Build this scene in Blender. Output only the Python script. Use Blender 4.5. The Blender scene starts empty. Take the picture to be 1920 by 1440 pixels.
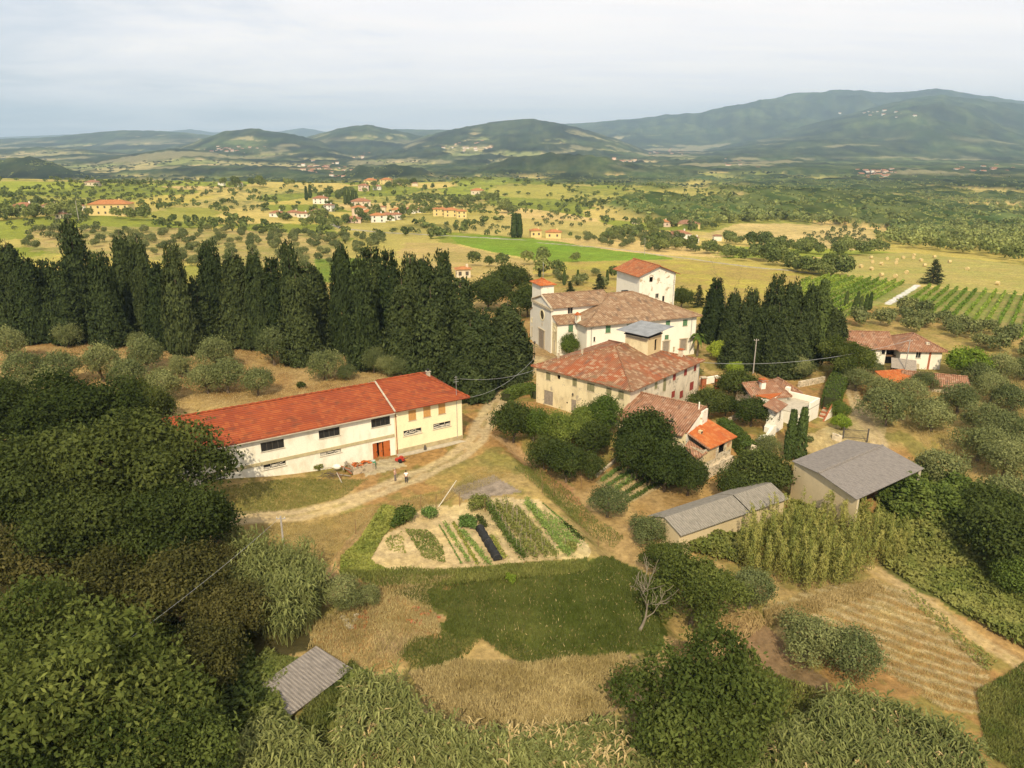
import bpy, math, random
import numpy as np
from mathutils import Vector, Matrix

# ------------------------------------------------------------------ camera, sky, sun, exposure
scene = bpy.context.scene
COL = scene.collection
FPX, PITCH, CAMH = 1400.0, math.radians(18.0), 43.0
cd = bpy.data.cameras.new("camera"); cam = bpy.data.objects.new("camera", cd); COL.objects.link(cam)
cd.sensor_width = 36.0; cd.lens = FPX / 1920 * 36.0; cd.clip_start = 0.5; cd.clip_end = 60000
cam.location = (0, 0, CAMH); cam.rotation_euler = (math.radians(90) - PITCH, 0, 0)
scene.camera = cam

SUN_EL, SUN_AZ = math.radians(42), math.radians(-4)      # azimuth measured from straight behind the camera
w = bpy.data.worlds.new("World"); scene.world = w; w.use_nodes = True
nt = w.node_tree; nt.nodes.clear()
N = nt.nodes.new; L = nt.links.new
out = N("ShaderNodeOutputWorld"); bg = N("ShaderNodeBackground"); bg.inputs[1].default_value = 0.09
sky = N("ShaderNodeTexSky"); sky.sky_type = 'NISHITA'; sky.sun_disc = False
sky.sun_elevation = SUN_EL; sky.sun_rotation = math.pi - SUN_AZ
sky.air_density = 1.0; sky.dust_density = 3.0; sky.altitude = 200
tc = N("ShaderNodeTexCoord"); sx = N("ShaderNodeSeparateXYZ"); L(tc.outputs['Generated'], sx.inputs[0])
zz = N("ShaderNodeMath"); zz.operation = 'ADD'; zz.inputs[1].default_value = 0.10; L(sx.outputs[2], zz.inputs[0])
zc = N("ShaderNodeMath"); zc.operation = 'MAXIMUM'; zc.inputs[1].default_value = 0.03; L(zz.outputs[0], zc.inputs[0])
dx = N("ShaderNodeMath"); dx.operation = 'DIVIDE'; L(sx.outputs[0], dx.inputs[0]); L(zc.outputs[0], dx.inputs[1])
dy = N("ShaderNodeMath"); dy.operation = 'DIVIDE'; L(sx.outputs[1], dy.inputs[0]); L(zc.outputs[0], dy.inputs[1])
cx = N("ShaderNodeCombineXYZ"); L(dx.outputs[0], cx.inputs[0]); L(dy.outputs[0], cx.inputs[1])
n1 = N("ShaderNodeTexNoise"); n1.inputs['Scale'].default_value = 0.55; n1.inputs['Detail'].default_value = 7; n1.inputs['Roughness'].default_value = 0.55
n1.inputs['Distortion'].default_value = 0.4
L(cx.outputs[0], n1.inputs['Vector'])
# the cloud sheet thins out towards the west (-x)
gx = N("ShaderNodeMapRange"); gx.inputs[1].default_value = -0.62; gx.inputs[2].default_value = -0.05
gx.inputs[3].default_value = 0.16; gx.inputs[4].default_value = -0.20; L(sx.outputs[0], gx.inputs[0])
ad = N("ShaderNodeMath"); ad.operation = 'SUBTRACT'; L(n1.outputs[0], ad.inputs[0]); L(gx.outputs[0], ad.inputs[1])
cr = N("ShaderNodeMapRange"); cr.interpolation_type = 'SMOOTHSTEP'; cr.inputs[1].default_value = 0.22; cr.inputs[2].default_value = 0.66
L(ad.outputs[0], cr.inputs[0])
n2 = N("ShaderNodeTexNoise"); n2.inputs['Scale'].default_value = 1.7; n2.inputs['Detail'].default_value = 5
mp = N("ShaderNodeMapping"); mp.inputs['Scale'].default_value = (0.45, 1.3, 1); L(cx.outputs[0], mp.inputs[0]); L(mp.outputs[0], n2.inputs['Vector'])
cc = N("ShaderNodeMixRGB"); cc.inputs[1].default_value = (12.4, 11.9, 11.9, 1); cc.inputs[2].default_value = (13.4, 12.6, 12.1, 1)
c2 = N("ShaderNodeMapRange"); c2.inputs[1].default_value = 0.34; c2.inputs[2].default_value = 0.62; L(n2.outputs[0], c2.inputs[0]); L(c2.outputs[0], cc.inputs[0])
pale = N("ShaderNodeMixRGB"); pale.inputs[0].default_value = 0.62; pale.inputs[2].default_value = (10.2, 10.9, 12.2, 1); L(sky.outputs[0], pale.inputs[1])
mx = N("ShaderNodeMixRGB"); L(cr.outputs[0], mx.inputs[0]); L(pale.outputs[0], mx.inputs[1]); L(cc.outputs[0], mx.inputs[2])
L(mx.outputs[0], bg.inputs[0]); L(bg.outputs[0], out.inputs[0])

sl = bpy.data.lights.new("sun", 'SUN'); sl.energy = 4.6; sl.angle = math.radians(0.6); sl.color = (1.0, 0.86, 0.62)
so = bpy.data.objects.new("sun", sl); COL.objects.link(so)
sd = Vector((math.sin(SUN_AZ) * math.cos(SUN_EL), -math.cos(SUN_AZ) * math.cos(SUN_EL), math.sin(SUN_EL)))
so.rotation_euler = sd.to_track_quat('Z', 'Y').to_euler(); so.location = (0, 0, 300)
vs = scene.view_settings
vs.view_transform = 'Standard'; vs.look = 'None'; vs.exposure = 0.0; vs.gamma = 1.0; vs.use_curve_mapping = False
cy = scene.cycles
cy.max_bounces = 4; cy.diffuse_bounces = 2; cy.glossy_bounces = 2; cy.transmission_bounces = 2; cy.volume_bounces = 0; cy.transparent_max_bounces = 4
cy.use_adaptive_sampling = True; cy.adaptive_threshold = 0.02
cy.use_denoising = True

# ------------------------------------------------------------------ small helpers
_c, _s = math.cos(PITCH), math.sin(PITCH)
def sst(a, b, x):
    t = np.clip((x - a) / (b - a), 0, 1); return t * t * (3 - 2 * t)
def _hash(ix, iy, seed):
    h = (ix.astype(np.int64) * 374761393 + iy.astype(np.int64) * 668265263 + seed * 974711) & 0xFFFFFFFF
    h = ((h ^ (h >> 13)) * 1274126177) & 0xFFFFFFFF
    return ((h ^ (h >> 16)) & 0xFFFFFF) / float(0x1000000)
def vnoise(x, y, seed=0):
    x0, y0 = np.floor(x), np.floor(y); fx, fy = x - x0, y - y0
    fx, fy = fx * fx * (3 - 2 * fx), fy * fy * (3 - 2 * fy)
    a = _hash(x0, y0, seed); b = _hash(x0 + 1, y0, seed); c = _hash(x0, y0 + 1, seed); d = _hash(x0 + 1, y0 + 1, seed)
    return a + (b - a) * fx + (c - a) * fy + (a - b - c + d) * fx * fy
def fbm(x, y, seed=0, octv=4):
    s, a, t = 0.0, 0.5, 0.0
    for i in range(octv):
        s = s + a * vnoise(x, y, seed + i * 17); t += a; a *= 0.5; x = x * 2.03 + 11.3; y = y * 2.03 - 7.1
    return s / t

# ------------------------------------------------------------------ the lie of the land (metres; the lens stands at 0,0,43)
_TY = np.array([10, 60, 90, 180, 240, 300, 400, 550, 700, 900, 1150, 1600, 2500, 4000, 6000, 30000.])
_TS = np.array([-.75, -.6, -.25, 0, .25, .6, .75])
_TT = np.array([
    [-2, -1, 1.0, 1, 0, -1, -1, 0, -1, 3, -8, -55, -72, -55, -45, -45],
    [-2, -1, 0.8, 1, 0, -2, -2, 0, -2, 2, -10, -55, -72, -55, -45, -45],
    [-2, -.8, 0, .6, -1, -4, -8, -13, -17, -14, -10, -50, -75, -62, -45, -45],
    [-2.2, -1, 0, .3, -2, -6, -10, -14, -17, -15, -11, -46, -75, -62, -45, -45],
    [-2.6, -1.4, -.4, .3, -2, -5, -12, -22, -27, -26, -24, -52, -75, -62, -45, -45],
    [-4.5, -3.4, -2.4, -1.5, -4, -7, -14, -26, -35, -44, -50, -57, -65, -60, -45, -45],
    [-5, -4, -3, -2, -5, -8, -15, -28, -38, -48, -54, -60, -65, -60, -45, -45]])
_LG = np.linspace(math.log(10), math.log(30000), 420)
_SG = np.linspace(-.75, .75, 61)
_tab = np.array([np.interp(_LG, np.log(_TY), r) for r in _TT])
_tab = np.array([np.interp(_SG, _TS, _tab[:, j]) for j in range(len(_LG))]).T
_k = np.exp(-0.5 * (np.arange(-9, 10) / 3.6) ** 2); _k /= _k.sum()
_tab = np.array([np.convolve(np.pad(r, 9, 'edge'), _k, 'valid') for r in _tab])
_tab = np.array([np.convolve(np.pad(r, 9, 'edge'), _k, 'valid') for r in _tab.T]).T
RIDGES = [  # depth of crest, width of front slope, width behind, crest as (u, v) silhouette samples, floor, roughness
    (16500, 3000, 3000, [(-400, 262), (0, 258), (320, 246), (360, 243), (400, 249), (520, 248), (570, 240), (610, 247), (720, 252), (900, 262), (2400, 262)], -45, .02),
    (11000, 4200, 3000, [(560, 262), (700, 246), (745, 243), (850, 244), (900, 250), (1040, 234), (1110, 231), (1200, 221), (1310, 212), (1400, 194), (1480, 177), (1560, 172), (1600, 170), (1645, 177), (1700, 172), (1740, 168), (1780, 176), (1830, 183), (1920, 191), (2100, 205), (2400, 215)], -45, .10),
    (9000, 3000, 2500, [(-400, 262), (0, 262), (100, 258), (160, 252), (230, 246), (290, 247), (350, 250), (420, 258), (520, 275), (600, 300)], -45, .08),
    (8200, 3800, 2500, [(1250, 300), (1350, 275), (1480, 246), (1560, 222), (1640, 203), (1700, 186), (1750, 179), (1800, 184), (1920, 200), (2100, 215), (2400, 230)], -50, .10),
    (7200, 2600, 2000, [(480, 300), (520, 279), (580, 257), (640, 242), (690, 236), (740, 246), (800, 259), (860, 278), (920, 300)], -50, .09),
    (6300, 2600, 2000, [(620, 310), (700, 286), (800, 256), (850, 245), (900, 235), (960, 226), (1000, 225), (1050, 233), (1100, 246), (1150, 260), (1200, 280), (1270, 308)], -55, .09),
    (5600, 2000, 1600, [(250, 300), (300, 288), (360, 270), (420, 250), (480, 243), (540, 251), (600, 266), (660, 290), (720, 310)], -55, .09),
    (5200, 1400, 1200, [(-300, 285), (0, 282), (70, 278), (150, 282), (230, 290), (300, 305)], -60, .08),
    (4000, 1300, 1000, [(120, 315), (200, 298), (310, 283), (350, 282), (420, 292), (520, 300), (640, 306), (700, 320)], -65, .05),
    (4200, 1500, 1000, [(1280, 325), (1400, 306), (1500, 300), (1600, 310), (1700, 322), (1800, 318), (1900, 306), (2100, 300)], -62, .06),
    (3000, 600, 600, [(860, 345), (900, 320), (960, 299), (1040, 291), (1130, 298), (1210, 316), (1270, 335), (1300, 350)], -70, .05),
    (2600, 450, 400, [(860, 350), (890, 328), (940, 322), (1020, 325), (1110, 338), (1200, 348), (1290, 360)], -72, .04),
    (2500, 450, 400, [(610, 348), (650, 325), (670, 316), (690, 319), (740, 313), (790, 322), (850, 348)], -72, .04),
    (2400, 500, 400, [(-300, 300), (0, 304), (50, 300), (90, 308), (130, 326), (170, 340)], -72, .05),
]
def base_z(x, y):
    yy = np.maximum(y, 12.0); s = np.clip(x / yy, -.7499, .7499); lg = np.clip(np.log(yy), _LG[0], _LG[-1] - 1e-6)
    fi = (s + .75) / (_SG[1] - _SG[0]); fj = (lg - _LG[0]) / (_LG[1] - _LG[0])
    i = np.minimum(fi.astype(int), len(_SG) - 2); j = np.minimum(fj.astype(int), len(_LG) - 2); a, b = fi - i, fj - j
    return (_tab[i, j] * (1 - a) + _tab[i + 1, j] * a) * (1 - b) + (_tab[i, j + 1] * (1 - a) + _tab[i + 1, j + 1] * a) * b
def seg_d(x, y, p, q):
    """signed distance (positive on the right of p->q) and the fraction along"""
    dx_, dy_ = q[0] - p[0], q[1] - p[1]; l = math.hypot(dx_, dy_)
    return ((x - p[0]) * dy_ - (y - p[1]) * dx_) / l, ((x - p[0]) * dx_ + (y - p[1]) * dy_) / (l * l)
def ground_z(x, y, rough=True):
    x = np.asarray(x, float); y = np.asarray(y, float)
    z = base_z(x, y)
    # the lower terrace with the sheds, right of the earth bank
    d, _t = seg_d(x, y, (-4.5, 112), (9.0, 76)); d2 = 104.0 - y + 0.10 * x
    low = sst(-1.0, 2.5, -d) * sst(-2, 4, d2) * sst(30, 62, y)
    z = z - 1.9 * low * (1 - .35 * sst(36, 60, x))
    # the yard climbs at the far end of the long barn, and a shelf carries the church
    z = z + 2.0 * np.exp(-(((x + 40) / 9) ** 2 + ((y - 88) / 8) ** 2))
    z = z + 1.2 * sst(138, 146, y) * sst(12, 6, np.abs(x - 5)) * sst(185, 165, y)
    # the knoll on which the open shed stands
    z = z + 2.5 * np.exp(-(((x - 51) / 9) ** 2 + ((y - 87) / 7.5) ** 2))
    # spoil heap in the lower field
    z = z + 1.1 * np.exp(-(((x + 9.5) / 5.0) ** 2 + ((y - 58.5) / 2.4) ** 2))
    if rough:
        z = z + (fbm(x * .11, y * .11, 5, 3) - .5) * .5 * sst(20, 60, y)
        far = sst(250, 900, y); z = z + (fbm(x * .006, y * .006, 9, 3) - .5) * 10 * far * sst(6000, 2500, y)
    m = np.asarray(y > 1800)
    if m.any():
        xf, yf, zf = x[m], y[m], z[m]; uu = 960 + 1472 * xf / yf
        rn = 1 - np.abs(2 * fbm(xf / 700., yf / 1800., 31, 5) - 1); rf = fbm(xf / 260., yf / 420., 57, 4) - .5
        for (yk, wf, wb, prof, floor, ro) in RIDGES:
            v = np.interp(uu, [p[0] for p in prof], [p[1] for p in prof])
            k = (720 - v) / FPX; top = CAMH + yk * (k * _c - _s) / (_c + k * _s)
            end = sst(prof[0][0] - 90, prof[0][0] + 10, uu) * sst(prof[-1][0] + 90, prof[-1][0] - 10, uu)
            yk2 = yk + (fbm(xf / (yk * .09), yf * 0 + yk, 71, 2) - .5) * wf * .25
            p = np.where(yf < yk2, 1 - (yk2 - yf) / wf, 1 - (yf - yk2) / wb); p = np.clip(p, 0, 1)
            sh = np.where(yf < yk2, p ** 1.25 * .75 + sst(0, 1, p) * .25, sst(0, 1, p))
            hh = np.maximum(top - floor, 0)
            zr = floor + hh * sh * end + hh * (rn - .62) * ro * 5.0 * sh * (1 - sh ** 4) * end + hh * rf * ro * 3.4 * sh * (1.0 - .75 * sh ** 2) * end
            zr = np.where(p * end > 0, zr, -999)
            zf = np.maximum(zf, zr)
        z = np.array(z); z[m] = zf
    return z
def gz(x, y): return float(ground_z(np.array([x]), np.array([y]))[0])
def ray(u, v):
    a, b = (u - 960) / FPX, (720 - v) / FPX
    return np.array([a, _c + b * _s, -_s + b * _c])
def at(u, v, h=0.0):
    """the point of the land (or h metres above it) met by a sight line of the survey photograph"""
    d = ray(u, v); t = _MARCH
    for n in (0, 1, 2):
        f = CAMH + t * d[2] - ground_z(t * d[0], t * d[1]) - h; k = np.nonzero(f <= 0)[0]; i = max(1, k[0] if len(k) else len(t) - 1)
        if n < 2: t = np.linspace(t[i - 1], t[i], 24)
    w_ = f[i - 1] / max(1e-9, f[i - 1] - f[i]); b = t[i - 1] + (t[i] - t[i - 1]) * min(1, max(0, w_))
    return (b * d[0], b * d[1], gz(b * d[0], b * d[1]))
_MARCH = np.exp(np.arange(math.log(25), math.log(24000), .012))
def plan(poly): return [at(u, v)[:2] for u, v in poly]
def inside(poly, x, y):
    r = np.zeros(x.shape, bool); n = len(poly)
    for i in range(n):
        (x1, y1), (x2, y2) = poly[i], poly[(i + 1) % n]
        if y1 == y2: continue
        c = ((y1 > y) != (y2 > y)) & (x < (x2 - x1) * (y - y1) / (y2 - y1) + x1); r ^= c
    return r
def dist_line(pts, x, y):
    best = np.full(x.shape, 1e9)
    for (a, b), (c, d) in zip(pts[:-1], pts[1:]):
        vx, vy = c - a, d - b; t = np.clip(((x - a) * vx + (y - b) * vy) / (vx * vx + vy * vy), 0, 1)
        best = np.minimum(best, np.hypot(x - a - t * vx, y - b - t * vy))
    return best
# ------------------------------------------------------------------ materials
def new_mat(name):
    m = bpy.data.materials.new(name); m.use_nodes = True; t = m.node_tree; b = t.nodes['Principled BSDF']
    b.inputs['Roughness'].default_value = .85; b.inputs['Specular IOR Level'].default_value = .15
    return m, t, b
def noise_node(t, scale, detail=3, coord='Object', stretch=None, rough=.6):
    n = t.nodes.new("ShaderNodeTexNoise"); n.inputs['Scale'].default_value = scale; n.inputs['Detail'].default_value = detail; n.inputs['Roughness'].default_value = rough
    c = t.nodes.new("ShaderNodeTexCoord"); o = c.outputs[coord]
    if stretch:
        m = t.nodes.new("ShaderNodeMapping"); m.inputs['Scale'].default_value = stretch; t.links.new(o, m.inputs[0]); o = m.outputs[0]
    t.links.new(o, n.inputs['Vector']); return n
def mix(t, a, b, f, mode='MIX'):
    m = t.nodes.new("ShaderNodeMixRGB"); m.blend_type = mode
    for s, x in ((0, f), (1, a), (2, b)):
        if hasattr(x, 'is_output'): t.links.new(x, m.inputs[s])
        elif s == 0: m.inputs[0].default_value = x
        else: m.inputs[s].default_value = (*x, 1)
    return m.outputs[0]
def ramp(t, src, a, b, lo=0., hi=1.):
    r = t.nodes.new("ShaderNodeMapRange"); r.inputs[1].default_value = a; r.inputs[2].default_value = b; r.inputs[3].default_value = lo; r.inputs[4].default_value = hi
    t.links.new(src, r.inputs[0]); return r.outputs[0]
def bump(t, b, src, strength, dist):
    n = t.nodes.new("ShaderNodeBump"); n.inputs['Strength'].default_value = strength; n.inputs['Distance'].default_value = dist
    t.links.new(src, n.inputs['Height']); t.links.new(n.outputs[0], b.inputs['Normal'])
def land_mat():
    m, t, b = new_mat("land")
    at_ = t.nodes.new("ShaderNodeAttribute"); at_.attribute_name = "Col"
    a = noise_node(t, 1.3, 6, rough=.7); c = noise_node(t, .16, 5); e = noise_node(t, .02, 5, rough=.7)
    k = mix(t, at_.outputs[0], (.55, .55, .55), ramp(t, a.outputs[0], .36, .68), 'MULTIPLY')
    k = mix(t, k, (1.45, 1.40, 1.2), ramp(t, c.outputs[0], .48, .75, 0, .75), 'MULTIPLY')
    k = mix(t, k, (.72, .80, .72), ramp(t, e.outputs[0], .45, .70, 0, .8), 'MULTIPLY')
    g = noise_node(t, 4.5, 3, rough=.75); k = mix(t, k, (1.35, 1.3, 1.2), ramp(t, g.outputs[0], .56, .72, 0, .7), 'MULTIPLY'); k = mix(t, k, (.55, .55, .5), ramp(t, g.outputs[0], .42, .28, 0, .7), 'MULTIPLY')
    t.links.new(k, b.inputs['Base Color']); b.inputs['Roughness'].default_value = 1; b.inputs['Specular IOR Level'].default_value = 0
    bump(t, b, a.outputs[0], .5, .25)
    return m
LAND = land_mat()

def tag(o, label=None, cat=None, group=None, kind=None):
    if label: o['label'] = label; o['kind'] = kind or 'thing'
    if cat: o['category'] = cat
    if group: o['group'] = group
    if kind: o['kind'] = kind
    return o
def mesh_np(name, verts, faces_flat, loop_tot, mats=(), cols=None, smooth=False, col_domain='POINT'):
    me = bpy.data.meshes.new(name); nv = len(verts); nf = len(loop_tot)
    me.vertices.add(nv); me.vertices.foreach_set("co", np.ascontiguousarray(verts, dtype=np.float32).ravel())
    me.loops.add(len(faces_flat)); me.loops.foreach_set("vertex_index", np.ascontiguousarray(faces_flat, dtype=np.int32).ravel())
    me.polygons.add(nf); lt = np.asarray(loop_tot, dtype=np.int32)
    me.polygons.foreach_set("loop_start", np.concatenate([[0], np.cumsum(lt)[:-1]]).astype(np.int32)); me.polygons.foreach_set("loop_total", lt)
    if smooth: me.polygons.foreach_set("use_smooth", np.ones(nf, bool))
    me.update(calc_edges=True)
    if cols is not None:
        ca = me.color_attributes.new("Col", 'FLOAT_COLOR', col_domain)
        c4 = np.ones((len(cols), 4), np.float32); c4[:, :3] = cols; ca.data.foreach_set("color", c4.ravel())
    for m in mats: me.materials.append(m)
    return me
def link(name, me, parent=None):
    o = bpy.data.objects.new(name, me); COL.objects.link(o)
    if parent is not None: o.parent = parent
    return o

# ------------------------------------------------------------------ regions of the land
DRY, ORA, OLV, GRN, DIRT = (.40, .285, .115), (.37, .22, .085), (.21, .19, .055), (.10, .15, .03), (.50, .385, .21)
# (name, outline in survey-photo pixels, colour, second colour, ragged edge in metres)
REGIONS = [
    ("olive_slope", [(-60, 640), (100, 632), (420, 640), (640, 655), (800, 690), (720, 705), (640, 735), (400, 770), (300, 780), (-60, 800)], (.44, .30, .13), (.33, .20, .08), 1.5),
    ("yard_grass", [(410, 915), (560, 895), (640, 890), (690, 900), (640, 935), (540, 955), (415, 970)], (.28, .23, .075), (.36, .25, .09), .8),
    ("lower_grass", [(415, 990), (600, 975), (700, 950), (760, 935), (840, 925), (800, 950), (700, 965), (650, 1010), (620, 1060), (420, 1040)], (.30, .22, .08), (.36, .24, .09), .8),
    ("verge_grass", [(790, 900), (860, 870), (920, 850), (980, 870), (960, 890), (880, 895), (830, 915)], (.42, .28, .10), (.26, .22, .07), .8),
    ("earth_bank", [(920, 815), (950, 822), (1000, 855), (1060, 905), (1110, 935), (1170, 990), (1150, 1005), (1090, 960), (1040, 915), (960, 850)], (.40, .22, .10), (.44, .29, .14), .6),
    ("lower_terrace", [(1100, 1000), (1210, 1080), (1500, 970), (1330, 930), (1460, 880), (1300, 905), (1180, 850), (1110, 880), (1060, 870)], (.44, .30, .13), (.33, .21, .08), 1.0),
    ("right_grove", [(1570, 670), (1640, 690), (1700, 790), (1760, 850), (1800, 900), (1900, 980), (2000, 1000), (2100, 900), (2050, 600), (1600, 610)], (.44, .31, .12), (.30, .24, .08), 2.),
    ("court", [(1490, 830), (1560, 800), (1650, 740), (1660, 830), (1560, 860)], (.46, .36, .18), (.42, .31, .15), .5),
    ("creeper_bank", [(1640, 1000), (1640, 950), (1740, 900), (1830, 960), (1950, 1020), (2050, 1150), (2010, 1270), (1860, 1200), (1760, 1130), (1650, 1070)], (.15, .16, .045), (.24, .19, .07), 1.5),
    ("straw_strip", [(760, 1270), (860, 1240), (1000, 1246), (1170, 1225), (1220, 1290), (1120, 1350), (950, 1385), (820, 1370)], (.37, .27, .14), (.26, .18, .09), .7),
    ("spoil_ground", [(590, 1180), (690, 1100), (760, 1120), (830, 1150), (830, 1195), (770, 1210), (740, 1250), (640, 1270), (570, 1240)], (.42, .26, .10), (.34, .25, .13), .8),
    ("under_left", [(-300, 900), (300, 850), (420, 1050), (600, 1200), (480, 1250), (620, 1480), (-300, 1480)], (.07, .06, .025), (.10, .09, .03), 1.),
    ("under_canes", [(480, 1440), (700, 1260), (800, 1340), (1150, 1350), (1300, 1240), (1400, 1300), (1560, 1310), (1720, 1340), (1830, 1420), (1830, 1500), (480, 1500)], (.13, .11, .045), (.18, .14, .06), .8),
    ("brown_plot", [(1330, 1225), (1385, 1165), (1440, 1170), (1560, 1290), (1480, 1305), (1380, 1300)], (.28, .18, .095), (.22, .15, .08), .6),
    ("right_corner", [(1830, 1300), (1960, 1230), (1980, 1500), (1850, 1420)], (.12, .14, .04), (.17, .16, .05), 1.),
    ("reddish_dry", [(1780, 1150), (1860, 1170), (1990, 1240), (1960, 1260), (1850, 1220)], (.46, .30, .12), (.36, .22, .09), 1.),
    # beyond the cypresses
    ("tan_slope", [(60, 470), (170, 480), (500, 500), (640, 520), (640, 440), (420, 430), (200, 425), (60, 430)], (.46, .35, .14), (.33, .30, .10), 4.),
    ("mown_green", [(590, 485), (690, 485), (700, 530), (590, 530)], (.17, .24, .045), (.2, .24, .05), 1.),
    ("tan_hollow", [(838, 455), (920, 474), (1030, 494), (1010, 520), (880, 560), (830, 520), (740, 480), (760, 455)], (.50, .37, .15), (.42, .33, .12), 2.),
    ("gold_field", [(1290, 445), (1378, 420), (1480, 419), (1632, 431), (1668, 466), (1600, 470), (1500, 460), (1400, 449)], (.62, .47, .20), (.48, .37, .15), 3.),
]
FIELDS = [  # these become setting objects of their own
    ("meadow_ground", [(728, 1112), (850, 1095), (860, 1072), (1000, 1056), (1110, 1056), (1150, 1048), (1195, 1072), (1240, 1110), (1235, 1215), (1150, 1232), (1000, 1252), (945, 1232), (905, 1200), (868, 1238), (790, 1262), (745, 1235), (775, 1205), (828, 1192), (840, 1152), (790, 1132)], (.085, .105, .022), (.15, .15, .04), 1.1),
    ("vegetable_garden_ground", [(722, 1003), (765, 978), (800, 945), (845, 950), (935, 930), (1010, 938), (1055, 975), (1110, 1033), (1105, 1046), (1000, 1053), (900, 1063), (770, 1076), (700, 1072), (665, 1058)], (.60, .46, .25), (.52, .39, .20), .25),
    ("kitchen_garden_ground", [(1118, 905), (1165, 865), (1242, 912), (1172, 948)], (.50, .38, .2), (.36, .28, .13), .2),
    ("stubble_field", [(1425, 1140), (1520, 1105), (1640, 1085), (1700, 1112), (1862, 1250), (1838, 1338), (1770, 1335), (1640, 1250), (1540, 1190)], (.36, .265, .115), (.32, .20, .075), .5),
    ("concrete_yard", [(687, 893), (762, 874), (748, 856), (698, 866), (678, 880)], (.50, .42, .28), (.44, .36, .22), .1),
    ("concrete_slab", [(845, 917), (925, 890), (977, 922), (870, 938)], (.33, .26, .20), (.28, .22, .16), .12),
    ("forecourt", [(968, 700), (975, 668), (993, 640), (1046, 662), (1040, 690), (1005, 690)], (.36, .24, .12), (.45, .34, .2), .3),
    ("green_field", [(845, 445), (905, 440), (1040, 452), (1150, 470), (1230, 478), (1268, 486), (1035, 492), (925, 473), (862, 458)], (.21, .32, .045), (.19, .27, .04), 1.0),
    ("grass_field", [(1000, 500), (1060, 493), (1290, 487), (1400, 502), (1545, 514), (1500, 535), (1480, 600), (1270, 600), (1150, 530), (1010, 535)], (.42, .36, .085), (.40, .30, .10), 2.),
    ("hay_field", [(1512, 491), (1600, 478), (1700, 473), (1800, 484), (1920, 498), (2100, 512), (2100, 575), (1920, 553), (1780, 541), (1690, 530), (1560, 517), (1520, 505)], (.42, .35, .12), (.38, .35, .11), 1.5),
    ("vineyard_ground", [(1488, 535), (1560, 518), (1716, 533), (1655, 568), (1575, 600), (1500, 600)], (.34, .30, .11), (.25, .27, .08), .5),
    ("vineyard_ground", [(1728, 538), (1920, 554), (2100, 576), (2100, 690), (1920, 630), (1670, 572)], (.34, .29, .11), (.25, .27, .08), .5),
]
TRACKS = [  # (name, centre line, half widths, colour)
    ("dirt_path", [(380, 978), (470, 972), (560, 966), (640, 948), (710, 920), (760, 900), (810, 880), (856, 858), (893, 824), (912, 790), (928, 757), (955, 722), (985, 692), (1000, 676)], [1.3, 1.4, 1.5, 1.5, 1.6, 1.7, 1.8, 1.8, 1.9, 2.0, 2.1, 2.4, 2.8, 2.8], DIRT),
    ("dirt_path", [(1640, 1068), (1720, 1118), (1830, 1195), (1980, 1290)], [.9, .8, .8, .8], (.45, .33, .16)),
    ("dirt_path", [(1585, 690), (1600, 740), (1625, 800), (1650, 830)], [1.2, 1.2, 1.3, 1.4], (.48, .36, .2)),
    ("dirt_path", [(620, 1090), (640, 1040), (690, 985), (760, 940)], [.8, .7, .6, .6], (.40, .26, .12)),
    ("gravel_road", [(1665, 570), (1700, 548), (1720, 535)], [1.05, 1.05, 1.05], (.72, .68, .62)),
    ("country_road", [(1010, 455), (1100, 462), (1180, 470), (1270, 482), (1400, 500), (1530, 513)], [1.5] * 6, (.40, .36, .30)),
    ("country_road", [(600, 410), (640, 428), (720, 436), (840, 442), (980, 450)], [2.2] * 5, (.42, .38, .32)),
]
def plots(x, y):
    """which plot of the patchwork a point lies in (0..1) and how far it is from the plot's edge"""
    r = np.hypot(x, y); jx, jy = (fbm(x * .33, y * .33, 21, 4) - .5) * 2, (fbm(x * .33 + 40, y * .33, 22, 4) - .5) * 2
    cell = np.where(r < 1500, 74., np.where(r < 3000, 130., 210.)); wx, wy = x + jx * 7 + (fbm(x / 160, y / 160, 61, 3) - .5) * 110, y * .62 + jy * 7 + (fbm(x / 160, y / 160, 62, 3) - .5) * 110
    gx_, gy_ = np.floor(wx / cell), np.floor(wy / cell); best = np.full(len(x), 1e9); sec = np.full(len(x), 1e9); hid = np.zeros(len(x))
    for ox in (-1, 0, 1):
        for oy in (-1, 0, 1):
            cx_, cy_ = gx_ + ox, gy_ + oy; dd = np.hypot((cx_ + _hash(cx_, cy_, 7)) * cell - wx, (cy_ + _hash(cx_, cy_, 8)) * cell - wy)
            b = dd < best; sec = np.where(b, best, np.minimum(sec, dd)); best = np.where(b, dd, best); hid = np.where(b, _hash(cx_, cy_, 9), hid)
    return hid, sec - best
def wooded(x, y):
    return sst(.50, .56, fbm(x / 240, y / 330, 91, 4) + .22 * sst(3000, 5600, y) + .30 * sst(.12, .42, x / np.maximum(y, 1)) * sst(480, 800, y) - .10 * sst(1900, 1000, y))
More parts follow.
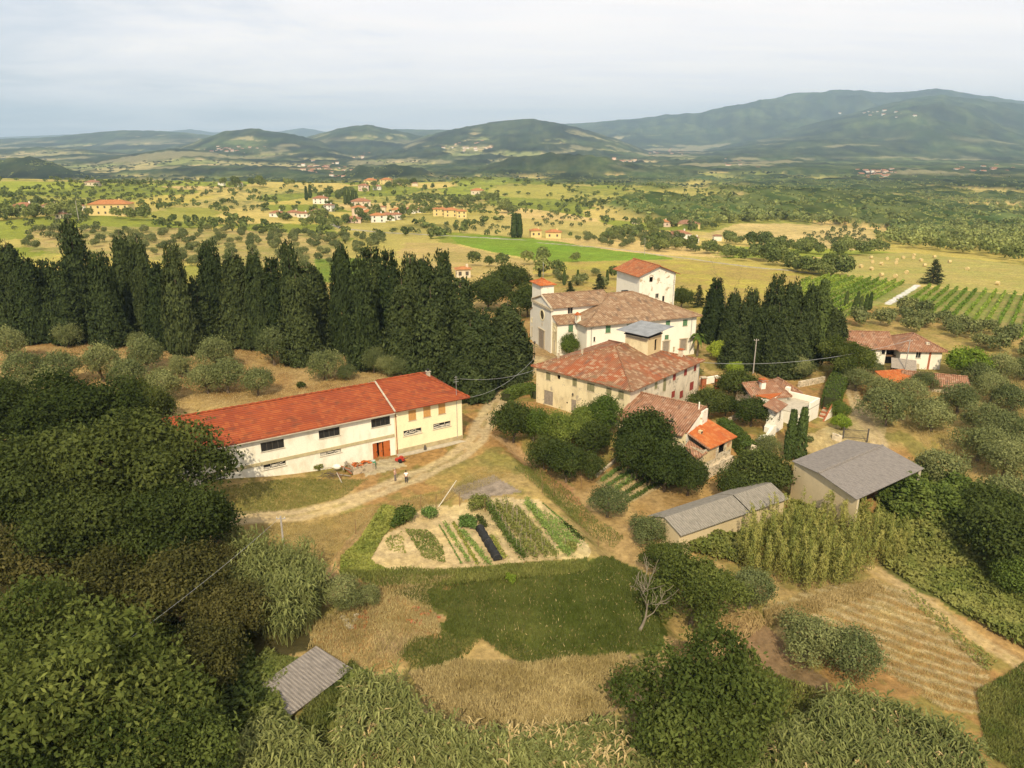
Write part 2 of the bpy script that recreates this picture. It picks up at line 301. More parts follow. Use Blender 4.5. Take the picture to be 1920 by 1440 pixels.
def build_land():
    az = np.radians(np.linspace(-49, 49, 1090)); rr = [24.0]
    while rr[-1] < 21000: rr.append(rr[-1] * (1.0052 if rr[-1] < 900 else 1.0075))
    rr = np.array(rr); A, R = np.meshgrid(az, rr); X, Y = R * np.sin(A), R * np.cos(A)
    sh = X.shape; x, y = X.ravel(), Y.ravel(); z = ground_z(x, y); r = R.ravel()
    # woodland canopy relief on the far land
    n1_, n2_ = fbm(x * .9, y * .9, 3, 3), fbm(x * .05, y * .05, 4, 4)
    woods = wooded(x, y)
    woods = np.maximum(woods, sst(40, 160, z) * sst(2600, 3200, y))
    for rid in ((850, 1310, 2050, 3000), (600, 860, 2050, 2500), (-300, 175, 1900, 2400)):
        uu = 960 + 1472 * x / y; woods = np.maximum(woods, sst(rid[0], rid[0] + 30, uu) * sst(rid[1], rid[1] - 30, uu) * sst(rid[2], rid[2] + 60, y) * sst(rid[3] + 300, rid[3], y) * sst(-66, -58, z))
    woods *= sst(480, 560, r)
    for nm, poly, *_q in REGIONS + FIELDS:
        if nm in ("gold_field", "hay_field", "green_field", "grass_field", "vineyard_ground"):
            Q = np.array(plan(poly)); qc = Q.mean(0); Q = [tuple(q) for q in qc + (Q - qc) * 1.28]; qx, qy = zip(*Q); k = np.nonzero((x > min(qx)) & (x < max(qx)) & (y > min(qy)) & (y < max(qy)))[0]; woods[k[inside(Q, x[k], y[k])]] = 0
    tall = np.clip(r / 900, .0, 3.0)
    bumpy = woods * (vnoise(x / (5 + r * .004), y / (9 + r * .009), 41) * 5.5 + 3.5) * sst(480, 700, r) * tall ** .3
    z = z + bumpy
    # base colours
    jx, jy = (fbm(x * .33, y * .33, 21, 4) - .5) * 2, (fbm(x * .33 + 40, y * .33, 22, 4) - .5) * 2
    big = fbm(x * .07, y * .07, 12, 4); med = fbm(x * .35, y * .35, 13, 4); fine = fbm(x * 1.6, y * 1.6, 14, 3)
    C = lambda c: np.array(c, float)[None, :]
    lerp = lambda a, b, f: a + (b - a) * f[:, None]
    col = lerp(lerp(np.repeat(C(DRY), len(x), 0), C(ORA), sst(.45, .62, big)), C(OLV), sst(.5, .64, med) * .75)
    # mid and far land: a patchwork of plots
    hid, _edge = plots(x, y)
    pal = np.array([(.46, .41, .12), (.36, .36, .10), (.28, .34, .065), (.56, .45, .19), (.40, .37, .12), (.23, .28, .055), (.50, .43, .15), (.35, .34, .10), (.44, .39, .14), (.30, .32, .08)])
    patch = pal[np.minimum((hid * len(pal)).astype(int), len(pal) - 1)]
    patch = patch * np.array([[1.10, 1.0, .95]]); patch = patch * (.86 + .28 * fbm(x * .03, y * .03, 15, 3))[:, None]
    dots = sst(.52, .66, vnoise(x / 4.2, y / 6.5, 77)) * sst(600, 800, r) * sst(3500, 2000, r); patch = lerp(patch, C((.13, .16, .06)), dots * .55 * (hid * 7 % 1 > .35))
    patch = lerp(patch, patch.mean(1, keepdims=True) * C((1.08, 1., .72)), sst(2000, 4000, r) * .35)
    col = lerp(col, patch, sst(210, 290, r))
    col = lerp(col, C((.10, .12, .04)), sst(.52, .60, fbm(x / 40, y / 75, 141, 4)) * sst(1500, 2400, r) * .8)
    wcol = lerp(np.repeat(C((.050, .075, .022)), len(x), 0), C((.105, .125, .04)), sst(.3, .75, fbm(x / (14 + r * .006), y / (24 + r * .01), 16, 3)))
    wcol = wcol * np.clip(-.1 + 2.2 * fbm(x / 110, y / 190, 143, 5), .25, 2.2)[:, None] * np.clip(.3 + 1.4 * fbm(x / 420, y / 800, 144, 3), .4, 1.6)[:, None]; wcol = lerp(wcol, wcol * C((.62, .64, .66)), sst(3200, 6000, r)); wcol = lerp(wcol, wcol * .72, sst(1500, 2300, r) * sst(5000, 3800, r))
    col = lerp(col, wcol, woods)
    clr = sst(.60, .66, fbm(x / 330, y / 420, 97, 3)) * woods * sst(2600, 3000, r) * sst(260, 60, z); col = lerp(col, C((.33, .29, .15)), clr * .75 * sst(90, 10, z))
    # the pale gullied cliff on the wooded hill
    uu = 960 + 1472 * x / y; cl = sst(1140, 1160, uu) * sst(1240, 1215, uu) * sst(2500, 2560, y) * sst(2900, 2750, y) * sst(.40, .55, vnoise(x / 14, y / 400, 33)); col = lerp(col, C((.50, .44, .31)), cl * sst(-45, -20, z))
    reg = np.zeros(len(x), int); names = ["ground"]
    near = r < 1400
    xi, yi = x[near], y[near]; idx = np.nonzero(near)[0]
    def paint(poly, c1, c2, rag, soft=True):
        P_ = plan(poly); px, py = zip(*P_); k = (xi > min(px) - 4) & (xi < max(px) + 4) & (yi > min(py) - 8) & (yi < max(py) + 8)
        ii = idx[k]; ins = inside(P_, x[ii] + jx[ii] * rag * 1.6, y[ii] + jy[ii] * rag * 1.6); ii = ii[ins]
        f = sst(.38, .62, .55 * big[ii] + .45 * med[ii]); col[ii] = np.array(c1)[None] * (1 - f)[:, None] + np.array(c2)[None] * f[:, None]
        return ii
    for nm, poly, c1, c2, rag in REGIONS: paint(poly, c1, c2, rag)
    for nm, poly, c1, c2, rag in FIELDS:
        ii = paint(poly, c1, c2, rag)
        if nm not in names: names.append(nm)
        reg[ii] = names.index(nm)
        if nm == "stubble_field":   # drilled rows
            q = (x[ii] * .42 + y[ii] * .91) / 1.5 + med[ii] * .8; s_ = sst(.45, .8, np.abs((q % 1) * 2 - 1))
            col[ii] = col[ii] * (1 - s_ * .62)[:, None] + np.array((.54, .45, .26))[None] * (s_ * .62)[:, None]
        if nm == "meadow_ground":
            s_ = sst(.55, .7, fbm(x[ii] * .16, y[ii] * .3, 44, 3)); col[ii] = col[ii] * (1 - .6 * s_)[:, None] + np.array((.20, .17, .06))[None] * (.6 * s_)[:, None]
    for nm, line, hw, c in TRACKS:
        P_ = plan(line); px, py = zip(*P_); pad = max(hw) + 3
        k = (xi > min(px) - pad) & (xi < max(px) + pad) & (yi > min(py) - pad) & (yi < max(py) + pad); ii = idx[k]
        d = dist_line(P_, x[ii] + jx[ii] * .5, y[ii] + jy[ii] * .5); wd = np.interp(y[ii], sorted(py), [h for _, h in sorted(zip(py, hw))])
        f = sst(1.15, .75, d / wd)
        if nm == "dirt_path": f = f * (1 - .55 * sst(.30, .12, d / wd) * sst(.4, .55, med[ii]))
        col[ii] = col[ii] * (1 - f)[:, None] + (np.array(c)[None] * (.85 + .3 * med[ii])[:, None]) * f[:, None]
        if nm not in names: names.append(nm)
        reg[ii[d / wd < 1]] = names.index(nm)
    col = col * (.80 + .40 * fine)[:, None]
    for nm, k in (("fields", (r > 260) & (reg == 0)), ("valley", (r > 1700) & (reg == 0)), ("hills", (z > 15) & (r > 3200)), ("mountains", (z > 120) & (r > 5000) & (x > 0))):
        names.append(nm); reg[k] = len(names) - 1
    nR, nA = sh; base = (np.arange(nR - 1)[:, None] * nA + np.arange(nA - 1)[None, :]).ravel()
    quads = np.stack([base, base + 1, base + nA + 1, base + nA], 1); freg = reg[base]
    V = np.stack([x, y, z], 1)
    for i, nm in enumerate(names):
        q = quads[freg == i]
        if not len(q): continue
        used, inv = np.unique(q.ravel(), return_inverse=True)
        me = mesh_np(nm, V[used], inv, np.full(len(q), 4), [LAND], col[used], smooth=True)
        tag(link(nm, me), kind='structure')
build_land()

# the plain under everything, out to the horizon
_b = 60000.; me = mesh_np("plain", np.array([(-_b, -2000, -130), (_b, -2000, -130), (_b, 40000, -130), (-_b, 40000, -130)], float), [0, 1, 2, 3], [4], [LAND], np.tile(np.array([[.2, .2, .08]]), (4, 1)))
tag(link("plain", me), kind='structure')

# the summer air
def build_haze():
    m = bpy.data.materials.new("air"); m.use_nodes = True; t = m.node_tree; t.nodes.clear()
    o = t.nodes.new("ShaderNodeOutputMaterial"); v = t.nodes.new("ShaderNodeVolumePrincipled")
    v.inputs['Color'].default_value = (.57, .79, 1.0, 1); v.inputs['Density'].default_value = 7.6e-5; v.inputs['Anisotropy'].default_value = 0.0
    t.links.new(v.outputs[0], o.inputs['Volume'])
    x0, x1, y0, y1, z0, z1 = -20000, 20000, -300, 20500, -140, 790
    V = np.array([(a, b, c) for c in (z0, z1) for b in (y0, y1) for a in (x0, x1)], float)
    F = [0, 2, 3, 1, 4, 5, 7, 6, 0, 1, 5, 4, 2, 6, 7, 3, 0, 4, 6, 2, 1, 3, 7, 5]
    tag(link("haze", mesh_np("haze", V, F, [4] * 6, [m])), kind='stuff')
build_haze()
# ------------------------------------------------------------------ building materials
def uvnode(t):
    return t.nodes.new("ShaderNodeUVMap").outputs[0]
def plaster(name, c, stain, amount=.35, patch=None, patch_amt=.0):
    m, t, b = new_mat(name)
    a = noise_node(t, .7, 6, rough=.65, stretch=(1, 1, .45)); f = noise_node(t, 5, 4)
    k = mix(t, c, stain, ramp(t, a.outputs[0], .46, .72, 0, amount))
    if patch:
        p = noise_node(t, .55, 8, rough=.7); k = mix(t, k, patch, ramp(t, p.outputs[0], .60 - patch_amt * .3, .63 - patch_amt * .3, 0, .9))
    k = mix(t, k, (.8, .8, .8), ramp(t, f.outputs[0], .4, .7, 0, .35), 'MULTIPLY')
    t.links.new(k, b.inputs['Base Color']); bump(t, b, f.outputs[0], .3, .03); return m
def tiles(name, cols, pu=.34, pv=.42, patch_scale=.22, ridge=.9, rows=False, streak=.5):
    """clay tiles: cols = (main, second, pale, dark)"""
    m, t, b = new_mat(name); uv = uvnode(t)
    mp_ = t.nodes.new("ShaderNodeMapping"); mp_.inputs['Scale'].default_value = (1 / pu, 1 / pv, 1); t.links.new(uv, mp_.inputs[0])
    fl = t.nodes.new("ShaderNodeVectorMath"); fl.operation = 'FLOOR'; t.links.new(mp_.outputs[0], fl.inputs[0])
    wn = t.nodes.new("ShaderNodeTexWhiteNoise"); wn.noise_dimensions = '2D'; t.links.new(fl.outputs[0], wn.inputs['Vector'])
    ms = t.nodes.new("ShaderNodeMapping"); ms.inputs['Scale'].default_value = (1.0, streak, 1); t.links.new(uv, ms.inputs[0])
    n = t.nodes.new("ShaderNodeTexNoise"); n.inputs['Scale'].default_value = patch_scale; n.inputs['Detail'].default_value = 7; n.inputs['Roughness'].default_value = .68; t.links.new(ms.outputs[0], n.inputs['Vector'])
    n2 = t.nodes.new("ShaderNodeTexNoise"); n2.inputs['Scale'].default_value = patch_scale * 3.1; n2.inputs['Detail'].default_value = 6; t.links.new(ms.outputs[0], n2.inputs['Vector'])
    k = mix(t, cols[0], cols[1], ramp(t, n.outputs[0], .43, .58))
    k = mix(t, k, cols[2], ramp(t, wn.outputs[0], .60, .95, 0, .8))
    k = mix(t, k, cols[3], ramp(t, n2.outputs[0], .54, .68, 0, .75))
    w = t.nodes.new("ShaderNodeTexWave"); w.wave_type = 'BANDS'; w.bands_direction = 'Y' if rows else 'X'; w.inputs['Scale'].default_value = 1 / pu / 6.2832 * math.pi * (.8 if rows else 1); w.inputs['Distortion'].default_value = .4
    t.links.new(uv, w.inputs['Vector'])
    k = mix(t, k, (.55, .52, .5), ramp(t, w.outputs[0], .5, .05, 0, .9 if not rows else .7), 'MULTIPLY')
    t.links.new(k, b.inputs['Base Color']); bump(t, b, w.outputs[0], ridge, .08); b.inputs['Roughness'].default_value = .9; return m
def plain(name, c, rough=.8, var=.25, scale=2., metal=0., spec=.15, stretch=None):
    m, t, b = new_mat(name); n = noise_node(t, scale, 5, stretch=stretch); k = mix(t, c, tuple(x * (1 - var) for x in c), ramp(t, n.outputs[0], .35, .65))
    t.links.new(k, b.inputs['Base Color']); b.inputs['Roughness'].default_value = rough; b.inputs['Metallic'].default_value = metal; b.inputs['Specular IOR Level'].default_value = spec; return m
def sheet(name, c, dark, period=.5):
    m, t, b = new_mat(name); uv = uvnode(t)
    w = t.nodes.new("ShaderNodeTexWave"); w.bands_direction = 'X'; w.inputs['Scale'].default_value = 1 / period / 2; w.inputs['Distortion'].default_value = 1.5; w.inputs['Detail'].default_value = 3; t.links.new(uv, w.inputs['Vector'])
    mp_ = t.nodes.new("ShaderNodeMapping"); mp_.inputs['Scale'].default_value = (2.4, .9, 1); t.links.new(uv, mp_.inputs[0])
    n = t.nodes.new("ShaderNodeTexNoise"); n.inputs['Scale'].default_value = 1.5; n.inputs['Detail'].default_value = 8; n.inputs['Roughness'].default_value = .72; t.links.new(mp_.outputs[0], n.inputs['Vector'])
    k = mix(t, c, dark, ramp(t, n.outputs[0], .42, .66, 0, .9)); k = mix(t, k, (.66, .64, .62), ramp(t, w.outputs[0], .45, .05, 0, .6), 'MULTIPLY')
    t.links.new(k, b.inputs['Base Color']); bump(t, b, w.outputs[0], .8, .06); return m
def rubble(name, c, mortar, scale=2.2):
    m, t, b = new_mat(name); c_ = t.nodes.new("ShaderNodeTexCoord")
    v = t.nodes.new("ShaderNodeTexVoronoi"); v.inputs['Scale'].default_value = scale; t.links.new(c_.outputs['Object'], v.inputs['Vector'])
    v2 = t.nodes.new("ShaderNodeTexVoronoi"); v2.feature = 'DISTANCE_TO_EDGE'; v2.inputs['Scale'].default_value = scale; t.links.new(c_.outputs['Object'], v2.inputs['Vector'])
    h = t.nodes.new("ShaderNodeHueSaturation"); h.inputs['Color'].default_value = (*c, 1); s = t.nodes.new("ShaderNodeSeparateColor"); t.links.new(v.outputs['Color'], s.inputs[0])
    t.links.new(ramp(t, s.outputs[0], 0, 1, .55, 1.4), h.inputs['Value']); k = mix(t, mortar, h.outputs[0], ramp(t, v2.outputs['Distance'], .03, .10))
    n = noise_node(t, .8, 5); k = mix(t, k, mortar, ramp(t, n.outputs[0], .52, .68, 0, .9)); t.links.new(k, b.inputs['Base Color']); bump(t, b, v2.outputs['Distance'], .6, .1); return m
M = dict(
    white=plaster("white plaster", (.84, .79, .66), (.62, .55, .42), .3),
    barnw=plaster("limewash", (.84, .79, .65), (.58, .51, .37), .75),
    yellow=plaster("yellow plaster", (.85, .75, .48), (.70, .59, .37), .55),
    cream=plaster("old cream plaster", (.73, .62, .38), (.47, .38, .22), .85, (.40, .34, .25), .02),
    greyed=plaster("greyed plaster", (.66, .57, .42), (.40, .33, .24), .9, (.33, .28, .21), .10),
    peel=plaster("peeling plaster", (.83, .78, .65), (.62, .54, .40), .6, (.42, .33, .20), .10),
    chur=plaster("church plaster", (.74, .70, .60), (.55, .48, .36), .4),
    ochre=plaster("ochre plaster", (.62, .48, .26), (.45, .31, .17), .8, (.42, .22, .12), .12),
    shedw=plaster("shed render", (.62, .50, .30), (.50, .40, .24), .6),
    stone=rubble("rubble stone", (.50, .41, .28), (.58, .50, .36)), darkstone=rubble("dark rubble", (.36, .29, .20), (.42, .34, .23)),
    t_barn=tiles("barn tiles", ((.33, .078, .028), (.26, .058, .024), (.37, .105, .036), (.17, .055, .03)), .5, .58, .20, .8, True, 2.2),
    t_old=tiles("old tiles", ((.29, .17, .095), (.35, .23, .135), (.47, .34, .21), (.145, .105, .075)), .55, .55, .30, 1.),
    t_mix=tiles("farmhouse tiles", ((.28, .155, .085), (.36, .115, .048), (.47, .33, .20), (.16, .10, .07)), .55, .55, .20, 1., False, .35),
    t_org=tiles("orange tiles", ((.55, .16, .04), (.48, .12, .035), (.60, .24, .08), (.36, .12, .05)), .36, .5, .3, .7),
    t_tower=tiles("tower tiles", ((.46, .15, .055), (.38, .14, .06), (.52, .26, .12), (.22, .11, .06)), .38, .5, .25, .9),
    t_brn=tiles("brown tiles", ((.30, .15, .085), (.36, .19, .11), (.44, .28, .18), (.16, .10, .07)), .55, .55, .35, 1.),
    t_far=plain("far tiles", (.36, .17, .09), .9, .35, .8), t_far2=plain("far orange tiles", (.46, .20, .075), .9, .3, .8),
    fibre=sheet("weathered fibre cement", (.27, .24, .21), (.15, .135, .12)), fibre2=sheet("lichened fibre cement", (.29, .26, .21), (.16, .145, .115), .5),
    tin=plain("tin sheet", (.30, .31, .31), .6, .3, .8, .2, .3), black=plain("matt black", (.03, .03, .03), .8),
    conc=plain("concrete", (.50, .44, .33), .9, .25, 1.5), plinth=plain("stained plinth", (.48, .39, .22), .9, .3, 1.2), band=plain("string course", (.50, .42, .24), .9, .2, 1.2),
    glass=plain("dark pane", (.02, .022, .025), .2, .3, 2, 0, .5), frame=plain("iron frame", (.10, .09, .075), .7), wframe=plain("pale frame", (.62, .57, .47), .7),
    green=plain("green shutter", (.13, .25, .13), .7), olive=plain("olive shutter", (.27, .25, .13), .8), red=plain("oxblood shutter", (.30, .06, .045), .8),
    tan=plain("tan blind", (.55, .30, .10), .7, .15), rust=plain("rust brown board", (.46, .13, .035), .7, .2, 1.5), greywood=plain("grey board", (.33, .28, .22), .85, .3, 3),
    wood=plain("brown wood", (.25, .15, .08), .8), dark=plain("dark inside", (.012, .011, .010), .95), stonetrim=plain("sandstone trim", (.55, .46, .32), .9, .25, 2),
    brick=plain("brick red", (.45, .15, .07), .9, .4, 3), metal=plain("galvanised", (.45, .45, .44), .5, .2, 2, .5), pole=plain("grey pole", (.42, .38, .33), .9, .3, 3),
)
# ------------------------------------------------------------------ mesh builder with slope-aligned UVs
class MB:
    def __init__(s): s.v = []; s.f = []; s.m = []; s.mats = []
    def mi(s, mat):
        mat = M[mat] if isinstance(mat, str) else mat
        if mat not in s.mats: s.mats.append(mat)
        return s.mats.index(mat)
    def poly(s, pts, mat):
        i = len(s.v); s.v += [tuple(p) for p in pts]; s.f.append(list(range(i, i + len(pts)))); s.m.append(s.mi(mat))
    def box(s, x0, x1, y0, y1, z0, z1, mat, R=None, o=(0, 0, 0)):
        P_ = [(x, y, z) for z in (z0, z1) for y in (y0, y1) for x in (x0, x1)]
        if R is not None: P_ = [tuple(R @ Vector(p) + Vector(o)) for p in P_]
        else: P_ = [(p[0] + o[0], p[1] + o[1], p[2] + o[2]) for p in P_]
        i = len(s.v); s.v += P_; k = s.mi(mat)
        for q in ((0, 2, 3, 1), (4, 5, 7, 6), (0, 1, 5, 4), (2, 6, 7, 3), (0, 4, 6, 2), (1, 3, 7, 5)): s.f.append([i + a for a in q]); s.m.append(k)
    def tube(s, pts, rad, mat, n=6, cap=True):
        pts = [Vector(p) for p in pts]; rad = rad if hasattr(rad, '__len__') else [rad] * len(pts); k = s.mi(mat); b = len(s.v)
        for j, p in enumerate(pts):
            d = (pts[min(j + 1, len(pts) - 1)] - pts[max(j - 1, 0)]).normalized(); a = d.cross(Vector((0, 0, 1)) if abs(d.z) < .9 else Vector((1, 0, 0))).normalized(); c = d.cross(a)
            for q in range(n):
                t = 2 * math.pi * q / n; s.v.append(tuple(p + (a * math.cos(t) + c * math.sin(t)) * rad[j]))
        for j in range(len(pts) - 1):
            for q in range(n):
                s.f.append([b + j * n + q, b + j * n + (q + 1) % n, b + (j + 1) * n + (q + 1) % n, b + (j + 1) * n + q]); s.m.append(k)
        if cap:
            s.f.append([b + q for q in range(n)][::-1]); s.m.append(k); e = b + (len(pts) - 1) * n; s.f.append([e + q for q in range(n)]); s.m.append(k)
    def lathe(s, prof, mat, n=14, o=(0, 0, 0), sx=1, sy=1):
        k = s.mi(mat); b = len(s.v)
        for r, z in prof:
            for q in range(n):
                t = 2 * math.pi * q / n; s.v.append((o[0] + r * math.cos(t) * sx, o[1] + r * math.sin(t) * sy, o[2] + z))
        for j in range(len(prof) - 1):
            for q in range(n): s.f.append([b + j * n + q, b + j * n + (q + 1) % n, b + (j + 1) * n + (q + 1) % n, b + (j + 1) * n + q]); s.m.append(k)
        s.f.append([b + q for q in range(n)][::-1]); s.m.append(k); e = b + (len(prof) - 1) * n; s.f.append([e + q for q in range(n)]); s.m.append(k)
    def build(s, name, parent=None, smooth=False):
        me = bpy.data.meshes.new(name); me.from_pydata(s.v, [], s.f)
        for m in s.mats: me.materials.append(m)
        me.polygons.foreach_set("material_index", s.m)
        if smooth: me.polygons.foreach_set("use_smooth", [True] * len(s.f))
        me.update(); uv = me.uv_layers.new(name="UVMap")
        for p in me.polygons:
            n = p.normal; e = Vector((0, 0, 1)).cross(n)
            e = e.normalized() if e.length > 1e-4 else Vector((1, 0, 0)); u = n.cross(e)
            for li in p.loop_indices:
                c = me.vertices[me.loops[li].vertex_index].co; uv.data[li].uv = (c.dot(e), c.dot(u))
        return link(name, me, parent)
def empty(name, loc, rz=0., label=None, cat=None, group=None):
    o = bpy.data.objects.new(name, None); COL.objects.link(o); o.location = loc; o.rotation_euler = (0, 0, rz); o.empty_display_size = .5
    return tag(o, label, cat, group)
def holed_wall(mb, p0, p1, z0, z1, holes, mat, deep=.22):
    """vertical wall from p0 to p1 (outside on the right hand), with real openings and their reveals"""
    p0, p1 = Vector((*p0, 0)), Vector((*p1, 0)); ln = (p1 - p0).length; d = (p1 - p0) / ln; nrm = Vector((d.y, -d.x, 0))
    P_ = lambda s_, z, k=0.: p0 + d * s_ - nrm * k + Vector((0, 0, z))
    xs = sorted({0., ln, *[h[0] for h in holes], *[h[1] for h in holes]}); zs = sorted({z0, z1, *[h[2] for h in holes], *[h[3] for h in holes]})
    for a, b in zip(xs[:-1], xs[1:]):
        for c, e in zip(zs[:-1], zs[1:]):
            if any(h[0] <= (a + b) / 2 <= h[1] and h[2] <= (c + e) / 2 <= h[3] for h in holes): continue
            mb.poly([P_(a, c), P_(b, c), P_(b, e), P_(a, e)], mat)
    for a, b, c, e in [h[:4] for h in holes]:
        mb.poly([P_(a, c), P_(a, c, deep), P_(b, c, deep), P_(b, c)][::-1], mat); mb.poly([P_(a, e), P_(b, e), P_(b, e, deep), P_(a, e, deep)][::-1], mat)
        mb.poly([P_(a, c), P_(a, e), P_(a, e, deep), P_(a, c, deep)][::-1], mat); mb.poly([P_(b, c), P_(b, c, deep), P_(b, e, deep), P_(b, e)][::-1], mat)
    return p0, d, nrm
def opening(parent, p0, d, nrm, h):
    """fill a wall opening: h = (a, b, z0, z1, kind)"""
    a, b, c, e, kind = h[:5]; R = Matrix((d, -nrm, Vector((0, 0, 1)))).transposed(); o = p0 + d * a; w_, g = b - a, e - c
    def bx(mb, x0, x1, y0, y1, z0, z1, mat): mb.box(x0, x1, y0, y1, z0 + c, z1 + c, mat, R, o)
    if kind in ('hopper', 'broken', 'casement', 'slit'):
        n = {'hopper': 4, 'broken': 3, 'casement': 2, 'slit': 1}[kind]; fm = 'wframe' if kind in ('broken', 'casement') else 'frame'; t = .06
        f = MB(); bx(f, 0, w_, .10, .16, 0, t, fm); bx(f, 0, w_, .10, .16, g - t, g, fm)
        for i in range(n + 1):
            x = i * (w_ - t) / n; bx(f, x, x + t, .10, .16, t, g - t, fm)
        win = f.build('window', parent); q = MB(); bx(q, .01, w_ - .01, .165, .18, .01, g - .01, 'glass'); q.build('pane', win)
        if kind == 'broken':
            rng = random.Random(int(a * 100))
            br = MB()
            for i in range(3):
                x0 = i * w_ / 3 + .1; x1 = (i + 1) * w_ / 3 - .12; zlo, zhi = rng.uniform(.08, g * .3), rng.uniform(g * .5, g - .1)
                bx(br, x0, x1, .085, .10, zlo, zlo + g * .22, 'wframe'); br.box(0, (x1 - x0), .06, .085, -.05, .05, 'wframe', R @ Matrix.Rotation(-rng.uniform(-.45, .45), 3, 'Y'), o + d * x0 + Vector((0, 0, c + zhi - .15)))
            br.build('broken_sash', win)
        s_ = MB(); bx(s_, -.1, w_ + .1, -.08, .09, -.08, -.003, 'conc'); s_.build('sill', win)
    elif kind in ('green', 'olive', 'red', 'tan'):
        f = MB(); n = 2 if kind != 'tan' else 1
        for i in range(n):
            x0, x1 = i * w_ / n + .02, (i + 1) * w_ / n - .02; bx(f, x0, x1, -.03, .02, .02, g - .02, kind)
            k = 9
            for j in range(k): bx(f, x0 + .07, x1 - .07, -.045, -.032, .1 + j * (g - .2) / k, .1 + (j + .6) * (g - .2) / k, kind)
        f.build('shutter', parent)
        s_ = MB(); bx(s_, -.1, w_ + .1, -.07, .01, -.1, -.003, 'stonetrim'); s_.build('sill', parent)
    elif kind == 'grand':     # closed shutters in a stone surround
        f = MB(); bx(f, 0, w_, .05, .10, 0, g, 'greywood')
        for j in range(10): bx(f, .08, w_ - .08, .03, .048, .1 + j * (g - .2) / 10, .1 + (j + .55) * (g - .2) / 10, 'greywood')
        f.build('shutter', parent)
        s_ = MB(); bx(s_, -.28, w_ + .28, -.14, .0, g + .06, g + .26, 'stonetrim'); bx(s_, -.2, -.003, -.06, 0, 0, g + .057, 'stonetrim'); bx(s_, w_ + .003, w_ + .2, -.06, 0, 0, g + .057, 'stonetrim'); s_.build('surround', parent)
    elif kind in ('barn_door', 'wood_door', 'boarded'):
        mt = {'barn_door': 'rust', 'wood_door': 'greywood', 'boarded': 'greywood'}[kind]
        if kind == 'barn_door':
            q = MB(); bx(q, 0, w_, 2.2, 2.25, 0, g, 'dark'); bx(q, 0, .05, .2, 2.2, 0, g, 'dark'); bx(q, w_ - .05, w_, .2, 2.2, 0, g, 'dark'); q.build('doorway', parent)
            for x0, x1, tw in ((0, .30 * w_, .5), (.62 * w_, w_, .0), (.42 * w_, .62 * w_, .9)):
                f = MB(); Rr = R @ Matrix.Rotation(tw * (.6 if x0 == 0 else -.8), 3, 'Z')
                ww = x1 - x0; f.box(0, ww, .0, .06, c, c + g, mt, Rr, o + d * x0 - nrm * (.05 if tw < .8 else .5))
                for j in range(3): f.box(.04, ww - .04, -.03, -.003, c + .1 + j * g * .42, c + .22 + j * g * .42, mt, Rr, o + d * x0 - nrm * (.05 if tw < .8 else .5))
                dd = f.build('door', parent); hn = MB(); hn.box(ww - .14, ww - .09, -.09, -.032, c + 1.0, c + 1.25, 'frame', Rr, o + d * x0 - nrm * (.05 if tw < .8 else .5)); hn.build('handle', dd)
        else:
            f = MB(); bx(f, 0, w_, .08, .14, 0, g, mt); k = max(3, int(g / .35))
            for j in range(k): bx(f, .03, w_ - .03, .05, .078, j * g / k + .03, (j + .8) * g / k, mt)
            dd = f.build('door', parent)
            hn = MB(); bx(hn, w_ * .55, w_ * .55 + .05, -.01, .045, g * .45, g * .45 + .2, 'frame'); hn.build('handle', dd)
    elif kind == 'hole':
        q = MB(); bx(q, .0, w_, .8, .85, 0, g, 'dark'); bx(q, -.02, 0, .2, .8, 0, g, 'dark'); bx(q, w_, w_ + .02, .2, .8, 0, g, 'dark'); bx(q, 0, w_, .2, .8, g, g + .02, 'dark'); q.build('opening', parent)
    elif kind == 'arch':
        f = MB(); n = 10; cxx, rr = w_ / 2, w_ / 2; zc = g - rr; pts = [(0, 0), (w_, 0)] + [(cxx + rr * math.cos(t), zc + rr * math.sin(t)) for t in np.linspace(0, math.pi, n)]
        f.poly([tuple(R @ Vector((x, .12, z + c)) + o) for x, z in pts], h[5] if len(h) > 5 else 'glass'); f.build('niche', parent)
def slab_roof(parent, faces, eave, mat, th=.16, name='roof', under='wood', caps=()):
    """faces: lists of top points; eave: the outline in order, dropped by th to make the edge"""
    mb = MB()
    for f in faces: mb.poly(f, mat)
    low = [(p[0], p[1], p[2] - th) for p in eave]
    for i in range(len(eave)): j = (i + 1) % len(eave); mb.poly([low[i], low[j], eave[j], eave[i]], mat)
    for f in faces: mb.poly([(p[0], p[1], p[2] - th) for p in f][::-1], under)
    r = mb.build(name, parent)
    if caps:
        c = MB()
        for a, b in caps:
            a, b = Vector(a), Vector(b); n = max(2, int((b - a).length / .45)); pts = [a + (b - a) * i / n + Vector((0, 0, .02 + .03 * (i % 2))) for i in range(n + 1)]; c.tube(pts, [.13 + .03 * (i % 2) for i in range(n + 1)], mat, 6)
        c.build('ridge_cap', r)
    return r
def hip_faces(x0, x1, y0, y1, ze, zr):
    w_, d_ = x1 - x0, y1 - y0; ym, xm = (y0 + y1) / 2, (x0 + x1) / 2
    a, b, c, d = (x0, y0, ze), (x1, y0, ze), (x1, y1, ze), (x0, y1, ze)
    if w_ >= d_: r1, r2 = (x0 + d_ / 2, ym, zr), (x1 - d_ / 2, ym, zr); F = [[a, b, r2, r1], [b, c, r2], [c, d, r1, r2], [d, a, r1]]
    else: r1, r2 = (xm, y0 + w_ / 2, zr), (xm, y1 - w_ / 2, zr); F = [[a, b, r1], [b, c, r2, r1], [c, d, r2], [d, a, r1, r2]]
    near = lambda p: min((r1, r2), key=lambda r: (r[0] - p[0]) ** 2 + (r[1] - p[1]) ** 2)
    return F, [a, b, c, d], [(r1, r2)] + [(p, near(p)) for p in (a, b, c, d)]
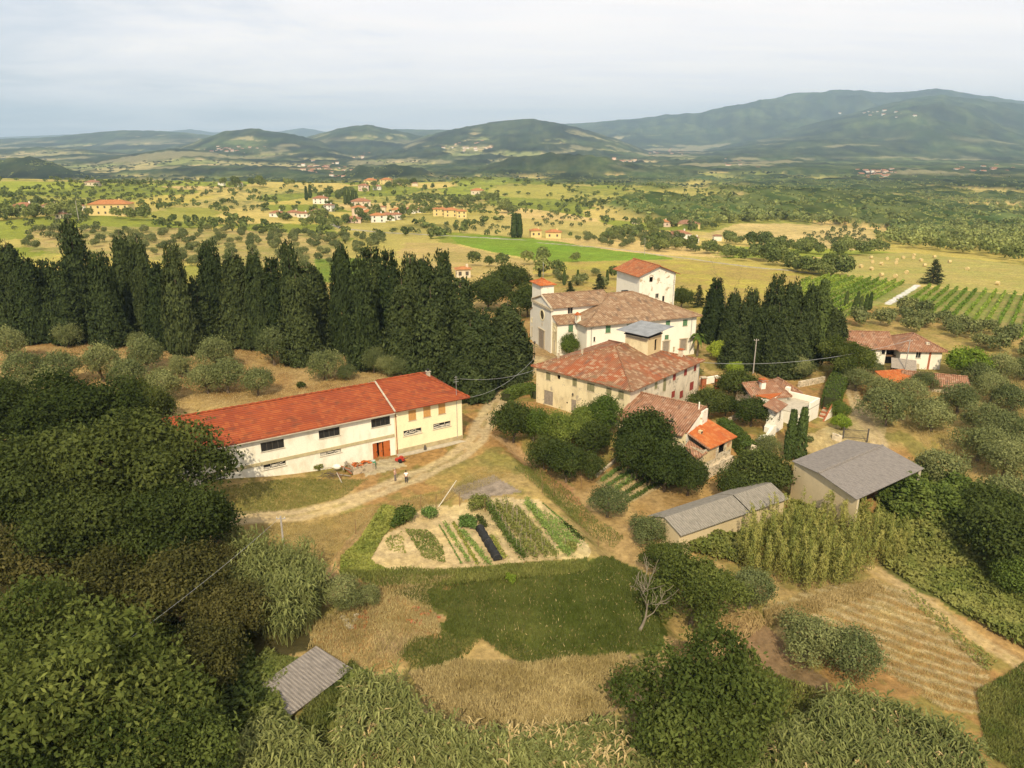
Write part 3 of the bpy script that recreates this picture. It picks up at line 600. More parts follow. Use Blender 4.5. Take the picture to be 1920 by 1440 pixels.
def walls4(t, x0, x1, y0, y1, z0, z1, ops, mats, name='wall'):
    """ops: side letter -> openings given along x (F, B) or y (L, R)"""
    mm = lambda s: mats[s] if isinstance(mats, dict) else mats
    mb = MB(); todo = []
    for sd_, p0, p1, f in (('F', (x0, y0), (x1, y0), lambda a, b: (a - x0, b - x0)), ('R', (x1, y0), (x1, y1), lambda a, b: (a - y0, b - y0)), ('B', (x1, y1), (x0, y1), lambda a, b: (x1 - b, x1 - a)), ('L', (x0, y1), (x0, y0), lambda a, b: (y1 - b, y1 - a))):
        hs = [(*f(h[0], h[1]), *h[2:]) for h in ops.get(sd_, [])]; g = holed_wall(mb, p0, p1, z0, z1, hs, mm(sd_))
        todo += [(g, h) for h in hs]
    w_ = mb.build(name, t)
    for g, h in todo: opening(t, *g, h)
    return w_
def pipe(parent, pts, r=.06, mat='metal', name='drainpipe'):
    mb = MB(); mb.tube(pts, r, mat, 6); return mb.build(name, parent)
def prism(mb, pts_xz, y0, y1, mat):
    """a gable-like slab: outline in x,z pushed from y0 to y1"""
    mb.poly([(x, y0, z) for x, z in pts_xz], mat); mb.poly([(x, y1, z) for x, z in pts_xz][::-1], mat); n = len(pts_xz)
    for i in range(n): (a, b), (c, d) = pts_xz[i], pts_xz[(i + 1) % n]; mb.poly([(a, y0, b), (a, y1, b), (c, y1, d), (c, y0, d)], mat)
R_ = math.radians
# ------------------------------------------------------------------ the long barn and the yellow house built against it
def barn():
    O = (-16.74, 99.24, 0.); A = R_(32.1); D = 12.6
    t = empty('barn', O, A, 'long white barn under a red tiled roof, dark strip windows above broken small ones', 'barn')
    xl = -29.5
    ops = [(-18.6, -15.6, 4.66, 5.92, 'hopper'), (-10.92, -8.0, 4.80, 6.02, 'hopper'), (-3.43, -.6, 4.85, 6.14, 'hopper'), (-26.3, -23.3, 4.56, 5.85, 'hopper'),
           (-18.55, -15.6, 2.1, 2.92, 'broken'), (-10.95, -7.97, 2.26, 3.07, 'broken'), (-26.3, -23.38, 2.03, 2.8, 'broken'), (-3.45, -.8, -.1, 2.5, 'barn_door')]
    walls4(t, xl, 0, 0, D, -1.2, 6.55, {'F': ops}, 'barnw')
    g = MB(); zr = 9.25; rise = zr - 6.9
    prism_pts = [(0, 6.55), (D, 6.55), (D / 2, zr - .25)]
    g.poly([(xl, D, 6.55), (xl, 0, 6.55), (xl, D / 2, zr - .25)], 'barnw'); g.build('gable', t); g = MB(); g.poly([(0, 0, 6.55), (0, D, 6.55), (0, D / 2, zr - .25)], 'barnw'); g.build('gable', t)
    a, b, c, d = (xl - .4, -.55, 6.72), (-.02, -.55, 6.72), (-.02, D + .55, 6.72), (xl - .4, D + .55, 6.72); r1, r2 = (xl - .4, D / 2, zr), (-.02, D / 2, zr)
    slab_roof(t, [[a, b, r2, r1], [c, d, r1, r2]], [a, b, r2, c, d, r1], 't_barn', .14, caps=[(r1, r2)])
    s = MB(); s.box(xl, -.1, -.10, -.003, 2.86, 3.30, 'band'); s.build('string_course', t)
    s = MB(); s.box(xl, -.02, -.70, -.56, 6.52, 6.62, 'conc'); s.build('gutter', t)
    s = MB(); s.tube([(-.03, -.6, 6.85), (-.03, D / 2, zr + .14), (-.03, D + .6, 6.85)], .14, 'conc', 6); s.build('verge', t)
    y = empty('yellow_house', (O[0], O[1], 0), A, 'yellow plastered house joined to the end of the white barn, three tan blinds', 'house')
    ops = [(2.27, 3.45, 4.74, 6.3, 'tan'), (4.63, 5.78, 4.8, 6.38, 'tan'), (7.05, 8.19, 4.8, 6.46, 'tan'), (1.37, 4.27, 2.54, 3.38, 'broken'), (6.14, 9.03, 2.6, 3.45, 'broken')]
    D2 = D + .3; X = 10.95
    walls4(y, .03, X, .06, D2, .72, 6.75, {'F': ops}, 'yellow')
    s = MB(); s.box(.03, X + .06, 0.0, D2 + .06, -1.0, .717, 'plinth'); s.build('plinth', y)
    x0, x1, y0, y1, ze, zr = .06, X + .95, -.75, D2 + .75, 6.85, 9.45; ym = (y0 + y1) / 2; xr = x1 - 4.6
    a, b, c, d = (x0, y0, ze), (x1, y0, ze), (x1, y1, ze), (x0, y1, ze); r1, r2 = (x0, ym, zr), (xr, ym, zr)
    slab_roof(y, [[a, b, r2, r1], [b, c, r2], [c, d, r1, r2]], [a, b, c, d, r1], 't_barn', .14, caps=[(r1, r2), (b, r2), (c, r2)])
    s = MB(); s.poly([(x0, y1, ze - .14), (x0, y0, ze - .14), (x0, ym, zr - .14)], 'yellow'); s.build('gable', y)
    ch = MB(); ch.box(8.0, 8.5, 5.4, 5.9, 8.6, 9.75, 'conc'); ch.box(7.9, 8.6, 5.3, 6.0, 9.753, 9.85, 'conc'); ch.box(8.1, 8.4, 5.5, 5.8, 9.853, 10.2, 'black'); ch.build('chimney', y)
    pipe(y, [(.25, -.02, 6.7), (.25, -.02, 6.5), (.25, -.05, .1)], .06, 'brick')
    pipe(y, [(X - .9, -.02, 6.6), (X - .9, -.02, .5)], .04)
    an = MB(); an.tube([(X - .8, .2, 7.1), (X - .8, .2, 10.2)], .035, 'metal', 5); [an.tube([(X - .8 - k, .2, 9.3 + j * .35), (X - .8 + k, .2, 9.3 + j * .35)], .02, 'metal', 4) for j, k in enumerate((.45, .4, .3))]; an.build('aerial', y)
    k = MB(); k.box(.0, X + 1.6, -1.0, -.06, -.3, .10, 'conc'); k.build('pavement_kerb', y)
barn()
# ------------------------------------------------------------------ the villa, church, bell tower and rear tower
VO, VA = (14.862, 143.933, 0.), R_(20.9)
def villa():
    t = empty('villa', VO, VA, 'large white villa with green shutters under a broad mottled hipped roof', 'villa')
    gr = [(4.14, 5.25, 6.5, 7.99), (8.88, 9.98, 6.4, 7.88), (13.75, 14.75, 6.4, 7.85), (18.05, 19.1, 6.38, 7.82), (22.2, 23.3, 6.35, 7.73)]
    ops = [(*g, 'green') for g in gr] + [(18.02, 18.95, 3.86, 4.8, 'green'), (17.75, 19.15, 1.0, 3.4, 'grand'), (21.9, 23.4, 1.0, 3.46, 'grand'), (1.5, 1.9, 4.95, 5.9, 'slit'), (9, 10.2, 1.2, 3.4, 'grand'), (13.2, 14.4, 1.2, 3.4, 'grand')]
    walls4(t, 0, 25.5, 0, 20, -2, 8.35, {'F': ops, 'L': [(1.4, 2.5, 6.3, 7.8, 'green')] if False else [], 'R': [(4, 5.1, 6.3, 7.8, 'green'), (10, 11.1, 6.3, 7.8, 'green')]}, 'white')
    F, e, caps = hip_faces(-.85, 26.35, -.85, 20.85, 8.42, 12.3); slab_roof(t, F, e, 't_old', .16, caps=caps)
    pipe(t, [(1.05, -.75, 8.2), (.95, -.12, 7.7), (.95, -.12, .3)]); pipe(t, [(24.4, -.75, 8.2), (24.3, -.12, 7.7), (24.3, -.12, .3)])
    c = MB(); c.box(-.9, .0, 2.8, 3.7, 8.2, 9.9, 'peel'); prism(c, [(-1.05, 9.903), (.15, 9.903), (-.45, 10.4)], 2.7, 3.8, 't_org'); c.build('chimney', t)
    c = MB(); c.box(14.2, 15.6, 11.6, 12.3, 11.3, 12.25, 'black'); c.build('roof_hatch', t)
    w_ = MB(); w_.box(20.2, 20.5, -.25, -.05, 1.2, 2.0, 'stonetrim'); w_.box(20.15, 20.55, -.3, -.05, 2.003, 2.1, 'stonetrim'); w_.build('shrine', t)
villa()
def church():
    t = empty('church', VO, VA, 'small church with a round window in its pedimented pale front and low side aisles', 'church')
    zb = .2
    # nave body
    walls4(t, -4.45, 9.5, 7, 16.55, zb, 10.95, {'F': [(-1.0, .15, 9.3, 10.65, 'casement')]}, 'white')
    # front: pediment, cornice, round window, door, niches
    f = MB(); y0, y1 = 6.85, 16.7
    f.box(-4.75, -4.453, y0, y1, zb, 10.3, 'chur'); f.box(-5.05, -4.455, y0 - .3, y1 + .3, 10.303, 10.75, 'stonetrim')
    yc = (y0 + y1) / 2
    f.poly([(-4.70, y1, 10.753), (-4.70, y0, 10.753), (-4.70, yc, 12.35)], 'chur')
    f.build('facade', t)
    c = MB(); 
    for s in (-1, 1):
        p, q = Vector((-4.8, yc + s * (y1 - y0 + .8) / 2, 10.9)), Vector((-4.8, yc, 12.62)); c.tube([p, q], .24, 'stonetrim', 4)
    c.build('raking_cornice', t)
    def disc(nm, y, z, r, mat, trim, x=-4.76):
        g = MB(); n = 28; ring = [(y + r * math.cos(a), z + r * math.sin(a)) for a in np.linspace(0, 2 * math.pi, n, endpoint=False)]; big = [(y + (r + .28) * math.cos(a), z + (r + .28) * math.sin(a)) for a in np.linspace(0, 2 * math.pi, n, endpoint=False)]
        for i in range(n):
            j = (i + 1) % n; g.poly([(x - .08, *big[i]), (x - .08, *ring[i]), (x - .08, *ring[j]), (x - .08, *big[j])], trim); g.poly([(x - .08, *ring[i]), (x, *ring[i]), (x, *ring[j]), (x - .08, *ring[j])], trim); g.poly([(x, *big[i]), (x - .08, *big[i]), (x - .08, *big[j]), (x, *big[j])], trim)
        w_ = g.build(nm, t); h = MB(); h.poly([(x - .01, a, b) for a, b in ring][::-1], mat); h.build('pane', w_)
    disc('round_window', 11.45, 8.5, .95, 'glass', 'yellow')
    disc('oculus', 17.65, 6.0, .38, 'greyed', 'yellow', -4.46); disc('oculus', 5.5, 6.75, .38, 'greyed', 'yellow', -4.46)
    g = MB(); g.box(-4.84, -4.753, 10.0, 13.1, zb, 5.3, 'stonetrim'); fr = g.build('portal', t); g = MB(); g.box(-4.9, -4.843, 10.4, 12.7, zb + .8, 4.95, 'greywood'); g.box(-4.93, -4.903, 11.52, 11.58, zb + .9, 4.9, 'wood'); g.build('door', fr)
    g = MB(); g.box(-5.0, -4.755, 9.9, 13.2, 5.303, 5.55, 'stonetrim'); g.box(-4.82, -4.755, 11.3, 11.6, 6.2, 6.9, 'stonetrim'); g.build('door_hood', t)
    # side aisles
    for (a, b, nm, dy) in ((4.5, 6.85, 'aisle', 5.7), (16.7, 18.85, 'aisle', 17.6)):
        wl = MB()
        holed_wall(wl, (-4.45, b), (-4.45, a), zb, 8.0, [], 'cream' if a < 5 else 'chur')
        if a < 5:
            g1 = holed_wall(wl, (-4.45, a), (0, a), zb, 7.95, [(2.5, 3.55, 6.15, 7.62, 'green')], 'white')
            wl.poly([(-4.45, b, 8.0), (-4.45, a, 8.0), (-4.45, b, 9.2)], 'chur')
        else:
            holed_wall(wl, (2, b), (-4.45, b), zb, 8.0, [], 'chur'); wl.poly([(-4.45, b, 8.0), (-4.45, a, 8.0), (-4.45, a, 9.2)], 'chur')
        ob = wl.build(nm, t)
        if a < 5: opening(t, *g1, (2.5, 3.55, 6.15, 7.62, 'green'))
        n_ = MB(); n = 10; r = .45; z0n = zb + 2.0
        pts = [(dy - r, z0n), (dy + r, z0n)] + [(dy + r * math.cos(q), z0n + 1.9 + r * math.sin(q)) for q in np.linspace(0, math.pi, n)]
        n_.poly([(-4.47, y, z) for y, z in pts][::-1], 'greyed'); R2 = r + .18
        for q0, q1 in zip(np.linspace(0, math.pi, n)[:-1], np.linspace(0, math.pi, n)[1:]):
            n_.poly([(-4.50, dy + r * math.cos(q0), z0n + 1.9 + r * math.sin(q0)), (-4.50, dy + R2 * math.cos(q0), z0n + 1.9 + R2 * math.sin(q0)), (-4.50, dy + R2 * math.cos(q1), z0n + 1.9 + R2 * math.sin(q1)), (-4.50, dy + r * math.cos(q1), z0n + 1.9 + r * math.sin(q1))][::-1], 'yellow')
        for s in (-1, 1): n_.box(-4.5, -4.453, dy + s * (r + .09) - .09, dy + s * (r + .09) + .09, z0n - .1, z0n + 1.9, 'yellow')
        n_.build('niche', t)
    slab_roof(t, [[(-4.6, 4.15, 7.98), (.6, 4.15, 7.98), (.6, 6.98, 9.35), (-4.6, 6.98, 9.35)]], [(-4.6, 4.15, 7.98), (.6, 4.15, 7.98), (.6, 6.98, 9.35), (-4.6, 6.98, 9.35)], 't_old', .14, 'aisle_roof')
    slab_roof(t, [[(-4.6, 16.6, 9.35), (2, 16.6, 9.35), (2, 19.1, 7.98), (-4.6, 19.1, 7.98)]], [(-4.6, 16.6, 9.35), (2, 16.6, 9.35), (2, 19.1, 7.98), (-4.6, 19.1, 7.98)], 't_old', .14, 'aisle_roof')
    a, b, c, d = (-4.65, 6.3, 10.95), (9.6, 6.3, 10.95), (9.6, 17.25, 10.95), (-4.65, 17.25, 10.95); r1, r2 = (-4.65, yc, 12.72), (9.6, yc, 12.72)
    slab_roof(t, [[a, b, r2, r1], [c, d, r1, r2]], [a, b, r2, c, d, r1], 't_old', .15, caps=[(r1, r2)])
    s = MB()
    for i in range(3): s.box(-5.6 - i * .5, -5.1 - i * .5, 4.2 - i * .3, 19.2 + i * .3, -1, 1.35 - i * .16, 'stonetrim')
    s.box(-5.1, -4.77, 4.2, 19.2, -1, 1.35, 'stonetrim'); s.build('step', t)
    b_ = empty('bell_tower', (VO[0] + 16.8 * -math.sin(VA) - .8 * math.cos(VA), VO[1] + 16.8 * math.cos(VA) - .8 * math.sin(VA), 0), VA, 'square white bell tower with a shallow orange tiled cap behind the church roof', 'bell tower')
    walls4(b_, -2.0, 1.0, 0, 5, 0, 13.7, {}, {'F': 'peel', 'L': 'white', 'R': 'peel', 'B': 'white'})
    F, e, caps = hip_faces(-2.5, 1.5, -.5, 5.5, 13.75, 14.6); slab_roof(b_, F, e, 't_org', .12, caps=caps[:1])
    pipe(b_, [(-.5, 2.5, 14.4), (-.5, 2.5, 18.2)], .05, 'metal', 'lightning_rod')
    T = empty('tower_house', VO, VA, 'tall white tower house with peeling gable wall and orange tiled roof behind the villa', 'tower')
    x0, x1, y0, y1 = 24.4, 34.1, 22, 33
    walls4(T, x0, x1, y0, y1, -3, 13.35, {'F': [(28.9, 29.8, 7.6, 8.7, 'casement'), (30.8, 31.4, 6.6, 8.0, 'slit'), (27.0, 27.95, 11.55, 12.75, 'hole')]}, {'F': 'peel', 'L': 'white', 'R': 'peel', 'B': 'white'})
    xm = (x0 + x1) / 2; g = MB(); g.poly([(x0, y0, 13.35), (x1, y0, 13.35), (xm, y0, 15.15)], 'peel'); g.build('gable', T); g = MB(); g.poly([(x1, y1, 13.35), (x0, y1, 13.35), (xm, y1, 15.15)], 'peel'); g.build('gable', T)
    a, b, c, d = (x0 - .9, y0 - .75, 13.15), (x1 + .9, y0 - .75, 13.15), (x1 + .9, y1 + .7, 13.15), (x0 - .9, y1 + .7, 13.15); r1, r2 = (xm, y0 - .75, 15.4), (xm, y1 + .7, 15.4)
    slab_roof(T, [[d, a, r1, r2], [b, c, r2, r1]], [a, r1, b, c, r2, d], 't_tower', .16, caps=[(r1, r2)])
    g = MB(); pts = [(27.47 + .48 * math.cos(q), 12.75 + .48 * math.sin(q)) for q in np.linspace(0, math.pi, 9)]
    for p, q in zip(pts[:-1], pts[1:]): g.box(-.1, .1, -.06, 0, 0, math.hypot(q[0] - p[0], q[1] - p[1]), 'stonetrim', Matrix.Rotation(math.atan2(q[0] - p[0], q[1] - p[1]), 3, 'Y'), (p[0], y0 - .003, p[1]))
    g.build('window_arch', T)
    pipe(T, [(33.7, y0 - .12, 12.9), (33.7, y0 - .12, 2)], .07)
church()
# ------------------------------------------------------------------ the farmhouse with its loggia
FO, FA = (18.257, 109.047, 0.), R_(-42.1)
def farmhouse():
    t = empty('farmhouse', FO, FA, 'big cream farmhouse with a patched red and brown hipped roof and a rooftop dovecote', 'farmhouse')
    fo = [(-16.84, -15.9, 4.7, 6.05, 'olive'), (-14.45, -13.8, 5.3, 6.04, 'hole'), (-11.24, -10.35, 4.86, 6.18, 'olive'), (-8.25, -6.8, 4.7, 6.05, 'olive'), (-4.5, -3.5, 4.76, 6.05, 'olive'), (-2.2, -1.2, 4.76, 6.1, 'olive'),
          (-17.25, -15.3, .3, 2.8, 'boarded'), (-11.4, -10.35, .2, 2.48, 'wood_door'), (-12.45, -12.1, 1.4, 1.75, 'hole'), (-.6, -.25, 3.2, 3.6, 'hole'), (-7.8, -6.9, .2, 2.6, 'wood_door')]
    ro = [(7.05, 7.85, 4.95, 6.15, 'olive'), (9.7, 10.6, 3.9, 6.17, 'olive'), (12.7, 13.6, 5.05, 6.16, 'red'), (16.35, 17.3, 5.04, 6.2, 'red'), (19.7, 20.55, 5.1, 6.4, 'red'), (12.6, 13.7, 2.0, 3.15, 'red'), (15.4, 16.5, 1.2, 2.5, 'red'), (18.7, 20.0, 1.8, 3.3, 'red'), (4.2, 4.5, 5.4, 5.8, 'hole')]
    walls4(t, -19.0, 0, 0, 21.5, -2.6, 6.75, {'F': fo, 'R': ro}, {'F': 'cream', 'L': 'cream', 'R': 'greyed', 'B': 'greyed'})
    F, e, caps = hip_faces(-19.7, .7, -.7, 22.2, 6.72, 9.9); slab_roof(t, F, e, 't_mix', .16, caps=caps)
    # dovecote
    x0, x1, y0, y1 = -9.6, -5.0, 12.5, 16.7
    walls4(t, x0, x1, y0, y1, 7.6, 11.55, {'F': [], 'R': [(14.6, 15.4, 8.9, 10.9, 'hole')]}, {'F': 'cream', 'L': 'cream', 'R': 'ochre', 'B': 'ochre'}, 'dovecote')
    d = MB(); n = 12
    for i in range(n): d.box(x0 + .3 + i * (x1 - x0 - .6) / n, x0 + .3 + (i + .55) * (x1 - x0 - .6) / n, y0 - .18, y0 - .003, 11.0, 11.18, 'stonetrim')
    d.box(x0 + .2, x1 - .2, y0 - .14, y0 - .003, 11.183, 11.28, 'stonetrim'); d.build('corbel_table', t)
    d = MB(); d.box(x0 - .15, x1 + .15, y0 - .25, y1 + .1, 11.553, 11.72, 'black'); d.box(x0, x1 - .1, y0 + .1, y1, 11.72, 12.2, 'black'); d.build('canopy_gap_shade', t)  # black boxes stand in for the shade in the gap below the tin canopy
    d = MB(); a, b, c, e2 = (x0 - 1.3, y0 - 1.0, 12.25), (x1 + .6, y0 - 1.2, 12.15), (x1 + 1.3, y1 + 1.8, 12.75), (x0 - .6, y1 + 1.5, 12.85)
    d.poly([a, b, c, e2], 'tin'); d.poly([(p[0], p[1], p[2] - .06) for p in (a, b, c, e2)][::-1], 'tin')
    for p, q in ((a, b), (b, c), (c, e2), (e2, a)): d.poly([(p[0], p[1], p[2] - .06), (q[0], q[1], q[2] - .06), q, p], 'tin')
    d.tube([(x1, y1, 11.7), (x1 + .2, y1 + .3, 12.6)], .05, 'frame', 5); d.tube([(x0, y0, 11.7), (x0 - .1, y0 - .1, 12.25)], .05, 'frame', 5); d.build('tin_canopy', t)
    # bare roofing felt where tiles are missing along the eave
    k = 3.18 / 10.2; d = MB()
    for xa, xb, ya, yb in ((-8.0, -6.6, .1, .9), (-6.2, -1.4, -.6, -.15), (-4.6, -3.4, -.1, .3)):
        zz_ = lambda y: 6.72 + (y + .7) * k + .03; d.poly([(xa, ya, zz_(ya)), (xb, ya, zz_(ya)), (xb - .2, yb, zz_(yb)), (xa + .4, yb, zz_(yb))], 'wood')
    d.build('missing_tile_patch', t)
    for x, y in ((-13.5, 5.5), (-16.8, 3.2)):
        d = MB(); z = 6.72 + (y + .7) * k; d.box(x - .15, x + .15, y - .15, y + .15, z - .2, z + .75, 'stonetrim'); d.build('flue', t)
    d = MB(); z = 6.9 + 2.2 * k; d.box(-2.6, -2.0, 18.6, 19.2, z - .3, z + 1.2, 'greyed'); d.box(-2.75, -1.85, 18.45, 19.35, z + 1.203, z + 1.3, 't_org'); d.build('chimney', t)
    d = MB(); d.tube([(-.02, 21.55, 6.5), (.1, 21.6, 0)], .06, 'metal'); d.build('drainpipe', t)
    iv = MB(); iv.tube([(-10.9, -.1, 3.4), (-10.9, -.3, 3.55)], .05, 'frame', 5); iv.lathe([(.05, 0), (.16, .08), (.12, .35), (.03, .42)], 'frame', 8, (-10.9, -.3, 3.3)); iv.build('wall_lamp', t)
farmhouse()
def annex():
    # low wing reaching forward from the farmhouse's right-hand wall
    p, q = Vector((19.8, 111.5)), Vector((28.9, 104.3)); d = (q - p).normalized(); ang = math.atan2(d.y, d.x)
    t = empty('farm_annex', (p.x, p.y, 0), ang, 'low annex with brown tiled single-slope roof and whitewashed gable end', 'outbuilding')
    Lx = 11.6; dp = 6.4
    walls4(t, .6, Lx, -dp, 0, -3.5, 3.2, {'F': [(1.2, 2.1, 1.4, 3.0, 'casement'), (6.8, 7.6, .2, 1.4, 'hole')], 'R': []}, {'F': 'cream', 'R': 'peel', 'B': 'peel', 'L': 'peel'})
    g = MB(); g.poly([(Lx, -dp, 3.2), (Lx, 0, 3.2), (Lx, 0, 5.1), (Lx, -1.8, 5.05)], 'peel'); g.poly([(Lx, 0, 3.2), (.6, 0, 3.2), (.6, 0, 5.1), (Lx, 0, 5.1)], 'peel')
    g.box(Lx, Lx + .25, -1.9, 0.0, -3, 5.35, 'peel'); g.build('gable', t)
    a, b, c, e = (.1, -dp - .6, 3.05), (Lx - .35, -dp - .6, 3.05), (Lx - .02, 0.1, 5.45), (.1, .1, 5.45)
    slab_roof(t, [[a, b, c, e]], [a, b, c, e], 't_brn', .15, caps=[(e, c)])
    d_ = MB(); d_.box(7.2, 8.6, -4.7, -3.9, 3.8, 3.92, 'black'); d_.build('skylight', t)
    d_ = MB(); d_.tube([(Lx - .9, -.7, 5.0), (Lx - .9, -.7, 6.3)], .10, 'white', 8); d_.build('flue', t)
annex()
def outhouse():
    A_, B_ = Vector((26.3, 98.9)), Vector((30.2, 103.6)); C_, D_ = Vector((31.9, 100.6)), Vector((26.7, 97.0))
    # axis along the ridge A->B turned so that the roof falls towards the lower terrace
    d = Vector((.74, .67)); ang = math.atan2(d.y, d.x); O = Vector((27.2, 96.9))
    t = empty('stone_outhouse', (O.x, O.y, 0), ang, 'ruinous two-storey stone outhouse with a small bright orange tiled roof', 'outbuilding')
    walls4(t, -.6, 6.7, 0, 4.2, -4.2, 1.9, {'F': [(3.4, 5.0, .1, 1.7, 'hole'), (3.6, 4.7, -3.4, -1.6, 'hole')], 'R': [(1, 2, -.2, 1, 'hole')]}, {'F': 'stone', 'R': 'stone', 'B': 'stone', 'L': 'stone'})
    s = MB(); s.box(-.9, 6.9, -.55, -.003, -4.3, -1.0, 'stone'); s.build('buttress', t)
    s = MB(); s.box(5.4, 6.7, -.06, -.003, .1, 1.8, 'ochre'); s.build('render_patch', t); s = MB(); s.box(-.5, 2.6, -.05, -.003, -.2, 1.4, 'ochre'); s.build('render_patch', t)
    a, b, c, e = (.3, -.5, 2.0), (7.3, -.5, 2.0), (7.0, 4.6, 3.5), (.5, 4.6, 3.5)
    slab_roof(t, [[a, b, c, e]], [a, b, c, e], 't_org', .14)
    a, b, c, e = (-1.9, .1, .9), (.1, -.3, 1.5), (.3, 3.0, 2.3), (-1.4, 2.6, 1.9)
    slab_roof(t, [[a, b, c, e]], [a, b, c, e], 't_brn', .14, 'side_roof')
    s = MB(); s.tube([(.2, -.5, 1.95), (.4, 4.6, 3.5)], .14, 't_brn', 6); s.build('ridge_cap', t)
    s = MB(); s.box(2.2, 2.7, 2.4, 2.9, 2.7, 3.3, 'ochre'); s.box(2.25, 2.65, 2.38, 2.4, 2.9, 3.2, 'black'); s.build('chimney', t)
    # leaning buttress wall beside it
    w_ = empty('retaining_wall', (O.x, O.y, 0), ang, 'weathered stub of stone retaining wall beside the stone outhouse', 'wall')
    s = MB(); prism(s, [(7.6, -4.5), (10.2, -4.5), (10.2, .2), (9.5, .5), (8.6, -1.0), (7.6, -3.2)], -2.2, -1.7, 'stone'); s.build('masonry', w_)
outhouse()
# ------------------------------------------------------------------ white outbuildings around the little court
def white_court():
    d = Vector((.69, .725)); ang = R_(46.0)
    t = empty('white_cottage', (46.5, 112.8, -2.0), ang, 'white flat-topped outbuilding with parapet and outside stair by the court', 'outbuilding')
    # block with roof terrace: front wall faces the camera's right, x along the wall
    walls4(t, 0, 7.2, 0, 7.5, -1.2, 3.1, {'F': [(1.3, 2.0, 1.2, 2.2, 'casement'), (3.2, 4.0, .9, 2.0, 'casement'), (.25, .95, -.2, 1.5, 'wood_door')]}, 'white')
    s = MB(); s.box(0, 7.2, 0, 7.5, 3.103, 3.25, 'conc'); s.build('terrace_floor', t)
    s = MB(); s.box(3.6, 7.2, 0, .28, 3.253, 4.2, 'white'); s.box(6.92, 7.2, .283, 5.2, 3.253, 4.2, 'white'); s.box(6.7, 7.4, 5.2, 5.9, 3.253, 4.9, 'white'); s.build('parapet', t)
    s = MB(); s.box(.5, 4.8, 5.6, 8.1, 3.253, 4.3, 'white'); s.box(.4, 4.9, 5.5, 8.2, 4.303, 4.45, 't_org'); s.build('planter_wall', t)
    st = MB(); n = 11
    for i in range(n): st.box(5.6 + i * .34, 5.6 + (i + 1) * .34, -1.25, -.02, -1.3, -.7 + (i + 1) * .25, 'brick' if i % 2 == 0 else 'stonetrim')
    st.build('stair', t)
    s = MB(); prism(s, [(5.4, -1.3), (9.6, -1.3), (9.6, 2.6), (9.2, 2.7), (5.5, -.2)], -1.5, -1.253, 'white'); s.build('stair_wall', t)
    s = MB(); s.tube([(5.4, -1.38, .0), (9.3, -1.38, 2.9)], .14, 'brick', 5); s.build('stair_coping', t)
    # cottage with brown roof
    h = empty('tiled_cottage', (44.2, 119.2, -1.2), R_(14.), 'white cottage with two brown tiled roofs and a small whitewashed chimney', 'cottage')
    walls4(h, -3.4, 2.6, 0, 6.2, -1.5, 3.4, {'F': [(1.3, 1.55, 1.3, 1.6, 'hole')]}, 'white')
    a, b, c, e = (-4.2, -.6, 3.2), (3.1, -.6, 3.2), (3.1, 6.8, 3.2), (-4.2, 6.8, 3.2); r1, r2 = (-4.2, 3.4, 4.9), (1.9, 3.4, 4.9)
    slab_roof(h, [[a, b, r2, r1], [b, c, r2], [c, e, r1, r2]], [a, b, c, e, r1], 't_brn', .14, caps=[(r1, r2), (b, r2)])
    g = MB(); g.poly([(-3.4, 6.2, 3.4), (-3.4, 0, 3.4), (-3.4, 3.3, 4.7)], 'white'); g.build('gable', h)
    c_ = MB(); c_.box(-1.5, -.7, 1.6, 2.3, 3.6, 5.4, 'white'); c_.box(-1.7, -.5, 1.4, 2.5, 5.403, 5.5, 't_org'); c_.box(-1.45, -.75, 1.65, 2.25, 5.503, 5.75, 'white'); c_.box(-1.7, -.5, 1.4, 2.5, 5.753, 5.88, 't_org'); c_.build('chimney', h)
    walls4(h, 2.75, 6.2, 2.4, 8.0, -1.5, 2.7, {}, 'greyed', 'wing')
    F, e_, caps = hip_faces(2.2, 7.0, 2.0, 8.8, 2.6, 4.3); slab_roof(h, F, e_, 't_brn', .14, 'wing_roof', caps=caps[:3])
    # tall white stub with its own little roof (an old gate chapel)
    c = empty('gate_chapel', (42.2, 110.6, -1.5), R_(46), 'narrow ruined white gate chapel with a tiny tiled roof beside the cypress pair', 'chapel')
    s = MB(); prism(s, [(-1.6, -2.5), (1.9, -2.5), (1.9, 1.6), (1.5, 2.4), (1.2, 4.6), (-.9, 4.6), (-1.2, 1.9), (-1.6, 1.5)], 0, 1.5, 'peel'); s.build('masonry', c)
    s = MB(); s.box(.0, .5, -.02, .0, 2.6, 4.2, 'greywood'); s.build('window', c)
    slab_roof(c, [[(-1.9, -.5, 4.5), (1.7, -.5, 4.9), (1.7, 2.0, 5.5), (-1.9, 2.0, 5.1)]], [(-1.9, -.5, 4.5), (1.7, -.5, 4.9), (1.7, 2.0, 5.5), (-1.9, 2.0, 5.1)], 't_brn', .14)
    w_ = empty('court_wall', (39.2, 107.5, -2), R_(40), 'crumbling whitewashed garden wall running up to the gate chapel', 'wall')
    s = MB(); prism(s, [(-2.5, -2), (3.0, -2), (3.0, 2.6), (2.2, 2.5), (1.0, 1.5), (-.5, 1.7), (-2.5, .6)], 0, .5, 'peel'); s.build('masonry', w_)
white_court()
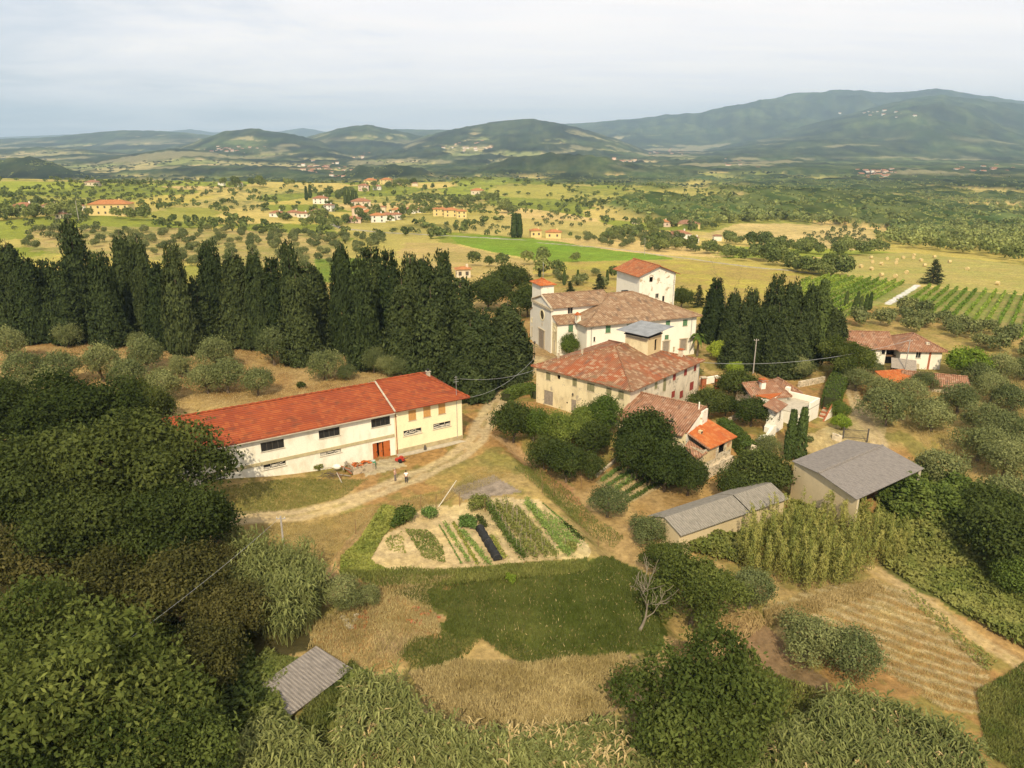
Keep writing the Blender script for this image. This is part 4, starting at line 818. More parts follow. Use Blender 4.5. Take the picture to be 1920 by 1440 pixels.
# ------------------------------------------------------------------ sheds
def grey_sheds():
    n, r, l = Vector((41.0, 80.2, 2.5)), Vector((53.7, 89.1, 2.5)), Vector((37.3, 91.5, 2.5)); b = l + Vector((10.6, 7.5, 0))
    t = empty('open_shed', (40, 86, 0), 0, 'open-sided shed with a wide weathered grey sheet roof in two slopes', 'shed')
    o = Vector((40, 86, 0)); n, r, l, b = n - o, r - o, l - o, b - o
    p1, p2 = Vector((38.75, 86.3, 3.15)) - o, Vector((51.15, 95.3, 3.15)) - o
    F = [[tuple(n), tuple(r), tuple(p2), tuple(p1)], [tuple(b), tuple(l), tuple(p1), tuple(p2)]]
    slab_roof(t, F, [tuple(n), tuple(r), tuple(p2), tuple(b), tuple(l), tuple(p1)], 'fibre', .08, under='frame', caps=[(tuple(p1), tuple(p2))])
    g = MB(); q = lambda v, z: (v.x, v.y, z); s = .96; nn, ll, pp = n * s, l * s, Vector((p1.x, p1.y, 0)) * .985
    nn = Vector((n.x + .35, n.y + .5, 0)); ll = Vector((l.x + .25, l.y - .3, 0)); pp = nn + (ll - nn) * .53
    th = Vector((.22, .16, 0))
    for A_, B_, za, zb_ in ((ll, pp, 2.38, 3.02), (pp, nn, 3.02, 2.38)):
        for k, rev in ((Vector((0, 0, 0)), False), (th, True)):
            f = [q(A_ + k, -5), q(B_ + k, -5), q(B_ + k, zb_), q(A_ + k, za)]; g.poly(f[::-1] if rev else f, 'shedw')
    g.poly([q(nn, -5), q(nn + th, -5), q(nn + th, 2.38), q(nn, 2.38)], 'shedw'); g.poly([q(ll + th, -5), q(ll, -5), q(ll, 2.38), q(ll + th, 2.38)], 'shedw'); g.build('end_wall', t)
    g = MB(); b2, l2 = b + Vector((-.3, -.4, 0)), ll
    g.poly([q(b2, -5), q(l2 + th, -5), q(l2 + th, 2.3), q(b2, 2.3)], 'shedw'); g.poly([q(b2 - Vector((-.1, .25, 0)), -5), q(b2 - Vector((-.1, .25, 0)), 2.3), q(l2 + Vector((.3, -.1, 0)), 2.3), q(l2 + Vector((.3, -.1, 0)), -5)], 'shedw'); g.build('back_wall', t)
    for f in (.05, .97):
        P_ = n + (r - n) * f + Vector((-.15, .35, 0)); c = MB(); c.box(-.16, .16, -.16, .16, -5, 2.4, 'conc', None, (P_.x, P_.y, 0)); c.build('post', t)
    for f in (.36, .67, .98):
        P_ = p1 + (p2 - p1) * f; c = MB(); c.box(-.14, .14, -.14, .14, -5, 3.0, 'conc', None, (P_.x, P_.y, 0)); c.build('post', t)
    # long low shed
    ang = R_(30.8); s = empty('low_shed', (19.3, 76.1, 0), ang, 'long low shed with a pale rendered wall and cracked grey sheet roof', 'shed')
    L_, D_ = 18.2, 5.4
    walls4(s, .2, L_ - .2, .35, D_ - .35, -4, .05, {}, 'shedw')
    m = L_ * .62
    for nm, x0, x1, dz in (('roof', 0, m - .08, 0.), ('roof', m + .10, L_, .02)):
        a, b, c, d = (x0, -.15, 0.02 + dz), (x1, -.15, .02 + dz), (x1, D_ + .15, .02 + dz), (x0, D_ + .15, .02 + dz); r1, r2 = (x0, D_ * .52, 1.05 + dz), (x1, D_ * .52, 1.05 + dz)
        slab_roof(s, [[a, b, r2, r1], [c, d, r1, r2]], [a, b, r2, c, d, r1], 'fibre2', .07, nm, 'dark')
    g = MB(); g.poly([(.2, D_ - .35, .05), (.2, .35, .05), (.2, D_ * .52, .95)], 'shedw'); g.build('gable', s); g = MB(); g.poly([(L_ - .2, .35, .05), (L_ - .2, D_ - .35, .05), (L_ - .2, D_ * .52, .95)], 'shedw'); g.build('gable', s)
    # corrugated roof nearly lost in the canes
    x, y, z = at(560, 1290); c = empty('cane_shed', (x, y, z - 1.2), R_(-38), 'small sunken shed whose grey corrugated roof shows among the canes', 'shed')
    walls4(c, -2.1, 2.1, -3.4, 3.4, -.5, 1.5, {}, 'shedw'); a, b, c2, d = (-2.5, -3.8, 1.5), (2.5, -3.8, 1.5), (2.5, 3.8, 1.95), (-2.5, 3.8, 1.95)
    m = MB(); k = 26
    for i in range(k):
        x0, x1 = -2.5 + 5 * i / k, -2.5 + 5 * (i + 1) / k; xm = (x0 + x1) / 2
        m.poly([(x0, -3.8, 1.5), (xm, -3.8, 1.58), (xm, 3.8, 2.03), (x0, 3.8, 1.95)], 'fibre'); m.poly([(xm, -3.8, 1.58), (x1, -3.8, 1.5), (x1, 3.8, 1.95), (xm, 3.8, 2.03)], 'fibre')
    m.build('roof', c)
grey_sheds()
# ------------------------------------------------------------------ the farm among the olives on the right
def far_farm():
    ang = R_(-3.); t = empty('old_farm', (77.5, 148.2, -1.5), ang, 'rambling stone farmhouse with a brown tiled roof standing among the olive trees', 'farmhouse')
    walls4(t, -7.0, 0, 1.0, 10, -2.5, 3.9, {'F': [(-3.0, -2.2, 2.0, 3.6, 'casement'), (-.95, -.2, 2.5, 3.5, 'slit'), (-4.5, -3.9, .6, 1.2, 'hole')]}, 'peel')
    walls4(t, 2.2, 10.5, -.6, 9, -2.5, 3.9, {'F': [(5.3, 6.3, 2.2, 3.7, 'casement')], 'L': []}, 'peel', 'wing')
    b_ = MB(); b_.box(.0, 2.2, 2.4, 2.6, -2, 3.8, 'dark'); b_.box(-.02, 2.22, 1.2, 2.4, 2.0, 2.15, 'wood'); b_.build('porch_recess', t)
    a, b, c, d = (-7.9, .3, 3.8), (1.6, .3, 3.8), (1.6, 10.7, 3.8), (-10.5, 8.5, 3.9); r1, r2 = (-9.8, 5.6, 6.3), (2.0, 5.4, 6.2)
    slab_roof(t, [[a, b, r2, r1], [c, d, r1, r2]], [a, b, r2, c, d, r1], 't_brn', .16, caps=[(r1, r2)])
    F, e, caps = hip_faces(1.5, 11.4, -1.3, 9.6, 3.82, 6.25); slab_roof(t, F, e, 't_brn', .16, 'wing_roof', caps=caps)
    l = MB(); l.box(-9.8, -7.0, 2.4, 8, -2.5, 3.7, 'darkstone'); l.build('lean_to', t)
    c_ = MB(); c_.box(7.6, 8.3, .6, 1.2, 3.9, 5.2, 'greyed'); c_.build('chimney', t)
    s = MB(); s.box(7.9, 8.3, -.66, -.603, -1.5, 3.6, 'brick'); s.box(-5.8, -5.0, .93, .997, -1.0, 1.2, 'brick'); s.build('brick_patch', t)
    p = empty('lean_to_shelter', (78.6, 143.6, -1.6), R_(-20), 'dark tumbledown timber shelter against the rambling stone farmhouse', 'shelter')
    m = MB(); m.poly([(-2.4, -1.6, 1.6), (2.2, -1.6, 1.2), (2.4, 2.0, 2.6), (-2.2, 2.0, 2.8)], 'greywood'); m.poly([(-2.4, -1.6, 1.55), (-2.2, 2.0, 2.75), (2.4, 2.0, 2.55), (2.2, -1.6, 1.15)], 'dark'); m.build('roof', p)
    for x, y in ((-2.2, -1.4), (2, -1.4), (2.2, 1.8), (-2, 1.8)):
        m = MB(); m.tube([(x, y, -1), (x, y, 1.4 + (1.0 if y > 0 else 0))], .09, 'wood', 6); m.build('post', p)
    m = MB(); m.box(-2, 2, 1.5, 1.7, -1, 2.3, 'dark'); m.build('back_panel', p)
    r = empty('brick_byre', (71.6, 133.4, -1.7), R_(8), 'ruined byre with a low plain orange roof in front of the stone farmhouse', 'byre')
    walls4(r, -1.0, 5.2, -2.4, 3.6, -1, 1.5, {}, 'darkstone')
    a, b, c, d = (-1.6, -3.2, 1.45), (5.6, -2.6, 1.45), (5.4, 5.0, 2.6), (-1.0, 4.6, 2.6); slab_roof(r, [[a, b, c, d]], [a, b, c, d], 't_org', .12)
    u = empty('stone_byre', (80.8, 135.0, -1.9), R_(-22), 'ruined stone byre with a sagging brown roof by the bright green tree', 'byre')
    walls4(u, -5.5, 4.6, -2.2, 3.0, -1.5, 1.6, {'R': []}, 'stone')
    a, b, c, d = (-6.3, -2.9, 1.5), (5.2, -2.9, 1.5), (5.2, 3.7, 1.5), (-6.3, 3.7, 1.5); r1, r2 = (-6.3, .5, 2.9), (4.9, .5, 2.9)
    slab_roof(u, [[a, b, r2, r1], [c, d, r1, r2]], [a, b, r2, c, d, r1], 't_brn', .14, caps=[(r1, r2)])
    g = MB(); g.poly([(4.6, -2.2, 1.6), (4.6, 3.0, 1.6), (4.6, .5, 2.75)], 'peel'); g.build('gable', u); g = MB(); g.poly([(-5.5, 3, 1.6), (-5.5, -2.2, 1.6), (-5.5, .5, 2.75)], 'stone'); g.build('gable', u)
    walls4(u, -6.3, -2.2, -5.4, -2.9, -1.5, 1.0, {}, 'stone', 'front_bay'); a, b, c, d = (-6.7, -5.8, 1.0), (-1.8, -5.8, 1.0), (-1.8, -2.6, 1.65), (-6.7, -2.6, 1.65); slab_roof(u, [[a, b, c, d]], [a, b, c, d], 't_brn', .12, 'front_bay_roof')
far_farm()
# ------------------------------------------------------------------ plants
def leaf_mat(name, c, c2, trans=.25, tintvar=.25):
    m = bpy.data.materials.new(name); m.use_nodes = True; t = m.node_tree; t.nodes.clear()
    o = t.nodes.new("ShaderNodeOutputMaterial"); d = t.nodes.new("ShaderNodeBsdfDiffuse"); tr = t.nodes.new("ShaderNodeBsdfTranslucent"); mx_ = t.nodes.new("ShaderNodeMixShader"); mx_.inputs[0].default_value = trans
    a = t.nodes.new("ShaderNodeAttribute"); a.attribute_name = "Col"; sp = t.nodes.new("ShaderNodeSeparateColor"); t.links.new(a.outputs[0], sp.inputs[0])
    oi = t.nodes.new("ShaderNodeObjectInfo")
    k = mix(t, c, c2, sp.outputs[0])
    k = mix(t, k, (1.5, 1.5, 1.5), ramp(t, sp.outputs[1], 0, 1, 0, .55), 'MULTIPLY') if False else k
    h = t.nodes.new("ShaderNodeHueSaturation"); t.links.new(k, h.inputs['Color']); t.links.new(ramp(t, oi.outputs['Random'], 0, 1, 1 - tintvar, 1 + tintvar), h.inputs['Value'])
    t.links.new(ramp(t, oi.outputs['Random'], 0, 1, .515, .485), h.inputs['Hue'])
    g = t.nodes.new("ShaderNodeMixRGB"); g.blend_type = 'MULTIPLY'; g.inputs[0].default_value = 1; t.links.new(h.outputs[0], g.inputs[1]); v = t.nodes.new("ShaderNodeCombineColor")
    for i in range(3): t.links.new(ramp(t, sp.outputs[1], 0, 1, .55, 1.45), v.inputs[i])
    t.links.new(v.outputs[0], g.inputs[2])
    t.links.new(g.outputs[0], d.inputs[0]); t.links.new(g.outputs[0], tr.inputs[0]); t.links.new(d.outputs[0], mx_.inputs[1]); t.links.new(tr.outputs[0], mx_.inputs[2]); t.links.new(mx_.outputs[0], o.inputs[0]); return m
LM = dict(
    oak=leaf_mat("oak leaves", (.030, .045, .012), (.083, .098, .026)), walnut=leaf_mat("walnut leaves", (.050, .072, .016), (.15, .17, .042), .3), brownish=leaf_mat("tired leaves", (.042, .046, .014), (.105, .098, .030)),
    olive=leaf_mat("olive leaves", (.075, .095, .032), (.20, .215, .085), .15), cypress=leaf_mat("cypress sprays", (.018, .030, .012), (.055, .070, .024), .05), slim=leaf_mat("slim cypress sprays", (.04, .065, .02), (.09, .12, .035), .05),
    laurel=leaf_mat("laurel leaves", (.07, .11, .022), (.17, .21, .045)), dark=leaf_mat("dark leaves", (.030, .046, .013), (.085, .105, .028)), bright=leaf_mat("bright leaves", (.15, .22, .025), (.28, .34, .05), .3),
    far=leaf_mat("distant leaves", (.085, .115, .034), (.20, .225, .07), .1, .35), cane=leaf_mat("cane leaves", (.085, .110, .030), (.25, .265, .095), .3), bamboo=leaf_mat("bamboo leaves", (.095, .125, .030), (.27, .26, .072), .3),
    straw=leaf_mat("dry grass", (.36, .27, .11), (.55, .43, .21), .2), weed=leaf_mat("weeds", (.12, .15, .035), (.24, .24, .07), .25), ivy=leaf_mat("ivy leaves", (.055, .09, .02), (.13, .17, .04)), vine=leaf_mat("vine leaves", (.13, .21, .03), (.24, .31, .055), .25),
    lettuce=leaf_mat("salad leaves", (.10, .17, .04), (.20, .27, .07), .2), meadow=leaf_mat("meadow grass", (.075, .10, .02), (.15, .17, .045), .2), squash=leaf_mat("squash leaves", (.12, .16, .03), (.34, .33, .08), .25),
)
BARK = plain("bark", (.17, .13, .09), .95, .4, 4); BARKP = plain("pale bark", (.42, .34, .24), .95, .3, 5)
def cards(P_, Nn, ln, wd, rng, jitter=.7, up=None, shape='diamond'):
    """leaf blades at points P_, facing about Nn. returns verts (4n,3)"""
    n = len(P_); N_ = Nn + rng.normal(0, jitter, (n, 3)); N_ /= np.linalg.norm(N_, axis=1, keepdims=True) + 1e-9
    if up is None: T = rng.normal(0, 1, (n, 3))
    else: T = up + rng.normal(0, .35, (n, 3))
    T -= (T * N_).sum(1, keepdims=True) * N_; T /= np.linalg.norm(T, axis=1, keepdims=True) + 1e-9; B = np.cross(N_, T)
    l = (ln * rng.uniform(.65, 1.35, n))[:, None] / 2; w_ = (wd * rng.uniform(.65, 1.35, n))[:, None] / 2
    if shape == 'diamond': V = np.stack([P_ - T * l, P_ + B * w_ - T * l * .1, P_ + T * l, P_ - B * w_ - T * l * .1], 1)
    else: V = np.stack([P_ - T * l - B * w_, P_ - T * l + B * w_, P_ + T * l + B * w_, P_ + T * l - B * w_], 1)
    return V.reshape(-1, 3)
def card_mesh(name, V, mat, mixv, brt):
    n = len(V) // 4; c = np.zeros((n * 4, 3), np.float32); c[:, 0] = np.repeat(np.clip(mixv, 0, 1), 4); c[:, 1] = np.repeat(np.clip(brt, 0, 1), 4)
    return mesh_np(name, V, np.arange(n * 4), np.full(n, 4), [mat], c)
def blob_points(blobs, n, rng, under=.25, stray=.22):
    """points on the outside of a heap of balls, most of them on top and sides"""
    C_ = np.array([b[0] for b in blobs]); R__ = np.array([b[1] for b in blobs]); pr = R__ ** 2 / (R__ ** 2).sum(); P_, N_, I = [], [], []; got = 0
    for _ in range(12):
        k = rng.choice(len(blobs), n, p=pr); d = rng.normal(0, 1, (n, 3)); d /= np.linalg.norm(d, axis=1, keepdims=True); keep = (d[:, 2] > -.35) | (rng.random(n) < under); k, d = k[keep], d[keep]
        q = C_[k] + d * R__[k][:, None] * np.array([1, 1, .85]) * np.where(rng.random(len(k)) < stray, rng.uniform(1.0, 1.5, len(k)), rng.uniform(.6, 1.1, len(k)))[:, None] + rng.normal(0, .10, (len(k), 3)) * R__[k][:, None]
        ins = np.zeros(len(q), bool)
        for j in range(len(blobs)): ins |= (np.linalg.norm((q - C_[j]) / np.array([1, 1, .85]), axis=1) < R__[j] * .62)
        P_.append(q[~ins]); N_.append(d[~ins]); I.append(k[~ins]); got += (~ins).sum()
        if got > n: break
    return np.concatenate(P_)[:n], np.concatenate(N_)[:n], np.concatenate(I)[:n]
def crown(name, mat, R, Hh, n, leaf, asp, seed, nb=26, lumps=.40, flat=1., spread=.70):
    """round crown of radius R, height Hh, centred on the origin"""
    rng = np.random.default_rng(seed); blobs = []
    for i in range(nb):
        d = rng.normal(0, 1, 3); d /= np.linalg.norm(d); d[2] = abs(d[2]) * 1.0 - .35 if rng.random() < .75 else d[2]
        rad = spread * rng.uniform(.30, 1.12) ** .6; r = R * lumps * rng.uniform(.40, 1.30)
        blobs.append((np.array([d[0] * R * rad, d[1] * R * rad, d[2] * Hh * .5 * rad]), r))
    blobs.append((np.array([0, 0, 0.]), R * .55)); P_, N_, I = blob_points(blobs, n, rng)
    tint = rng.uniform(0, 1, len(blobs)); mixv = .25 * rng.random(len(P_)) + .5 * tint[I] + .25 * np.clip((P_[:, 2] / Hh) + .5, 0, 1) * rng.random(len(P_))
    brt = .30 + .25 * tint[I] + .40 * rng.random(len(P_))
    return card_mesh(name, cards(P_, N_, leaf, leaf * asp, rng, .75), mat, mixv, brt), blobs
def limbs(base, blobs, r0, mat, rng, k=7, zsplit=.45, name='trunk'):
    mb = MB(); top = Vector((0, 0, -base * (1 - zsplit))); lean = Vector((rng.uniform(-.12, .12), rng.uniform(-.12, .12), 0)) * base
    mb.tube([(0, 0, -base - .4), (lean.x * .3, lean.y * .3, -base * .75), (lean.x, lean.y, top.z)], [r0 * 1.25, r0 * .95, r0 * .8], mat, 7)
    for i in range(min(k, len(blobs))):
        c = Vector(blobs[i][0]); m = (Vector((lean.x, lean.y, top.z)) + c) / 2 + Vector((rng.uniform(-.2, .2), rng.uniform(-.2, .2), .25)); mb.tube([(lean.x, lean.y, top.z - .1), m, c], [r0 * .6, r0 * .4, r0 * .12], mat, 5)
    return mb
def tree_proto(name, mat, R, Hh, base, n, leaf, asp, seed, label='', cat='tree', r0=.25, bark=BARK, **kw):
    """thing with trunk and crown; `base` = height of the crown's middle above the ground"""
    me, blobs = crown(name + "_crown", mat, R, Hh, n, leaf, asp, seed, **kw); rng = random.Random(seed)
    tm = limbs(base, blobs, r0, bark, rng); tb = tm.build("trunk"); tmesh = tb.data; bpy.data.objects.remove(tb)
    return dict(name=name, crown=me, trunk=tmesh, base=base, cat=cat)
def put(pr, x, y, z, s=1., rz=0., label=None, group=None, name=None, sz=None):
    t = empty(name or pr['name'], (x, y, z), rz, label, pr['cat'], group); sz = sz or s; t.scale = (s, s, sz)
    for nm in ('trunk', 'crown'):
        o = link(nm, pr[nm], t); o.location = (0, 0, pr['base'])
    return t
RG = random.Random(7)
P = {}
P['oak'] = [tree_proto('oak_tree', LM['oak'], 7.5, 10.5, 7.4, 30000, .42, .6, 11 + i, r0=.45, nb=56, lumps=.27, spread=.90) for i in range(2)]
P['walnut'] = [tree_proto('walnut_tree', LM['walnut'], 5.0, 7.5, 4.6, 17000, .36, .5, 21 + i, r0=.28, nb=44, lumps=.27, spread=.95) for i in range(2)]
P['brownish'] = [tree_proto('oak_tree', LM['brownish'], 4.6, 6.5, 4.6, 13000, .36, .55, 31 + i, r0=.26, nb=34, lumps=.32) for i in range(2)]
P['olive'] = [tree_proto('olive_tree', LM['olive'], 2.9, 4.0, 2.5, 6500, .30, .38, 41 + i, r0=.22, nb=20, lumps=.42, spread=.72) for i in range(4)]
P['laurel'] = [tree_proto('laurel_tree', LM['laurel'], 3.0, 4.6, 2.8, 8000, .28, .5, 51 + i, r0=.15, nb=26, lumps=.36) for i in range(2)]
P['dark'] = [tree_proto('evergreen_tree', LM['dark'], 3.4, 4.8, 3.0, 8500, .32, .55, 61 + i, r0=.18, nb=26, lumps=.36) for i in range(2)]
P['bright'] = [tree_proto('fig_tree', LM['bright'], 3.2, 4.4, 2.8, 6500, .36, .6, 71, r0=.18, nb=22, lumps=.38)]
def cypress(name, R, Hh, n, seed, mat, tips=3, power=.75, spray=.62, tuft=330, low=.12, even=False):
    rng = np.random.default_rng(seed); ang0 = rng.uniform(0, 6.28)
    leaders = [(0, 0, 1.)] + [(R * .42 * math.cos(ang0 + 2.1 * i), R * .42 * math.sin(ang0 + 2.1 * i), rng.uniform(.70, .93)) for i in range(tips - 1)]
    cen, out_ = [], []
    for (lx, ly, hs) in leaders:
        m = int(tuft * (1.0 if hs == 1. else .5)); h = rng.random(m) * .97 if even else 1 - np.sqrt(1 - rng.random(m) * .985); a = rng.uniform(0, 6.2832, m); rr = (R if hs == 1. else R * .62) * (1 - h) ** power * np.clip((h + .06) / low, .45, 1) * (rng.uniform(.80, 1.12, m))
        rr = rr * (1 + .16 * np.sin(a * 3 + h * 9 + seed)) + .12
        cen.append(np.stack([lx * (1 - .55 * h) + rr * np.cos(a), ly * (1 - .55 * h) + rr * np.sin(a), h * Hh * hs + .35], 1)); out_.append(np.stack([np.cos(a), np.sin(a), np.full(m, .35)], 1))
    cen, out_ = np.concatenate(cen), np.concatenate(out_); per = max(4, n // len(cen)); k = np.repeat(np.arange(len(cen)), per)
    tsz = rng.uniform(.55, 1.25, len(cen)) * R * .125
    q = rng.normal(0, 1, (len(k), 3)); P_ = cen[k] + q * tsz[k][:, None] * np.array([.6, .6, .8]); up = out_[k] * .55 + np.array([0, 0, 1.])
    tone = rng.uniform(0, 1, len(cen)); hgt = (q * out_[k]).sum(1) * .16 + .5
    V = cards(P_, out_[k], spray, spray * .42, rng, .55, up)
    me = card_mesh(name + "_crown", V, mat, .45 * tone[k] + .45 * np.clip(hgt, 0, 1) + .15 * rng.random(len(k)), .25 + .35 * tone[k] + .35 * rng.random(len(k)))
    mb = MB(); mb.tube([(0, 0, -.5), (0, 0, Hh * .5), (0, 0, Hh * .93)], [.34 * R / 3, .22 * R / 3, .03], BARK, 6)
    # the shaded wood inside, so that one does not look straight through
    inner = MB(); prof = [(R * .62 * (1 - h) ** power * min(1, (h + .06) / low), h * Hh) for h in (.05, .12, .3, .5, .7, .88)]
    tb = mb.build("trunk"); tm = tb.data; bpy.data.objects.remove(tb)
    return dict(name=name, crown=me, trunk=tm, base=0., cat='cypress tree')
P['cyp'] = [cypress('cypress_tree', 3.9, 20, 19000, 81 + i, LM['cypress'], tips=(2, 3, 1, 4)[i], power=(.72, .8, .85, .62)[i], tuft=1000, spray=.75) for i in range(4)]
P['slim'] = [cypress('cypress_tree', .72, 8.2, 9000, 91 + i, LM['slim'], tips=1, power=.45, spray=.40, tuft=600, low=.2, even=True) for i in range(2)]
P['tallslim'] = [cypress('cypress_tree', 1.7, 17, 9000, 95, LM['slim'], tips=1, power=.40, spray=.6, tuft=700, low=.15, even=True)]
def conifer(seed):     # open layered conifer (cedar or fir)
    rng = np.random.default_rng(seed); Hh, R = 11., 4.2; mb = MB(); mb.tube([(0, 0, -.4), (0, 0, Hh * .97)], [.26, .03], BARK, 6); Pp, Nn = [], []
    for h in np.arange(1.0, Hh - .3, .55):
        r = R * (1 - h / Hh) ** .8 + .15
        for a in rng.uniform(0, 6.28, 8):
            l = r * rng.uniform(.6, 1.05); e = np.array([math.cos(a), math.sin(a), -.12]); mb.tube([(0, 0, h), tuple(e * l + np.array([0, 0, h]))], [.05, .015], BARK, 4, False)
            m = int(34 * l / 2) + 6; s = rng.random(m) ** .6; Pp.append(np.array([0, 0, h]) + e * (s * l)[:, None] + rng.normal(0, .22, (m, 3)) * np.array([1, 1, .5])); Nn.append(np.tile([0, 0, 1.], (m, 1)))
    Pp, Nn = np.concatenate(Pp), np.concatenate(Nn); me = card_mesh('conifer_crown', cards(Pp, Nn, .5, .2, rng, .5), LM['cypress'], rng.random(len(Pp)), .3 + .6 * rng.random(len(Pp)))
    tb = mb.build("trunk"); tm = tb.data; bpy.data.objects.remove(tb); return dict(name='fir_tree', crown=me, trunk=tm, base=0., cat='fir tree')
P['fir'] = [conifer(101)]
def tree_at(kind, u, v, s=1., h=0., label=None, group=None, i=None, sz=None, name=None):
    """stand a tree so that the point h metres up its stem lies on the sight line (u, v)"""
    x, y, z = at(u, v, h); L_ = P[kind]; pr = L_[RG.randrange(len(L_)) if i is None else i]
    return put(pr, x, y, z - .1, s, RG.uniform(0, 6.28), label, group, name, sz)

# the wooded corner on the left
for u, v, s, i, lb in ((256, 868, 1.18, 0, 'dark spreading oak whose branches reach over the end of the white barn'), (150, 790, 1.05, 1, 'dark oak at the back of the wooded corner, below the olive slope'), (50, 900, 1.05, 0, 'broad dark oak at the picture edge behind the brownish oaks'),
                       (312, 978, .85, 1, 'smaller dark oak beside the end of the dirt track'), (160, 975, .9, 0, 'dark oak in the middle of the wooded corner'), (-40, 800, 1., 1, 'dark oak cut by the picture edge below the grey olives'), (262, 760, .62, 1, 'low dark oak topping the wooded corner beside the barn roof')):
    tree_at('oak', u, v, s, 7.4 * s, lb, 'dark oaks by the barn', i)
for u, v, s, i, lb in ((150, 1310, 1.45, 0, 'big leafy walnut with bright leaf tips filling the corner under the oaks'), (-10, 1230, 1.2, 1, 'leafy walnut cut by the picture edge under the brownish oaks'), (290, 1430, .95, 1, 'leafy walnut at the bottom picture edge beside the sunken shed'), (30, 1440, 1.2, 0, 'leafy walnut in the very corner of the picture')):
    tree_at('walnut', u, v, s, 4.6 * s, lb, 'walnuts in the corner', i)
for u, v, s, i, lb in ((330, 1090, 1.05, 0, 'brownish oak under the overhead wire beside the cane thicket'), (430, 1145, .8, 1, 'small rusty brown oak between the canes and the walnuts'), (60, 1050, 1.1, 1, 'brownish oak at the picture edge above the walnuts'), (190, 1090, 1.0, 0, 'brownish oak in the middle of the wooded corner'), (420, 1060, .62, 0, 'low brownish oak at the bend of the wire, beside the green canes'), (380, 1230, .8, 0, 'shaded brownish oak above the sunken grey shed')):
    tree_at('brownish', u, v, s, 4.6 * s, lb, 'brownish oaks', i)
# trees round the lower field
for k, u, v, s, lb in (('walnut', 1300, 1103, .92, 'bushy green walnut behind the bleached dead tree'), ('walnut', 1310, 1325, 1.12, 'large yellow-green walnut at the bottom of the dry plot'), ('walnut', 1395, 1290, .62, 'small walnut leaning against the big yellow-green one'), ('walnut', 1250, 1045, .55, 'low walnut between the grey-green bush and the dead tree')):
    tree_at(k, u, v, s, 4.6 * s, lb)
for u, v, s, i, lb in ((1515, 1190, 1.05, 0, 'dark bushy olive tree on the edge of the stubble field'), (1592, 1218, 1.0, 1, 'olive tree beside the ploughed brown plot, paired with a darker one'), (1408, 1105, .9, 2, 'lone grey olive tree below the bamboo'), (1140, 940, .88, 3, 'round grey olive tree at the foot of the kitchen garden'), (1213, 990, .82, 0, 'slight grey olive tree at the end of the long low shed'), (690, 1075 + 40, .5, 1, 'small grey olive bush above the spoil heap')):
    tree_at('olive', u, v, s, 2.5 * s, lb, None, i)
tree_at('olive', 640, 1110, .72, 2.0, 'grey-green olive bush below the squash bed', None, 2)
